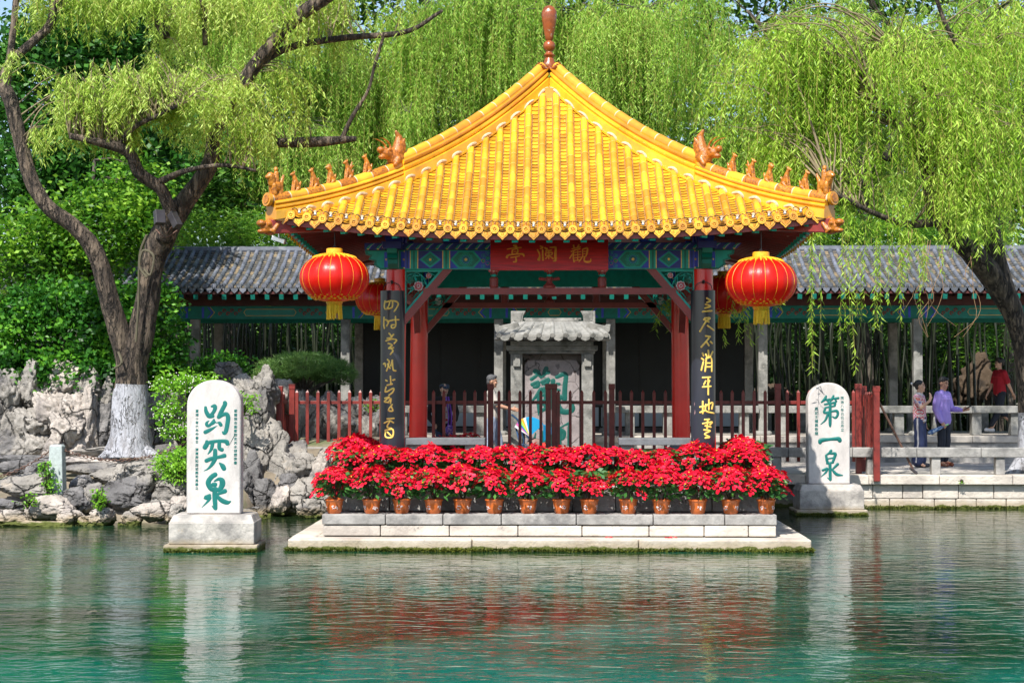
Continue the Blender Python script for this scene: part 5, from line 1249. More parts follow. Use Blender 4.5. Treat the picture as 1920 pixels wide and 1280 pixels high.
BK = [ # px, py, w, h, Y, kind, material
 # waterline boulders
 (20,975,70,36,26.9,'blk','rockl','mossy boulder at the waterline by the left edge'),(-40,990,90,40,26.6,'blk','rock','low mossy stone running past the left edge at the water'),(75,985,120,22,26.8,'slab','rockl','flat mossy ledge at the waterline below the post'),
 (92,950,90,50,27.4,'blk','rockl','pale sloping boulder between the post and the water'),(132,972,62,34,26.9,'blk','rockl','small pale boulder at the waterline right of the post'),(165,980,40,22,26.8,'blk','rockl','little mossy stone touching the water below the weed'),
 (190,975,44,40,26.9,'blk','rockl','square pale stone below the bright weed tuft'),(240,975,40,30,26.9,'blk','rock','small pale stone half under water beneath the dark ledge'),(283,962,70,40,27.0,'blk','rockl','rounded pale boulder with a moss foot left of the white stele'),
 (325,966,44,40,27.0,'blk','rock','stone at the waterline tucked behind the stele base'),(345,952,50,40,27.3,'blk','rockl','pale stone right behind the left stele base'),
 # middle course
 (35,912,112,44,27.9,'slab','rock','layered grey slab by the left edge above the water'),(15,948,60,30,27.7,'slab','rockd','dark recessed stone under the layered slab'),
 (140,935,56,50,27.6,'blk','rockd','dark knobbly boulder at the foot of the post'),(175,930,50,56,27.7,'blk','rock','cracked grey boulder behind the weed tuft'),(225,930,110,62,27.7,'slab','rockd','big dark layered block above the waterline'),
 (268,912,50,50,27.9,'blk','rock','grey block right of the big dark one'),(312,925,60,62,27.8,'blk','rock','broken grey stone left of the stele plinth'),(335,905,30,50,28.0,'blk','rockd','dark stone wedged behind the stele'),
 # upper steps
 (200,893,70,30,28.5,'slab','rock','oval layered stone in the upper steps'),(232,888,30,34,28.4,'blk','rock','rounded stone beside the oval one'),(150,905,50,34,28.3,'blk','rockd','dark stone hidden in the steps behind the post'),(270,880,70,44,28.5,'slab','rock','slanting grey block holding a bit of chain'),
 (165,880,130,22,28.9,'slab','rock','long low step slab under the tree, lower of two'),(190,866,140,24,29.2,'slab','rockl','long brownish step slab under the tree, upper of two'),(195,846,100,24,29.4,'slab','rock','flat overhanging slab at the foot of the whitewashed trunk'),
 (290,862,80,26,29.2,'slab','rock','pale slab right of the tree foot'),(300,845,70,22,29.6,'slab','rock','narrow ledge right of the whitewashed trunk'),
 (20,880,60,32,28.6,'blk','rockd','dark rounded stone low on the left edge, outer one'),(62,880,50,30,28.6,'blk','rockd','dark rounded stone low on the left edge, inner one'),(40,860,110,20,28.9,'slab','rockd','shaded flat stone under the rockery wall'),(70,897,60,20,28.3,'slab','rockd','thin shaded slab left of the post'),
]
for k, (px, py, w_, h_, Y, kd, m_, lab) in enumerate(BK): rock(px, py, w_, h_, Y, kd, m_, lab, i=k)
RW = [ # rockery wall behind
 (10,740,48,110,30.3,'taihu','rock'),(52,725,60,90,30.4,'taihu','rock'),(110,710,70,70,30.5,'taihu','rockl'),(160,730,60,80,30.4,'taihu','rock'),(200,745,44,70,30.5,'taihu','rock'),(15,815,56,80,30.2,'blk','rock'),(58,800,60,80,30.1,'taihu','rock'),
 (25,850,70,60,30.0,'blk','rock'),(72,840,50,70,30.0,'taihu','rock'),(95,775,60,90,30.1,'taihu','rockl'),(128,765,60,70,30.0,'taihu','rockl'),(160,785,46,110,30.1,'taihu','rockl'),(122,808,54,80,29.8,'taihu','rockl'),(100,845,54,70,29.7,'taihu','rockl'),(145,840,50,60,29.9,'taihu','rockl'),(185,800,44,80,30.3,'blk','rockd'),
 (300,790,60,90,30.6,'blk','rockd'),(250,780,60,100,31.0,'blk','rockd'),(335,830,60,70,30.3,'blk','rock'),(-20,790,60,140,30.2,'taihu','rock'),
 (490,860,80,170,29.7,'taihu','rock'),(545,890,70,110,29.8,'taihu','rock'),(600,890,80,90,29.9,'taihu','rock'),(500,945,80,60,29.0,'blk','rockd'),(575,945,90,60,29.0,'blk','rock'),(425,930,80,80,28.8,'blk','rockd'),(470,760,60,110,30.3,'taihu','rock'),
 (465,905,60,110,29.2,'taihu','rockd'),(480,850,56,90,29.5,'taihu','rock'),(485,790,60,110,30.0,'taihu','rock'),(492,728,50,80,30.3,'taihu','rock'),(520,880,44,130,29.4,'taihu','rock'),(455,800,40,90,30.1,'blk','rock'),(500,930,44,60,28.9,'blk','rockd'),(525,940,40,50,28.7,'taihu','rockl'),
 (560,880,60,70,29.3,'taihu','rock'),(600,885,50,70,29.2,'taihu','rockl'),(565,930,60,60,28.8,'taihu','rock'),(608,935,50,60,28.7,'blk','rock'),(585,955,50,36,28.4,'blk','rock'),(545,915,40,50,29.0,'blk','rockd'),(632,905,40,60,29.6,'blk','rockl'),
 (430,700,50,40,31.5,'blk','rock'),(455,718,40,40,31.2,'blk','rock'),(580,795,60,90,32.6,'blk','rock'),(640,800,60,90,32.6,'taihu','rock'),(690,805,60,80,32.6,'taihu','rock'),(610,760,50,50,32.8,'taihu','rock'),(668,765,50,50,32.8,'blk','rock'),(705,770,40,50,32.9,'blk','rock'),(545,770,50,70,32.8,'blk','rock'),
 (520,745,50,60,31.5,'blk','rock'),(415,960,60,40,28.2,'blk','rockd'),(470,965,60,26,28.2,'slab','rockd')]
def where(px, py):
    if px < 230: a = 'rockery wall left of the willow'
    elif px < 360: a = 'gap behind the white stele'
    elif px < 540 and py > 740: a = 'rock stack right of the stele'
    elif px < 540: a = 'rocks beside the pine shrub'
    elif py > 850: a = 'boulders left of the flowers'
    else: a = 'rocks behind the left fence'
    return a
groups_ = {}
for r0 in RW: groups_.setdefault(where(r0[0], r0[1]), []).append(r0)
for a, L in groups_.items():
    L.sort(key=lambda q: (round(q[1]/60), q[0]))
    rows = {}
    for q in L: rows.setdefault(round(q[1]/60), []).append(q)
    rk = sorted(rows)
    for ri, r_ in enumerate(rk):
        for ci, q in enumerate(rows[r_]):
            px, py, w_, h_, Y, kd, m_ = q
            lv = 'only row' if len(rk) == 1 else ['top row', 'second row', 'third row', 'fourth row', 'fifth row'][ri]
            rock(px, py, w_, h_, Y, kd, m_, f'{ORD[ci]} from left in the {lv} of the {a}', i=int(px+py), grp=a)
gr = rock(1832, 722, 70, 110, 42.0, 'taihu', 'rockb', 'big brown eroded garden rock behind the woman in red', i=2, grp=None)
rock(1455, 745, 80, 60, 41.5, 'blk', 'rockb', 'low brown boulder behind the gallery, left of the right stele', i=3, grp=None)
# concrete backing of the rockery wall
o = MB().box(P(-160, 0, 31).x, P(340, 0, 31).x, 30.9, 31.6, .6, P(0, 715, 31).z-.2).build('rockery_backing', M['rock'], bev=.05); tag(o, 'grey mortared backing wall behind the rockery stones on the left', 'wall')
# ------------------------------------------------------------------ tree tools
def limb(b, pts, n=16, seg=8, mi=0, amp=.09, seed=0, white=None):
    q = cr(pts, seg); base = len(b.v)
    P_ = [Vector(p[:3]) for p in q]; rad = [p[3] for p in q]
    b.tube(P_, rad, n, mi)
    for i in range(len(P_)):
        for k in range(n):
            v = Vector(b.v[base+i*n+k]); d = v-P_[i]
            a = 2*math.pi*k/n
            f_ = 1+amp*(noise.noise(Vector((math.cos(a)*2.2+seed, math.sin(a)*2.2, i*.12)))*1.4+noise.noise(Vector((math.cos(a)*6, math.sin(a)*6+seed, i*.3)))*.7)
            b.v[base+i*n+k] = tuple(P_[i]+d*f_)
def pp(lst, Y=None, k=1.0):
    """[(px, py, radius_px, Y)] -> points"""
    out = []
    for q in lst:
        y = q[3] if len(q) > 3 else Y
        v = P(q[0], q[1], y); out.append((v.x, v.y, v.z, k*q[2]/sc(y)))
    return out
def strands(r, A, OUT, Ls, ds, leafL, leafW, sway=.25, down=.55, twig=.004):
    """hanging willow strands. A (n,3) starts, OUT (n,3) start directions, Ls lengths"""
    n = len(A); mmax = int(Ls.max()/ds)+2; s = (np.arange(mmax)+.5)*ds
    S_ = np.broadcast_to(s, (n, mmax)); ok = S_ < Ls[:, None]
    ph = r.uniform(0, 6.28, (n, 2)); k = r.uniform(.8, 1.8, (n, 1)); amp = r.uniform(.02, .10, (n, 1))*sway*4
    reach = 1-np.exp(-S_/.55)
    pos = A[:, None, :]+OUT[:, None, :]*reach[..., None]*r.uniform(.15, .6, (n, 1, 1))
    pos = pos.copy(); pos[..., 2] -= np.maximum(S_-.25*reach, 0)
    pos[..., 0] += amp*np.sin(S_*k+ph[:, :1])*S_*.35; pos[..., 1] += amp*np.cos(S_*k+ph[:, 1:])*S_*.35
    p = pos[ok]; m_ = len(p)
    az = r.uniform(0, 6.283, m_); d = np.stack([np.cos(az), np.sin(az), -down-r.random(m_)*1.3], 1); d /= np.linalg.norm(d, axis=1)[:, None]
    p = p + np.stack([r.uniform(-.02, .02, m_), r.uniform(-.02, .02, m_), r.uniform(-.03, .03, m_)], 1)
    V, F = leafarr(p, d, r.uniform(.5, 1.45, m_)*leafL, r.uniform(.6, 1.4, m_)*leafW, r, .38)
    # twigs as thin crossed ribbons
    a = pos[:, :-1:2][ok[:, 1::2][:, :pos[:, :-1:2].shape[1]]] if False else None
    st_ = 3; i0 = np.arange(0, mmax-st_, st_); P0 = pos[:, i0]; P1 = pos[:, i0+st_]; o2 = ok[:, i0+st_]
    P0 = P0[o2]; P1 = P1[o2]; m2 = len(P0); an = r.uniform(0, 3.14, m2); sd = np.stack([np.cos(an), np.sin(an), np.zeros(m2)], 1)*twig
    T = np.stack([P0-sd, P0+sd, P1+sd*.8, P1-sd*.8], 1).reshape(-1, 3); TF = np.arange(m2*4).reshape(-1, 4)+len(V)
    return np.concatenate([V, T]), np.concatenate([F, TF]), np.concatenate([np.zeros(len(F), int), np.ones(len(TF), int)])
def join(parts):
    V, F, Mi, o_ = [], [], [], 0
    for v, f_, m_ in parts: V.append(v); F.append(f_+o_); Mi.append(m_); o_ += len(v)
    return np.concatenate(V), np.concatenate(F), np.concatenate(Mi)
def willow(name, label, trunk_limbs, blobs, seed, leafm, barkm, leafL=.13, leafW=.022, ds=.045, group=None, base=None, white=None, dens=1.0, extra=None, flat_=None, sp=.17):
    """trunk_limbs: lists of (x,y,z,r). blobs: (center, (rx,ry,rz), n_branches, strand length range)"""
    r = np.random.default_rng(seed); rg = random.Random(seed)
    p0 = trunk_limbs[0][0]; t_ = thing(name, label, 'tree', (p0[0], p0[1], p0[2]), 0, group)
    b = MB()
    for i, L in enumerate(trunk_limbs): limb(b, L, 18 if i < 3 else 10, 8, 0, .10 if i < 3 else .06, seed+i)
    allp = np.array([q[:3] for L in trunk_limbs for q in cr(L, 5)][3:])
    parts = []
    for (c, R_, nb, (l0, l1)) in blobs:
        c = np.array(c); kc = []
        for k in range(int(nb*dens)):
            while True:
                u = r.uniform(-1, 1, 3)
                if (u**2).sum() < 1: break
            if u[2] < -.2: u[2] = -u[2]*.6
            if len(kc) < max(3, nb/5): kc.append(u)
            else: u = kc[r.integers(len(kc))]+r.normal(0, .085, 3)
            e = c+u*np.array(R_)
            dd = np.linalg.norm((allp-e)*np.array([1, 1, .8]), axis=1) + np.maximum(allp[:, 2]-e[2], 0)*1.2
            a = allp[np.argmin(dd+r.uniform(0, .6, len(dd)))]
            L = np.linalg.norm(e-a)
            mid = (a+e)/2+np.array([0, 0, .16*L])+r.normal(0, .06, 3)*L
            q = np.array(cr([tuple(a), tuple(mid), tuple(e)], 6)); nq = len(q)
            rr = min(.035, .008+.007*L)
            b.tube([Vector(x) for x in q], [rr*(1-.85*i/(nq-1)) for i in range(nq)], 5, 2 if leafm is not LVb else 0)
            ns = max(3, int(L*.7/sp)); ns = min(ns, 26)
            tt = r.uniform(.30, 1.0, ns); idx = tt*(nq-1); i0 = np.minimum(idx.astype(int), nq-2); fr = (idx-i0)[:, None]
            A = q[i0]*(1-fr)+q[i0+1]*fr
            dirv = (e-a)/max(L, .1); O = np.stack([dirv[0]+r.normal(0, .6, ns), dirv[1]+r.normal(0, .6, ns), np.full(ns, .25)], 1)
            parts.append(strands(r, A, O, r.uniform(l0, l1, ns), ds, leafL, leafW))
    if extra: parts += extra(r)
    V, F, Mi = join(parts)
    me = b.mesh('trunk', [barkm, M['lime'], M['twigl']], 180, wloc(t_))
    if white:
        z = wloc(t_).z
        mi = [b.m[k_] if b.m[k_] else 1 if sum(me.vertices[v].co.z for v in p.vertices)/len(p.vertices)+z < white+.02*math.sin(k_*1.7) else 0 for k_, p in enumerate(me.polygons)]
        me.polygons.foreach_set('material_index', mi)
    link('trunk', me, t_)
    link('crown', fastmesh('crown', V-np.array(wloc(t_)), F, [leafm, M['twig']], Mi), t_)
    global NL; NL += len(F)
    return t_
NL = 0
def cluster(r, C, N, rad, L, W, up=.3):
    """N leaves spread about each of the centres C"""
    c = np.repeat(C, N, 0); n = len(c); p = c+r.normal(0, 1, (n, 3))*rad
    d = r.normal(0, 1, (n, 3)); d[:, 2] = d[:, 2]*.5-.25+up*0; d /= np.linalg.norm(d, axis=1)[:, None]
    return leafarr(p, d, r.uniform(.7, 1.3, n)*L, r.uniform(.7, 1.3, n)*W, r, .45)
def blobpts(r, c, R_, n, shell=.55):
    u = r.normal(0, 1, (n, 3)); u /= np.linalg.norm(u, axis=1)[:, None]
    k = r.uniform(shell, 1, n)**(.6)
    wob = 1+.22*np.sin(u[:, 0]*5+c[0])*np.cos(u[:, 2]*6+c[2])
    return np.array(c)+u*np.array(R_)*(k*wob)[:, None]
def broad(name, label, limbs, blobs, seed, leafm, L=.14, W=.075, N=16, rad=.16, group=None, cat='tree', barkm='barkd'):
    r = np.random.default_rng(seed); p0 = limbs[0][0]; t_ = thing(name, label, cat, p0[:3], 0, group)
    b = MB()
    for i, q in enumerate(limbs): limb(b, q, 12, 6, 0, .07, seed+i)
    Cs = np.concatenate([blobpts(r, c, R_, n) for c, R_, n in blobs]); V, F = cluster(r, Cs, N, rad, L, W)
    allp = np.array([q[:3] for l_ in limbs for q in cr(l_, 4)])
    for e in Cs[::max(1, len(Cs)//60)]:
        a = allp[np.argmin(np.linalg.norm(allp-e, axis=1))]; b.tube([Vector(a), Vector((a+e)/2+np.array([0, 0, .1])), Vector(e)], [.03, .02, .006], 5)
    me = b.mesh('trunk', M[barkm], 180, wloc(t_)); link('trunk', me, t_)
    link('crown', fastmesh('crown', V-np.array(wloc(t_)), F, leafm), t_)
    global NL; NL += len(F); return t_
def W3(px, py, Y): return tuple(P(px, py, Y))
def BL(px, py, Y, rx, ry, dz, nb, l=(1, 2)): return (W3(px, py, Y), (rx/sc(Y), dz, ry/sc(Y)), nb, l)
# ------------------------------------------------------------------ left whitewashed willow
WL = [pp([(243,856,50,29.5),(243,836,42,29.5),(243,800,36,29.5),(246,720,30,29.5),(250,665,30,29.5),(264,620,25,29.5),(277,560,22,29.5),(286,495,23,29.5),(304,445,25,29.4),(336,392,20,29.3),(372,345,17,29.2),(396,300,15,29.2),(402,255,13,29.2),(430,195,12,29.3),(480,120,13,29.4),(545,45,12,29.4),(600,0,12,29.4),(660,-40,9,29.4)]),
      pp([(243,700,22,29.5),(228,640,20,29.4),(205,560,17.5,29.2),(182,480,17,29.1),(145,430,15,29.0),(92,390,14,28.9),(62,345,14,28.9),(42,280,13,28.9),(20,190,14,28.9),(8,160,12,29.0),(18,120,9,29.1),(60,80,8,29.2),(95,45,8,29.3),(100,0,6,29.3)]),
      pp([(310,445,20,29.3),(318,400,12,29.0),(302,355,12,28.8),(262,325,12,28.6),(240,285,11,28.4),(190,268,8,28.2),(130,255,6,28.0)]),
      pp([(290,345,8,28.8),(350,320,5,28.5),(420,310,4,28.4),(480,320,3,28.3)]),pp([(225,275,7,28.4),(250,240,5,28.2),(300,215,4,28.1),(340,195,3,28)]),
      pp([(10,170,9,29),(20,100,7,29.1),(30,0,6,29.2),(30,-40,5,29.2)]),
      pp([(470,130,8,29.4),(540,90,7,29.7),(640,72,6,30),(760,60,5,30),(830,20,3,30)]),
      pp([(540,45,9,29.4),(600,10,7,29.4),(660,-30,6,29.5)]),
      pp([(520,268,9,30),(600,266,10,30),(668,260,5,30)]),
      pp([(640,262,5,30),(660,220,4,30),(690,170,3,30),(703,120,3,30),(720,66,3,30)]),
      pp([(275,-20,12,29.6),(290,25,11,29.5),(312,70,8,29.4)]), pp([(355,-20,7,29.6),(380,20,6,29.6),(385,85,5,29.6)]),
      pp([(268,845,16,29.4),(288,853,9,29.2),(302,860,4,29.1)]), pp([(218,845,16,29.4),(200,853,9,29.2),(186,858,4,29.1)])]
def roots(r): return []
WL = [[(x_, y_, z_, r_) for k_, (x_, y_, z_, r_) in enumerate(l_)] for i_, l_ in enumerate(WL)]
t_ = willow('willow_tree', 'old forked willow with a whitewashed trunk foot on the left bank', WL,
    [BL(300,195,28.6,205,115,1.1,230,(.25,.7)), BL(190,240,28.4,110,60,.6,40,(.4,.8)), BL(420,230,28.9,90,60,.7,30,(.5,1.0)), BL(230,0,29.3,220,60,1.0,70,(.4,1.1)), BL(430,20,29.6,180,80,1.0,80,(.5,1.3)), BL(500,190,29.8,90,90,.8,36,(.5,1.3)), BL(600,-20,30,160,40,1.0,26,(.5,1.6)), BL(60,120,29,70,60,.5,7,(.3,.6))],
    1, LVy, M['bark'], .105, .020, .036, white=P(243, 722, 29.5).z, sp=.085)
# fix: floodlights strapped on the trunk
fl = thing('tree_floodlight', 'pair of dark brown floodlight boxes strapped at the fork of the whitewashed willow', 'floodlight', P(310,425,28.7))
b = MB(); b.bar(P(298,395,28.7), P(300,420,28.65), .17, .14); b.bar(P(322,400,28.7), P(334,425,28.6), .13, .13); b.build('housing', M['dkmetal'], fl, bev=.01)
b = MB(); b.tube(cr([P(292,430,28.95), P(310,445,28.85), P(332,432,28.95)], 4), .012, 5); b.tube(cr([P(300,420,28.7), P(310,438,28.8), P(322,425,28.7)], 4), .01, 5); b.build('strap', M['iron'], fl)
rp_ = MB()
for a in ([(255,640,29.15),(260,560,29.1),(262,480,29.0),(275,440,28.95)], [(270,505,28.95),(282,515,28.9),(288,480,28.9),(268,470,28.95),(262,500,28.95),(275,520,28.9)], [(215,690,29.2),(228,680,29.1),(222,660,29.2)]):
    rp_.tube(cr([P(*q) for q in a], 5), .022, 6)
o = rp_.build('rope', mat('old rope', (.09,.08,.05), .9)); tag(o, 'old cable looped down the right fork of the whitewashed willow', 'rope')
# ------------------------------------------------------------------ right willow, trunk at the right edge
WR = [pp([(1936,880,40,31.8),(1932,850,28,31.8),(1926,760,20,31.8),(1918,660,20,31.7),(1904,600,22,31.6),(1878,545,27,31.5),(1836,490,25,31.3),(1795,450,20,31.0),(1768,420,18,30.8),(1745,380,13,30.5),(1735,320,11,30.3),(1700,250,9,30),(1640,180,7,29.8)]),
      pp([(1885,555,24,31.5),(1866,480,22,31.5),(1858,400,19,31.4),(1870,320,18,31.3),(1905,240,14,31.2),(1940,120,12,31),(1960,0,10,31)]),
      pp([(1868,330,14,31.2),(1800,240,9,30.8),(1740,170,7,30.4),(1680,90,5,30.2)]),pp([(1905,250,10,31.2),(1840,150,7,31),(1780,60,5,30.8),(1750,-20,5,30.6)]),
      pp([(1760,415,12,30.7),(1700,420,8,30.0),(1640,400,6,29.4),(1560,360,4,29)]),
      pp([(1930,860,30,31.7),(1900,885,14,31.5),(1880,895,6,31.4)])]
WR = [[(x_, y_, z_, r_*.84) for (x_, y_, z_, r_) in l_] for l_ in WR]
def wr_extra(r):
    out = []
    for (px, py, n, l0, l1) in ((1650,440,5,1.3,2.0),(1590,430,4,1.6,2.4),(1620,440,3,1.2,1.7),(1525,440,4,1.5,2.4),(1365,575,4,.2,.6),(1385,590,6,.3,.9),(1440,580,5,.2,.9),(1460,560,3,.2,.6),(1710,460,6,.8,1.8),(1250,590,7,.1,.7),(1690,400,7,.8,1.6),(1810,400,6,.4,1.0),(1735,470,4,.5,1.0),(1800,440,6,.3,.8),(1850,430,8,.3,.9),(1890,450,5,.2,.6),(1480,470,3,.3,.8)):
        A = np.array([W3(px+r.uniform(-14, 14), py-30, 29.2+r.uniform(-.6, .6)) for _ in range(n)])
        O = np.stack([r.normal(0, .25, n), r.normal(0, .25, n), np.zeros(n)], 1)
        out.append(strands(r, A, O, r.uniform(l0, l1, n)*1.22, .028, .115, .019, sway=.12))
    return out
def FR(px, py, n): return [px]
willow('willow_tree', 'big leaning willow at the right edge whose branches hang over the gallery roof', WR,
    [BL(1640,120,30.0,330,130,1.6,120,(1.0,2.3)), BL(1780,260,29.6,170,110,1.3,70,(1.0,2.2)), BL(1560,260,29.8,200,90,1.2,60,(.8,1.8)), BL(1880,150,30.5,120,180,1.2,60,(1.0,2.4)), BL(1870,330,29.6,100,90,.8,26,(.8,1.6)), BL(1450,150,30.5,140,90,1.2,26,(.8,1.8))],
    2, LV, M['bark'], .125, .021, .042, white=P(1925, 768, 31.8).z, extra=wr_extra)
# bare hanging twigs
b = MB(); rg = random.Random(77)
for (px, py, L) in ((1740,450,.0),(1735,480,0),(1765,460,0),(1820,480,0),(1705,430,0)):
    for k in range(2):
        q = [P(px+rg.uniform(-8, 8)+j*rg.uniform(-9, 6), py+j*38, 29.3) for j in range(5)]; b.tube(cr(q, 3), [.006-.0003*i for i in range(13)], 4)
o = b.build('hanging_twigs', mat('bare twig', (.33, .20, .10), .8)); tag(o, 'bare brown willow twigs hanging in front of the gallery roof on the right', 'twigs')
# ------------------------------------------------------------------ willows behind the gallery
def far_willow(px, Y, lab, seed, blobs, limbs=None, lm=None, top=120, w=16):
    g = P(px, 700, Y); zt_ = P(px, top, Y).z; x, y = g.x, Y
    L = [[(x, y, .5, w/sc(Y)*1.3), (x+.1, y, 2.5, w/sc(Y)), (x-.1, y, 4.6, w/sc(Y)*.9), (x+.1, y, 6.2, w/sc(Y)*.75), (x, y, zt_, w/sc(Y)*.35)]]
    for l in (limbs or []): L.append(pp(l, Y-.5))
    return willow('willow_tree', lab, L, blobs, seed, lm or LVb, M['barkd'], .13, .0225, .046, 'willows behind the gallery', sp=.135, dens=.88)
far_willow(1615, 43, 'willow behind the gallery with its dark trunk showing right of the roof', 3,
    [BL(1480,90,42,280,170,1.8,100,(1.5,3.2)), BL(1640,250,43.5,230,120,1.6,60,(1.2,2.6)), BL(1380,280,42,110,80,1.2,30,(1.0,2.2))],
    [[(1610,330,14),(1600,230,13),(1590,190,11),(1600,180,9)],[(1600,210,9),(1560,170,7),(1500,110,5),(1440,60,4),(1400,20,3)],[(1595,200,8),(1540,150,6),(1440,120,5),(1340,90,4)],[(1600,340,9),(1540,300,6),(1500,310,4)],[(1660,300,10),(1720,140,8),(1700,80,6),(1640,20,4)],[(1640,360,9),(1600,320,8)]], top=180)
far_willow(1120, 46, 'tall willow curtain straight behind the pavilion finial', 4,
    [BL(1130,60,44,260,150,2,110,(1.8,4.0)), BL(960,80,45,240,150,2,100,(1.8,4.0)), BL(1180,220,44,130,120,1.5,40,(1.5,3.0))], top=0)
far_willow(800, 47, 'willow with long hanging branches behind the left half of the roof', 5,
    [BL(800,90,45,240,150,2,110,(1.8,4.0)), BL(660,180,45,190,130,2,80,(1.5,3.6)), BL(760,260,44,110,80,1.5,30,(1.2,2.6))], top=0, limbs=[[(820,120,6),(780,180,5),(700,230,4)]])
far_willow(445, 44, 'willow with a thick dark trunk behind the fork of the old willow', 6,
    [BL(520,60,43,200,150,2,80,(1.2,3.0)), BL(420,170,44,160,120,1.5,60,(1.2,2.6)), BL(560,270,43,130,90,1.5,44,(1.2,2.6)), BL(330,60,44,120,110,1.4,20,(.8,2.0))], top=20, w=22)
far_willow(1880, 44, 'willow behind the gallery at the right edge', 7,
    [BL(1850,120,43,220,180,2,90,(1.5,3.4)), BL(1780,350,42.5,200,70,1.2,50,(1.0,2.0))], top=50)
LK = leafmat('shade-darkened bamboo leaves', (.008, .03, .005), (.02, .06, .01), (.08, .17, .02), .25)  # leaf colour darkened to stand in for shade behind the gallery
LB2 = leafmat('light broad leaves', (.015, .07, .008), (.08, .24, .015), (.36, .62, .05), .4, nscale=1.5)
# ------------------------------------------------------------------ broad leaved trees, left
def trunkpts(px, Y, top, w, bend=.2): g = P(px, 700, Y); z = P(px, top, Y).z; return [(g.x, Y, .6, w/sc(Y)*1.2), (g.x+bend, Y, z*.35, w/sc(Y)), (g.x-bend*.5, Y, z*.7, w/sc(Y)*.7), (g.x, Y, z, w/sc(Y)*.3)]
def BB(px, py, Y, rx, ry, dz, n): return (W3(px, py, Y), (rx/sc(Y), dz, ry/sc(Y)), n)
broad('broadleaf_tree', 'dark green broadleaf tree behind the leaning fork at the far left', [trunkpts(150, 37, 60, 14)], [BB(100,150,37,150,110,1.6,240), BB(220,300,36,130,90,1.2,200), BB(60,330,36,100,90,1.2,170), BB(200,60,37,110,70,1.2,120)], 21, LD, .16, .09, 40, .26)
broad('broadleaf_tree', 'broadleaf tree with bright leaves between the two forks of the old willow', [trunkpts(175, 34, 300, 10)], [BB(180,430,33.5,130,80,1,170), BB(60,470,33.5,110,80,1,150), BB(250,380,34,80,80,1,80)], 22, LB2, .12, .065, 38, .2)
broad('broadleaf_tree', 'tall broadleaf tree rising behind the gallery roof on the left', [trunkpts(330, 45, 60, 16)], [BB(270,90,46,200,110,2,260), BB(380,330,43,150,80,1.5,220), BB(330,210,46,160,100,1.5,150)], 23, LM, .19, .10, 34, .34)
# bright bamboo tops over the roof
def stuffleaf(name, label, cat, blobs, seed, leafm, L, W, N, rad, kind='stuff'):
    r = np.random.default_rng(seed); Cs = np.concatenate([blobpts(r, c, R_, n, .2) for c, R_, n in blobs]); V, F = cluster(r, Cs, N, rad, L, W)
    o = link(name, fastmesh(name, V, F, leafm)); tag(o, label, cat, kind=kind)
    global NL; NL += len(F); return o
stuffleaf('bamboo_foliage', 'feathery green bamboo foliage above and behind the gallery roof', 'foliage',
    [BB(430,440,41.5,180,50,.7,500), BB(600,450,41.5,160,45,.7,400), BB(1480,440,41.5,160,35,.7,420), BB(1640,440,41.5,200,40,.7,500), BB(1800,450,41.5,150,50,.7,300),
     BB(1830,620,43,90,80,.6,160)], 31, LBAM, .16, .024, 14, .14)
stuffleaf('bamboo_undergrowth', 'shade-darkened bamboo leaves between the culms behind the open bays', 'foliage', [BB(1500,640,44,150,90,.6,300), BB(1800,620,44,140,120,.6,500), BB(460,640,44,180,60,.6,300), BB(1620,760,44,180,50,.6,300), BB(380,780,44,160,40,.6,200)], 34, LK, .17, .03, 16, .16)
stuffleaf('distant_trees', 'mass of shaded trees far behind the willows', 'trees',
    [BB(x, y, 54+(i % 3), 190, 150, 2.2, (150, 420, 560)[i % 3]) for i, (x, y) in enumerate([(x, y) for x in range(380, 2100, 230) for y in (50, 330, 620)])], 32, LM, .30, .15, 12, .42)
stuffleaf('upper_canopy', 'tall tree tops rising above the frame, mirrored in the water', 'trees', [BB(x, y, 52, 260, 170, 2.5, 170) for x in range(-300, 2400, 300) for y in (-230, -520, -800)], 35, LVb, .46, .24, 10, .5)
stuffleaf('distant_trees', 'shade-darkened hedge and tree mass beyond the bamboo grove', 'trees', [BB(x, 740, 49, 170, 120, 1.5, 460) for x in range(-100, 2100, 200)], 33, LK, .22, .12, 12, .3)
# bamboo culms
culm = []
for k in range(4):
    b = MB(); rg = random.Random(k); pts = [(0, 0, 0), (rg.uniform(-.1, .1), 0, 1.5), (rg.uniform(-.2, .2), rg.uniform(-.1, .1), 3), (rg.uniform(-.5, .5), 0, 4.6)]
    q = cr(pts, 8); b.tube(q, [(.030-.0006*i)*(1.12 if i % 3 == 0 else 1) for i in range(len(q))], 6); culm.append(b.mesh('bamboo_culm', M['bambooc'], 60))
rg = random.Random(8)
def culms(x0, x1, n, lab, g):
    for i in range(n):
        Y = rg.uniform(40.6, 43.5); x = P(x0+(x1-x0)*(i+rg.random())/n, 700, Y).x; o = link('bamboo_culm', culm[i % 4]); o.location = (x, Y, .55); o.rotation_euler = (0, 0, rg.uniform(0, 6)); s_ = rg.uniform(.8, 1.4); o.scale = (s_, s_, 1)
        tag(o, lab, 'bamboo', g)
culms(290, 690, 95, 'one of the many dark bamboo culms in the left open bays of the gallery', 'bamboo culms behind the left bays'); culms(1405, 1720, 80, 'one of the many dark bamboo culms behind the right stele', 'bamboo culms behind the right bays'); culms(1725, 1920, 26, 'one of the thin bamboo culms behind the visitors at the right', 'bamboo culms behind the visitors')
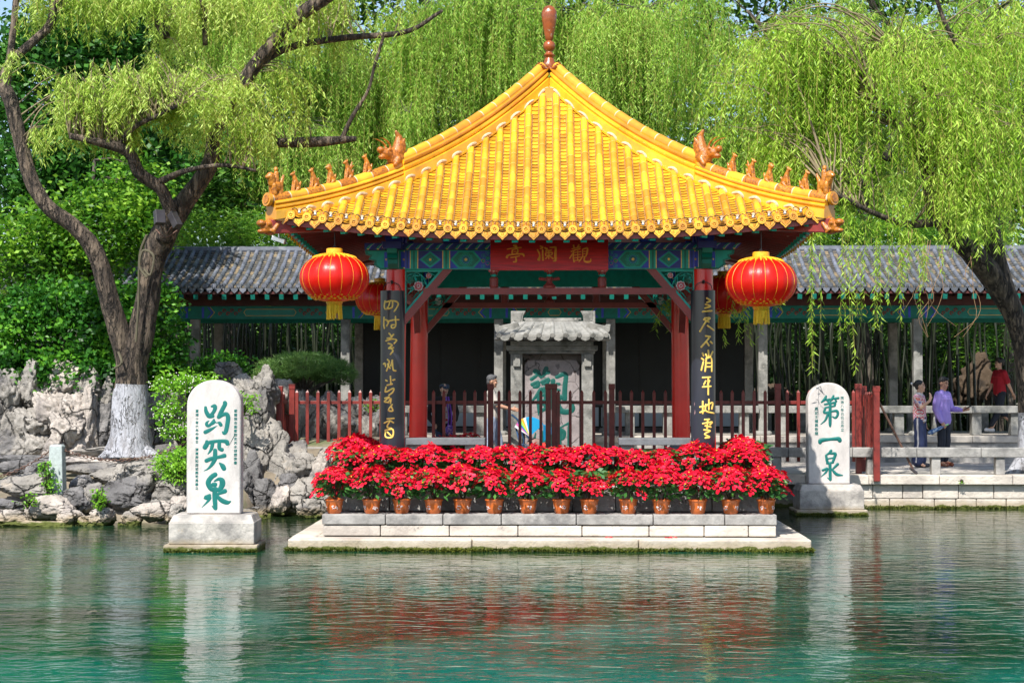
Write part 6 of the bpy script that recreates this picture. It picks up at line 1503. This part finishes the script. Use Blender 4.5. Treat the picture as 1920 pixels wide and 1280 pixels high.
# ------------------------------------------------------------------ ivy, shrubs, weeds
r = np.random.default_rng(41)
def leafshell(name, label, cat, blobs, seed, leafm, L, W, N, rad, loc, stemc=True):
    t_ = thing(name, label, cat, loc); r = np.random.default_rng(seed); Cs = np.concatenate([blobpts(r, c, R_, n, .75) for c, R_, n in blobs]); V, F = cluster(r, Cs, N, rad, L, W)
    b = MB()
    for e in Cs[::max(1, len(Cs)//22)]: b.tube(cr([tuple(loc), tuple((np.array(loc)+e)/2+np.array([0, -.03, .05])), tuple(e)], 4), [.016-.0012*i for i in range(9)], 5)
    link('stems', b.mesh('stems', M['barkd'], None, wloc(t_)), t_); link('foliage', fastmesh('foliage', V-np.array(wloc(t_)), F, leafm), t_)
    global NL; NL += len(F)
leafshell('ivy_mound', 'big mound of ivy covering the rockery wall left of the whitewashed willow', 'ivy', [BB(110,640,31.2,125,85,.6,700), BB(50,700,30.9,80,40,.5,200), BB(150,700,30.8,90,40,.5,240), BB(190,600,32.2,110,60,.6,300), BB(100,570,31.6,100,40,.5,240), BB(20,640,31.5,50,80,.5,200)], 42, LI, .10, .075, 10, .09, P(120,700,31.3))
leafshell('ivy_column', 'tall ivy covered stump behind the right side of the whitewashed willow', 'ivy', [BB(285,640,32.5,60,120,.5,420), BB(215,575,33,45,50,.5,180), BB(310,700,32.3,40,60,.4,120)], 43, LI, .10, .07, 10, .09, P(285,760,32.6))
leafshell('flowering_shrub', 'bright green shrub with tiny white flowers right of the whitewashed trunk', 'shrub', [BB(325,722,28.9,36,18,.3,54), BB(372,712,28.9,44,10,.25,34), BB(318,768,28.7,30,13,.25,40), BB(328,806,28.6,30,10,.25,34)], 44, LB, .085, .035, 9, .07, P(345,850,29))
b = MB(); rg = random.Random(3)
for k in range(120):
    px, py, rx, ry = rg.choice([(320,722,46,24),(375,714,40,14),(315,772,34,20),(328,810,40,14)]); q = rg.uniform(0, 6.28); e = math.sqrt(rg.random())
    b.ell(P(px+math.cos(q)*rx*e, py+math.sin(q)*ry*e, 28.45-rg.uniform(0, .1)), .010, 0, 5)
KIDS_sh = [o for o in bpy.data.objects if o.name.startswith('flowering_shrub')][0]; b.build('blossoms', M['white'], KIDS_sh)
leafshell('small_bush', 'bright green low bush beside the left edge of the tall white stele', 'bush', [BB(320,866,27.9,28,18,.25,80), BB(345,862,27.8,18,20,.2,44), BB(328,895,27.9,20,10,.2,26)], 45, LB, .055, .038, 10, .055, P(330,905,28))
leafshell('weed_tuft', 'small bright weed tuft on the pale stones below the dark ledge', 'weed', [BB(187,935,26.75,12,17,.1,40)], 46, LB, .05, .035, 6, .03, P(188,955,26.8))
leafshell('weed_tuft', 'climbing weed on the left side of the stone post', 'weed', [BB(88,880,27.6,12,14,.1,26), BB(95,912,27.6,14,18,.1,34)], 47, LB, .05, .034, 6, .035, P(92,935,27.7))
leafshell('weed_tuft', 'little weed growing under the layered slab at the far left', 'weed', [BB(50,938,27.3,18,9,.1,16)], 48, LB, .055, .035, 5, .035, P(52,952,27.4))
leafshell('weed_tuft', 'green creeper on the rocks right of the tall white stele', 'weed', [BB(455,765,29.0,22,12,.1,36), BB(465,745,29.6,16,8,.1,16)], 49, LB, .06, .04, 6, .04, P(455,780,29.2))
leafshell('garden_bush', 'leafy bush on the rocks behind the top of the tall stele', 'bush', [BB(420,690,32.5,50,22,.4,120), BB(360,700,32.8,30,20,.3,60)], 50, LI, .08, .055, 10, .08, P(410,725,32.5))
leafshell('weed_tuft', 'small green weed in the retaining wall joint under the two visitors', 'weed', [BB(1803,903,30.7,4,3,.03,5)], 51, LB, .03, .02, 4, .01, P(1803,905,30.75))
leafshell('weed_tuft', 'low weed between the pickets of the left fence', 'weed', [BB(700,762,31.8,14,10,.15,24)], 52, LB, .05, .03, 6, .04, P(700,772,31.8))
# pine shrub
r = np.random.default_rng(60); t_ = thing('pine_shrub', 'cloud-pruned pine shrub above the rocks left of the pavilion', 'pine', P(570,745,33.5))
Cs = np.concatenate([blobpts(r, c, R_, n, .5) for c, R_, n in (BB(570,690,33.5,92,28,.8,900), BB(520,705,33.4,52,18,.6,300), BB(625,702,33.4,48,20,.6,300))])
c = np.repeat(Cs, 26, 0); n = len(c); az = r.uniform(0, 6.28, n); d = np.stack([np.cos(az)*.9, np.sin(az)*.9, r.uniform(-.1, 1.5, n)], 1); d /= np.linalg.norm(d, axis=1)[:, None]
V, F = leafarr(c+r.normal(0, .012, (n, 3)), d, r.uniform(.07, .13, n), np.full(n, .0065), r, .5); link('needles', fastmesh('needles', V-np.array(wloc(t_)), F, LP), t_)
b = MB(); bp_ = wloc(t_); limb(b, [(bp_.x, bp_.y, bp_.z-.6, .10), (bp_.x+.1, bp_.y, bp_.z, .09), (bp_.x-.1, bp_.y, bp_.z+.3, .06)], 10)
for e in Cs[::60]: b.tube([Vector((bp_.x, bp_.y, bp_.z+.05)), Vector(e)], [.03, .012], 5)
b.build('trunk', M['barkd'], t_)
# ------------------------------------------------------------------ people
def V3(*a): return Vector(a)
def person(label, loc, heading, H, pose, skin, hairm, clothes, hair, face_tilt=0, turn=0, group=None):
    """clothes: list of (name, material, [(a, b, ra, rb)...]) shells; pose: joint overrides at H = 1.75, facing -Y"""
    t_ = thing('person', label, 'person', loc, heading, group); k = H/1.75
    J = dict(pel=V3(0, 0, .95), che=V3(0, .0, 1.28), nek=V3(0, .01, 1.47), hed=V3(0, -.015, 1.625))
    for s_, n_ in ((1, 'l'), (-1, 'r')):
        J['sh'+n_] = V3(s_*.175, .01, 1.40); J['el'+n_] = V3(s_*.22, .03, 1.12); J['wr'+n_] = V3(s_*.23, -.05, .88); J['hi'+n_] = V3(s_*.09, 0, .92); J['kn'+n_] = V3(s_*.10, -.02, .50); J['an'+n_] = V3(s_*.10, .02, .09)
    for a, v in pose.items(): J[a] = V3(*v)
    b = MB()
    b.cap(J['pel']+V3(-.04, 0, .0), J['che']+V3(-.04, 0, 0), .105, .105); b.cap(J['pel']+V3(.04, 0, .0), J['che']+V3(.04, 0, 0), .105, .105); b.cap(J['pel']+V3(-.05, 0, 0), J['pel']+V3(.05, 0, 0), .105, .105); b.cap(J['shl']-V3(.03, 0, .0), J['shr']+V3(.03, 0, 0), .062, .062)
    b.cap(J['che']+V3(-.05, 0, .03), J['che']+V3(.05, 0, .03), .105, .105); b.cap(J['nek']-V3(0, 0, .05), J['hed']-V3(0, -.01, .05), .055, .052)
    rot = Matrix.Rotation(turn, 3, 'Z') @ Matrix.Rotation(face_tilt, 3, 'X'); h = J['hed']
    hp = lambda x, y, z: h + rot @ V3(x, y, z)
    b.ell(hp(0, .012, .03), (.074, .092, .095), 0, 14, rot); b.ell(hp(0, -.025, -.04), (.056, .062, .075), 0, 14, rot)
    b.cap(hp(0, -.078, .015), hp(0, -.090, -.022), .009, .013, 8); b.ell(hp(0, -.078, -.062), (.026, .014, .013), 0, 8, rot); b.ell(hp(0, -.070, -.098), (.024, .018, .016), 0, 8, rot)
    for s_ in (-1, 1): b.ell(hp(s_*.075, .012, .0), (.010, .020, .032), 0, 8, rot); b.ell(hp(s_*.03, -.082, .034), (.022, .012, .008), 0, 8, rot); b.ell(hp(s_*.038, -.062, -.022), (.024, .024, .022), 0, 8, rot)
    for n_ in 'lr':
        s_ = 1 if n_ == 'l' else -1
        b.cap(J['sh'+n_], J['el'+n_], .050, .040); b.cap(J['el'+n_], J['wr'+n_], .040, .026)
        b.cap(J['hi'+n_], J['kn'+n_], .085, .056); b.cap(J['kn'+n_], J['an'+n_], .054, .038); b.cap(J['an'+n_], J.get('to'+n_, J['an'+n_]+V3(s_*.02, -.14, -.05)), .04, .032)
        # hand: palm, four fingers, thumb
        w_ = J['wr'+n_]; dr = (J.get('ha'+n_, w_*2-J['el'+n_])-w_).normalized(); sd = dr.cross(V3(s_*.3, -1, 0)).normalized() if abs(dr.z) > .5 else V3(0, 0, 1); pn = sd.cross(dr).normalized()
        curl = pose_curl.get(n_, .4); pm = w_+dr*.075
        b.cap(w_+dr*.015, pm, .026, .020); b.cap(w_+dr*.02+sd*.015, pm+sd*.022, .018, .014); b.cap(w_+dr*.02-sd*.015, pm-sd*.022, .018, .014)
        for f_ in range(4):
            o_ = sd*(f_-1.5)*.019; L = (.040, .046, .043, .033)[f_]; a = pm+o_+dr*.01; d2 = (dr+pn*curl*s_).normalized(); m_ = a+d2*L; d3 = (dr*(1-curl)+pn*curl*1.3*s_).normalized(); b.cap(a, m_, .0095, .009, 8); b.cap(m_, m_+d3*L*.8, .009, .0075, 8)
        th = w_+dr*.03+sd*.025; b.cap(th, th+(dr*.6+sd*.7).normalized()*.035, .012, .011, 8); b.cap(th+(dr*.6+sd*.7).normalized()*.035, th+(dr*.9+sd*.5).normalized()*.062, .010, .008, 8)
    me = sculpt(b, .0085, [skin, M['eye'], M['lip']], 'body', 2)
    co = np.empty(len(me.vertices)*3); me.vertices.foreach_get('co', co); co = co.reshape(-1, 3)
    mi = np.zeros(len(me.polygons), np.int32); cen = np.empty(len(me.polygons)*3); me.polygons.foreach_get('center', cen); cen = cen.reshape(-1, 3)
    for (x, y, z, rx, rz, m_) in ((.031, -.085, .018, .015, .008, 1), (-.031, -.085, .018, .015, .008, 1), (.032, -.085, .042, .020, .005, 1), (-.032, -.085, .042, .020, .005, 1), (0, -.09, -.062, .024, .009, 2)):
        loc_ = np.array([(rot.inverted() @ (Vector(c_)-h)) for c_ in cen[np.linalg.norm(cen-np.array(h), axis=1) < .16]]) if True else None
        idx = np.where(np.linalg.norm(cen-np.array(h), axis=1) < .16)[0]
        ok = (((loc_[:, 0]-x)/rx)**2+((loc_[:, 2]-z)/rz)**2 < 1) & (loc_[:, 1] < -.05); mi[idx[ok]] = m_
    me.polygons.foreach_set('material_index', mi)
    bo = link('body', me, t_); bo.scale = (k,)*3
    for nm, m_, caps_ in clothes(J):
        c = MB()
        for q in caps_: c.cap(*q)
        cm = sculpt(c, .011, m_, nm, 3); 
        if nm not in ('visor', 'cap_brim'):
            vv = np.empty(len(cm.vertices)*3); cm.vertices.foreach_get('co', vv); vv = vv.reshape(-1, 3)
            f_ = np.array([noise.noise(Vector((a[0]*11, a[1]*11, a[2]*5)))*.008+noise.noise(Vector((a[0]*28, a[1]*28, a[2]*14)))*.004 for a in vv])
            nn = np.empty(len(cm.vertices)*3); cm.vertices.foreach_get('normal', nn); vv += nn.reshape(-1, 3)*f_[:, None]; cm.vertices.foreach_set('co', vv.ravel()); cm.update()
        o = link(nm, cm, t_); o.scale = (k,)*3
    c = MB(); hair(c, hp, rot)
    o = link('hair', sculpt(c, .007, hairm, 'hair', 2), t_); o.scale = (k,)*3
    return t_, J, k
def trousers(J, ra=.098, rk=.075, rb=.062, hemz=.06, flare=0):
    out = [(J['pel']+V3(-.055, 0, .04), J['pel']+V3(.055, 0, .04), .118, .118)]
    for n_ in 'lr': a = J['an'+n_]; out += [(J['hi'+n_], J['kn'+n_], ra, rk), (J['kn'+n_], a+V3(0, 0, hemz-.02), rk, rb+flare)]
    return out
def shirt(J, long=True, hem=.82, w=.145, sl=.066):
    w -= .025
    out = [(J['che']+V3(-.055, .0, .03), J['che']+V3(.055, 0, .03), .122, .122), (V3(J['pel'].x-.055, J['pel'].y, hem+.10), J['che']+V3(-.045, 0, 0), w, .118), (V3(J['pel'].x+.055, J['pel'].y, hem+.10), J['che']+V3(.045, 0, 0), w, .118), (J['shl'], J['shr'], .074, .074), (J['nek']-V3(0, 0, .06), J['nek']-V3(0, -.0, .012), .075, .066)]
    for n_ in 'lr':
        out.append((J['sh'+n_], J['el'+n_] if long else J['sh'+n_].lerp(J['el'+n_], .75), sl+.004, sl-.008))
        if long: out.append((J['el'+n_], J['el'+n_].lerp(J['wr'+n_], .93), sl-.010, .045))
    return out
def ring(c, rx, ry, r_, n=14): return [(c+V3(math.cos(i*6.2832/n)*rx, math.sin(i*6.2832/n)*ry, 0), c+V3(math.cos((i+1)*6.2832/n)*rx, math.sin((i+1)*6.2832/n)*ry, 0), r_, r_) for i in range(n)]
def shoes(J, r_=.048): return [(J['an'+n_]+V3(0, .03, -.03), J.get('to'+n_, J['an'+n_]+V3(0, -.15, -.05))+V3(0, 0, .0), r_, r_*.85) for n_ in 'lr']
def short_hair(c, hp, rot): c.ell(hp(0, .028, .055), (.084, .098, .086), 0, 14, rot); c.ell(hp(0, -.035, .098), (.066, .050, .032), 0, 12, rot); c.ell(hp(0, .075, -.01), (.066, .04, .07), 0, 12, rot)
pose_curl = {}
# 1 woman in visor
mt_black = mat('black cotton', (.012, .012, .014), .85, .2, 10); mt_jean = mat('dark jeans', (.02, .045, .10), .8, .2, 30); mt_navy = mat('navy trousers', (.018, .028, .085), .65, .15, 8); mt_dk = mat('near black trousers', (.012, .016, .028), .8, .2, 8)
mt_grey = mat('light grey shirt', (.46, .42, .38), .85, .06, 12); mt_lbl = mat('pale blue trousers', (.30, .36, .48), .85, .08, 8); mt_lav = mat('lavender shirt', (.34, .25, .66), .75, .06, 12); mt_red = mat('dark red tee shirt', (.36, .008, .02), .85, .1, 10)
mt_brown = mat('brown leather', (.26, .07, .03), .4, .2, 8); mt_wsh = mat('white canvas', (.66, .68, .72), .7, .05, 5); mt_vis = mat('dark blue visor cloth', (.025, .035, .06), .6, .1, 8)
pose_curl = {'l': .5, 'r': .6}
L1 = P(832, 700, 31.7).x
def cl1(J): return [('trousers', mt_jean, trousers(J)), ('jacket', mt_black, shirt(J, True, .74, .16, .074)+[(J['pel']+V3(-.06, .05, -.1), J['che']+V3(-.06, .02, 0), .12, .13), (J['pel']+V3(.10, .05, -.25), J['che']+V3(.05, .02, 0), .09, .12)]), ('tee_shirt', mat('printed tee', (.55, .52, .50), .8, .3, 20, col2=(.5, .04, .05), s2=14, lo=.55, hi=.6), [(J['pel']+V3(0, -.07, .05), J['che']+V3(0, -.065, .05), .085, .085)]),
    ('visor', mt_vis, [(J['hed']+V3(-.07, -.01, .075), J['hed']+V3(.07, -.01, .075), .035, .035), (J['hed']+V3(-.05, -.09, .06), J['hed']+V3(.05, -.09, .06), .022, .022), (J['hed']+V3(-.05, -.16, .025), J['hed']+V3(.05, -.16, .025), .012, .012), (J['hed']+V3(0, -.08, .06), J['hed']+V3(0, -.17, .025), .02, .012), (J['hed']+V3(-.04, -.08, .06), J['hed']+V3(-.045, -.16, .025), .02, .012), (J['hed']+V3(.04, -.08, .06), J['hed']+V3(.045, -.16, .025), .02, .012)]), ('shoes', mt_dk, shoes(J))]
def hr1(c, hp, rot): c.ell(hp(0, .03, .045), (.085, .095, .09), 0, 14, rot); c.ell(hp(0, .09, -.03), (.06, .04, .09), 0, 12, rot); c.cap(hp(0, .09, .05), hp(0, .13, .02), .04, .04)
w1, J1, k1 = person('woman in a dark visor and black jacket standing behind the fence, hand on hip', (L1, 31.75, WZ), R(22), 1.66,
    dict(elr=(-.33, .06, 1.13), wrr=(-.20, -.02, .93), har=(-.15, -.06, .86), ell=(.28, .05, 1.15), wrl=(.20, -.12, 1.0), hal=(.15, -.16, .95), hed=(0, -.03, 1.60)), M['skin'], M['hair'], cl1, hr1, R(-14))
bg_ = thing('shoulder_bag', 'small purple patterned bag hanging at the hip of the woman in the visor', 'bag', (L1+.12, 31.58, 1.38)); mp = mat('patterned bag', (.10, .05, .32), .7, .4, 10, col2=(.5, .3, .5), s2=30, lo=.52, hi=.55, col3=(.6, .35, .05), s3=40)
c = wloc(bg_); b = MB(); b.ell(c, (.085, .05, .10), 0, 14); b.build('pouch', mp, bg_, smooth=180)
b = MB(); b.tube(cr([c+V3(.02, 0, .08), c+V3(.03, .01, .3), c+V3(-.03, .04, .62)], 4), .014, 6); b.tube(cr([c+V3(-.03, 0, .08), c+V3(-.02, .0, .3), c+V3(-.07, .05, .62)], 4), .012, 6); b.build('strap', mat('purple strap', (.22, .06, .55), .6), bg_)
# 2 man with the stroller, walking right
pose_curl = {'l': .8, 'r': .8}
X2 = P(922, 700, 33.6).x
def cl2(J): return [('trousers', mt_lbl, trousers(J, .105, .085, .075)), ('shirt', mt_grey, shirt(J, False, .84, .155, .082)), ('shoes', mt_dk, shoes(J))]
def hr2(c, hp, rot): short_hair(c, hp, rot)
w2, J2, k2_ = person('grey haired man in a light grey shirt walking right and pushing the stroller', (X2, 33.6, WZ), R(90), 1.80,
    dict(ell=(.22, -.14, 1.16), wrl=(.13, -.38, 1.10), hal=(.12, -.45, 1.09), elr=(-.22, -.12, 1.16), wrr=(-.13, -.38, 1.10), har=(-.12, -.45, 1.09), knl=(.10, -.13, .52), anl=(.10, -.16, .10), knr=(-.10, .02, .50), anr=(-.10, .22, .14), tor=(-.10, .10, .05)), M['skind'], M['hairg'], cl2, hr2, R(4))
# stroller
sx = X2+.42; stt = thing('stroller', 'blue and striped folding stroller pushed along the walkway', 'stroller', (sx+.35, 33.6, WZ)); Ys = 33.6
b = MB()
for s_ in (-1, 1):
    y = Ys+s_*.18
    b.tube(cr([V3(sx-.02, y, WZ+1.02), V3(sx+.12, y, WZ+.88), V3(sx+.35, y, WZ+.5), V3(sx+.72, y, WZ+.12)], 4), .014, 6); b.tube([V3(sx+.12, y, WZ+.88), V3(sx+.22, y, WZ+.5), V3(sx+.08, y, WZ+.12)], .014, 6)
    b.tube([V3(sx+.14, y, WZ+.45), V3(sx+.68, y, WZ+.38)], .012, 6)
b.tube([V3(sx-.02, Ys-.18, WZ+1.02), V3(sx-.02, Ys+.18, WZ+1.02)], .016, 6); b.build('frame', mat('dark blue frame', (.02, .06, .13), .4), stt)
for x in (sx+.08, sx+.72):
    for s_ in (-1, 1):
        b = MB(); b.tube([V3(x, Ys+s_*.20-.02, WZ+.085), V3(x, Ys+s_*.20+.02, WZ+.085)], .085, 18); b.build('wheel', M['dkmetal'], stt)
b = MB(); stripes = [(.75, .75, .8), (.6, .12, .35), (.02, .12, .45), (.3, .7, .1), (.85, .4, .02), (.7, .72, .7), (.0, .28, .55)]
sm = [mat('canopy stripe %d' % i, c_, .6, .05) for i, c_ in enumerate(stripes)]
N_ = 14
for i in range(N_):
    a0, a1 = R(150-110*i/N_), R(150-110*(i+1)/N_); c0 = V3(sx+.33, 0, WZ+.60); Q = []
    for a in (a0, a1):
        for s_ in (-1, 0, 1): Q.append(V3(c0.x+math.cos(a)*(.34), Ys+s_*.20, c0.z+math.sin(a)*(.36)+(.02 if s_ == 0 else 0)))
    b.add(Q, [(0, 1, 4, 3), (1, 2, 5, 4)], i if i < 6 else 6)
    b.add([Q[0], Q[3], V3(c0.x, Ys-.20, c0.z)], [(0, 1, 2)], min(i, 6)); b.add([Q[2], Q[5], V3(c0.x, Ys+.20, c0.z)], [(0, 2, 1)], min(i, 6))
b.add([V3(sx+.33+.34*math.cos(R(40)), Ys-.2, WZ+.60+.36*math.sin(R(40))), V3(sx+.33+.34*math.cos(R(40)), Ys+.2, WZ+.60+.36*math.sin(R(40))), V3(sx+.86, Ys, WZ+.74), V3(sx+.60, Ys-.16, WZ+.50)], [(0, 1, 2), (0, 2, 3)], 6)
b.build('canopy', sm, stt)
b = MB(); b.box(sx+.18, sx+.62, Ys-.16, Ys+.16, WZ+.34, WZ+.40); b.bar((sx+.16, Ys, WZ+.36), (sx+.05, Ys, WZ+.80), .30, .03, 0, (1, 0, 0)); b.build('seat', mat('stroller seat', (.04, .10, .22), .8), stt, bev=.01)
b = MB(); b.ell((sx+.42, Ys-.05, WZ+.42), (.17, .14, .15), 0, 12); b.ell((sx+.62, Ys-.05, WZ+.40), (.09, .09, .08), 1, 10); b.ell((sx+.70, Ys-.05, WZ+.28), (.07, .07, .06), 2, 10)
o = b.build('blanket', [mat('brown blanket', (.25, .15, .13), .9, .3, 20), mat('red cloth', (.6, .03, .02), .8), mat('blue cloth', (.02, .25, .5), .8)], smooth=180); tag(o, 'brown and red bundled blanket lying in the blue stroller', 'blanket')
# 3 woman with the diamond patterned top
def diamond():
    m = bpy.data.materials.new('diamond knit'); m.use_nodes = True; t = m.node_tree; N = t.nodes; L = t.links; b = N['Principled BSDF']; b.inputs['Roughness'].default_value = .85
    tc = N.new('ShaderNodeTexCoord'); sp_ = N.new('ShaderNodeSeparateXYZ'); L.new(tc.outputs['Object'], sp_.inputs[0])
    def M_(op, a, c=None):
        n = N.new('ShaderNodeMath'); n.operation = op
        for i, q in enumerate((a, c)):
            if q is None: continue
            if isinstance(q, (int, float)): n.inputs[i].default_value = q
            else: L.new(q, n.inputs[i])
        return n.outputs[0]
    xy = M_('ADD', sp_.outputs[0], M_('MULTIPLY', sp_.outputs[1], .5)); s_ = 9.0
    u = M_('MULTIPLY', M_('ADD', xy, M_('MULTIPLY', sp_.outputs[2], .8)), s_); v = M_('MULTIPLY', M_('SUBTRACT', xy, M_('MULTIPLY', sp_.outputs[2], .8)), s_)
    fu = M_('ABSOLUTE', M_('SUBTRACT', M_('FRACT', u), .5)); fv = M_('ABSOLUTE', M_('SUBTRACT', M_('FRACT', v), .5)); mx = M_('MAXIMUM', fu, fv)
    cell = N.new('ShaderNodeCombineXYZ'); L.new(M_('FLOOR', u), cell.inputs[0]); L.new(M_('FLOOR', v), cell.inputs[1]); wn = N.new('ShaderNodeTexWhiteNoise'); L.new(cell.outputs[0], wn.inputs['Vector'])
    r = N.new('ShaderNodeValToRGB'); r.color_ramp.interpolation = 'CONSTANT'; e = r.color_ramp.elements; e[0].color = (.55, .03, .06, 1); e[1].position = .35; e[1].color = (.10, .12, .40, 1)
    for p_, c_ in ((.55, (.6, .15, .12, 1)), (.8, (.55, .08, .25, 1))): k = e.new(p_); k.color = c_
    L.new(wn.outputs[0], r.inputs[0]); band = M_('MULTIPLY', M_('GREATER_THAN', mx, .20), M_('LESS_THAN', mx, .38))
    x = N.new('ShaderNodeMix'); x.data_type = 'RGBA'; L.new(band, x.inputs[0]); x.inputs[6].default_value = (.62, .50, .48, 1); L.new(r.outputs[0], x.inputs[7]); L.new(x.outputs[2], b.inputs['Base Color']); return m
pose_curl = {'l': .3, 'r': .3}
X3 = P(1724, 700, 33.6).x; white_knit = mat('white knit', (.62, .58, .57), .85); redline = mat('red piping', (.45, .05, .08), .8)
def cl3(J):
    out = [('trousers', mt_navy, trousers(J, .105, .10, .105, .06, .02)), ('patterned_top', diamond(), shirt(J, False, .87, .145, .066)), ('waistband', white_knit, ring(J['pel']+V3(0, 0, -.01), .135, .095, .036)), ('collar', white_knit, [(J['nek']+V3(-.02, 0, -.03), J['nek']+V3(.02, 0, -.03), .074, .074)])]
    for s_ in (-1,): out.append(('side_stripe', white_knit, [(J['hir']+V3(-.090, 0, .05), J['knr']+V3(-.085, 0, 0), .022, .022), (J['knr']+V3(-.085, 0, 0), J['anr']+V3(-.105, 0, .02), .022, .022)]))
    out.append(('shoes', mt_dk, shoes(J))); return out
def hr3(c, hp, rot): c.ell(hp(0, .03, .05), (.084, .098, .086), 0, 14, rot); c.ell(hp(0, .11, .035), (.045, .045, .045), 0, 12, rot); c.ell(hp(0, .06, -.01), (.07, .05, .06), 0, 12, rot)
w3, J3, k3 = person('woman in a diamond patterned top and navy side-striped trousers standing on the walkway', (X3, 33.6, WZ), R(62), 1.70,
    dict(elr=(-.25, -.10, 1.20), wrr=(-.22, -.27, 1.34), har=(-.21, -.28, 1.42), ell=(.23, .03, 1.12), wrl=(.22, -.05, .88)), M['skin'], M['hair'], cl3, hr3, 0, R(10), 'visitors on the walkway')
MB().ell(V3(-.02, .155*k3, 1.68*k3), (.024, .024, .024), 0, 10).build('hair_clip', M['white'], w3, local=True)
# 4 man in the lavender shirt
pose_curl = {'l': .7, 'r': .8}
X4 = P(1768, 700, 33.9).x
def cl4(J): return [('trousers', mt_dk, trousers(J, .10, .08, .068)), ('shirt', mt_lav, shirt(J, True, .80, .155, .076)+[(J['nek']+V3(-.035, 0, -.02), J['nek']+V3(.035, 0, -.02), .06, .06)]), ('shoes', mt_brown, shoes(J))]
w4, J4, k4 = person('man in a lavender shirt looking at his phone, folded umbrella in his other hand', (X4, 33.9, WZ), R(48), 1.76,
    dict(ell=(.26, -.03, 1.13), wrl=(.22, -.30, 1.10), hal=(.21, -.37, 1.12), elr=(-.24, .03, 1.12), wrr=(-.20, -.08, .87), har=(-.18, -.13, .81)), M['skind'], M['hair'], cl4, short_hair, R(14), 0, 'visitors on the walkway')
T4 = Matrix.Translation((X4, 33.9, WZ)) @ Matrix.Rotation(R(48), 4, 'Z') @ Matrix.Scale(k4, 4)
hp4 = T4 @ V3(.20, -.42, 1.15); ph = thing('phone', 'thin phone held up by the man in the lavender shirt', 'phone', hp4); d_ = (T4.to_3x3() @ V3(-.02, -1, .55)).normalized(); b = MB(); b.bar(hp4-d_*.07, hp4+d_*.08, .075, .009); b.build('case', M['dkmetal'], ph, bev=.003)
b = MB(); b.bar(hp4-d_*.066+V3(0, 0, .006), hp4+d_*.076+V3(0, 0, .006), .068, .002); b.build('screen', M['panel'], ph)
hu = T4 @ V3(-.18, -.13, .80); um = thing('folded_umbrella', 'short folded blue patterned umbrella in the right hand of the man in lavender', 'umbrella', hu); d_ = V3(-.85, -.1, -.38).normalized()
b = MB(); q = [hu+d_*t for t in (.02, .06, .12, .22, .30, .36)]; b.tube(q, [.018, .028, .036, .042, .05, .03], 10); b.build('canopy', mat('blue umbrella cloth', (.05, .12, .30), .7, .3, 10, col2=(.35, .45, .6), s2=30, lo=.52, hi=.56), um, smooth=60)
b = MB(); b.cap(hu-d_*.08, hu+d_*.02, .013, .013, 8); b.build('handle', mat('green grip', (.2, .45, .2), .5), um)
# 5 woman in red walking in the gallery
pose_curl = {'l': .5, 'r': .5}
X5 = P(1874, 700, 38.1).x
def cl5(J): return [('trousers', mt_dk, trousers(J, .105, .08, .062, .12)), ('tee_shirt', mt_red, shirt(J, False, .86, .15, .072)), ('shoes', mt_wsh, shoes(J, .052))]
def hr5(c, hp, rot): c.ell(hp(0, .03, .05), (.095, .11, .098), 0, 14, rot); c.ell(hp(0, -.04, .10), (.07, .05, .035), 0, 12, rot); c.ell(hp(0, .08, -.0), (.075, .05, .075), 0, 12, rot)
w5, J5, k5 = person('woman in a dark red tee shirt and glasses walking left inside the gallery', (X5, 38.1, GF), R(-72), 1.66,
    dict(ell=(.22, .10, 1.13), wrl=(.20, .22, .93), hal=(.2, .26, .86), elr=(-.22, -.06, 1.12), wrr=(-.22, -.18, .92), knl=(.09, -.08, .50), anl=(.09, -.28, .10), knr=(-.09, .06, .50), anr=(-.09, .40, .22), tor=(-.09, .36, .07), tol=(.09, -.43, .08)), M['skin'], M['hair'], cl5, hr5, R(-4))
T5 = Matrix.Translation((X5, 38.1, GF)) @ Matrix.Rotation(R(-72), 4, 'Z') @ Matrix.Scale(k5, 4); b = MB()
for s_ in (-1, 1): b.tube([T5 @ (V3(s_*.034, -.115, 1.645)+V3(math.cos(q)*.026, 0, math.sin(q)*.018)) for q in [i*.6283 for i in range(11)]], .0035, 5, caps=False); b.tube([T5 @ V3(s_*.06, -.11, 1.65), T5 @ V3(s_*.078, -.0, 1.64)], .003, 4)
g_ = b.build('glasses', M['wire']); tag(g_, 'thin dark glasses on the face of the woman in red', 'glasses')
print('LEAVES', NL)
used = None
for o in [o for o in bpy.data.objects if o.name.startswith('potted_poinsettia') and o.get('label') == 'x']:
    for c in KIDS.get(o.name, []):
        for d in KIDS.get(c.name, []): bpy.data.objects.remove(d)
        bpy.data.objects.remove(c)
    bpy.data.objects.remove(o)
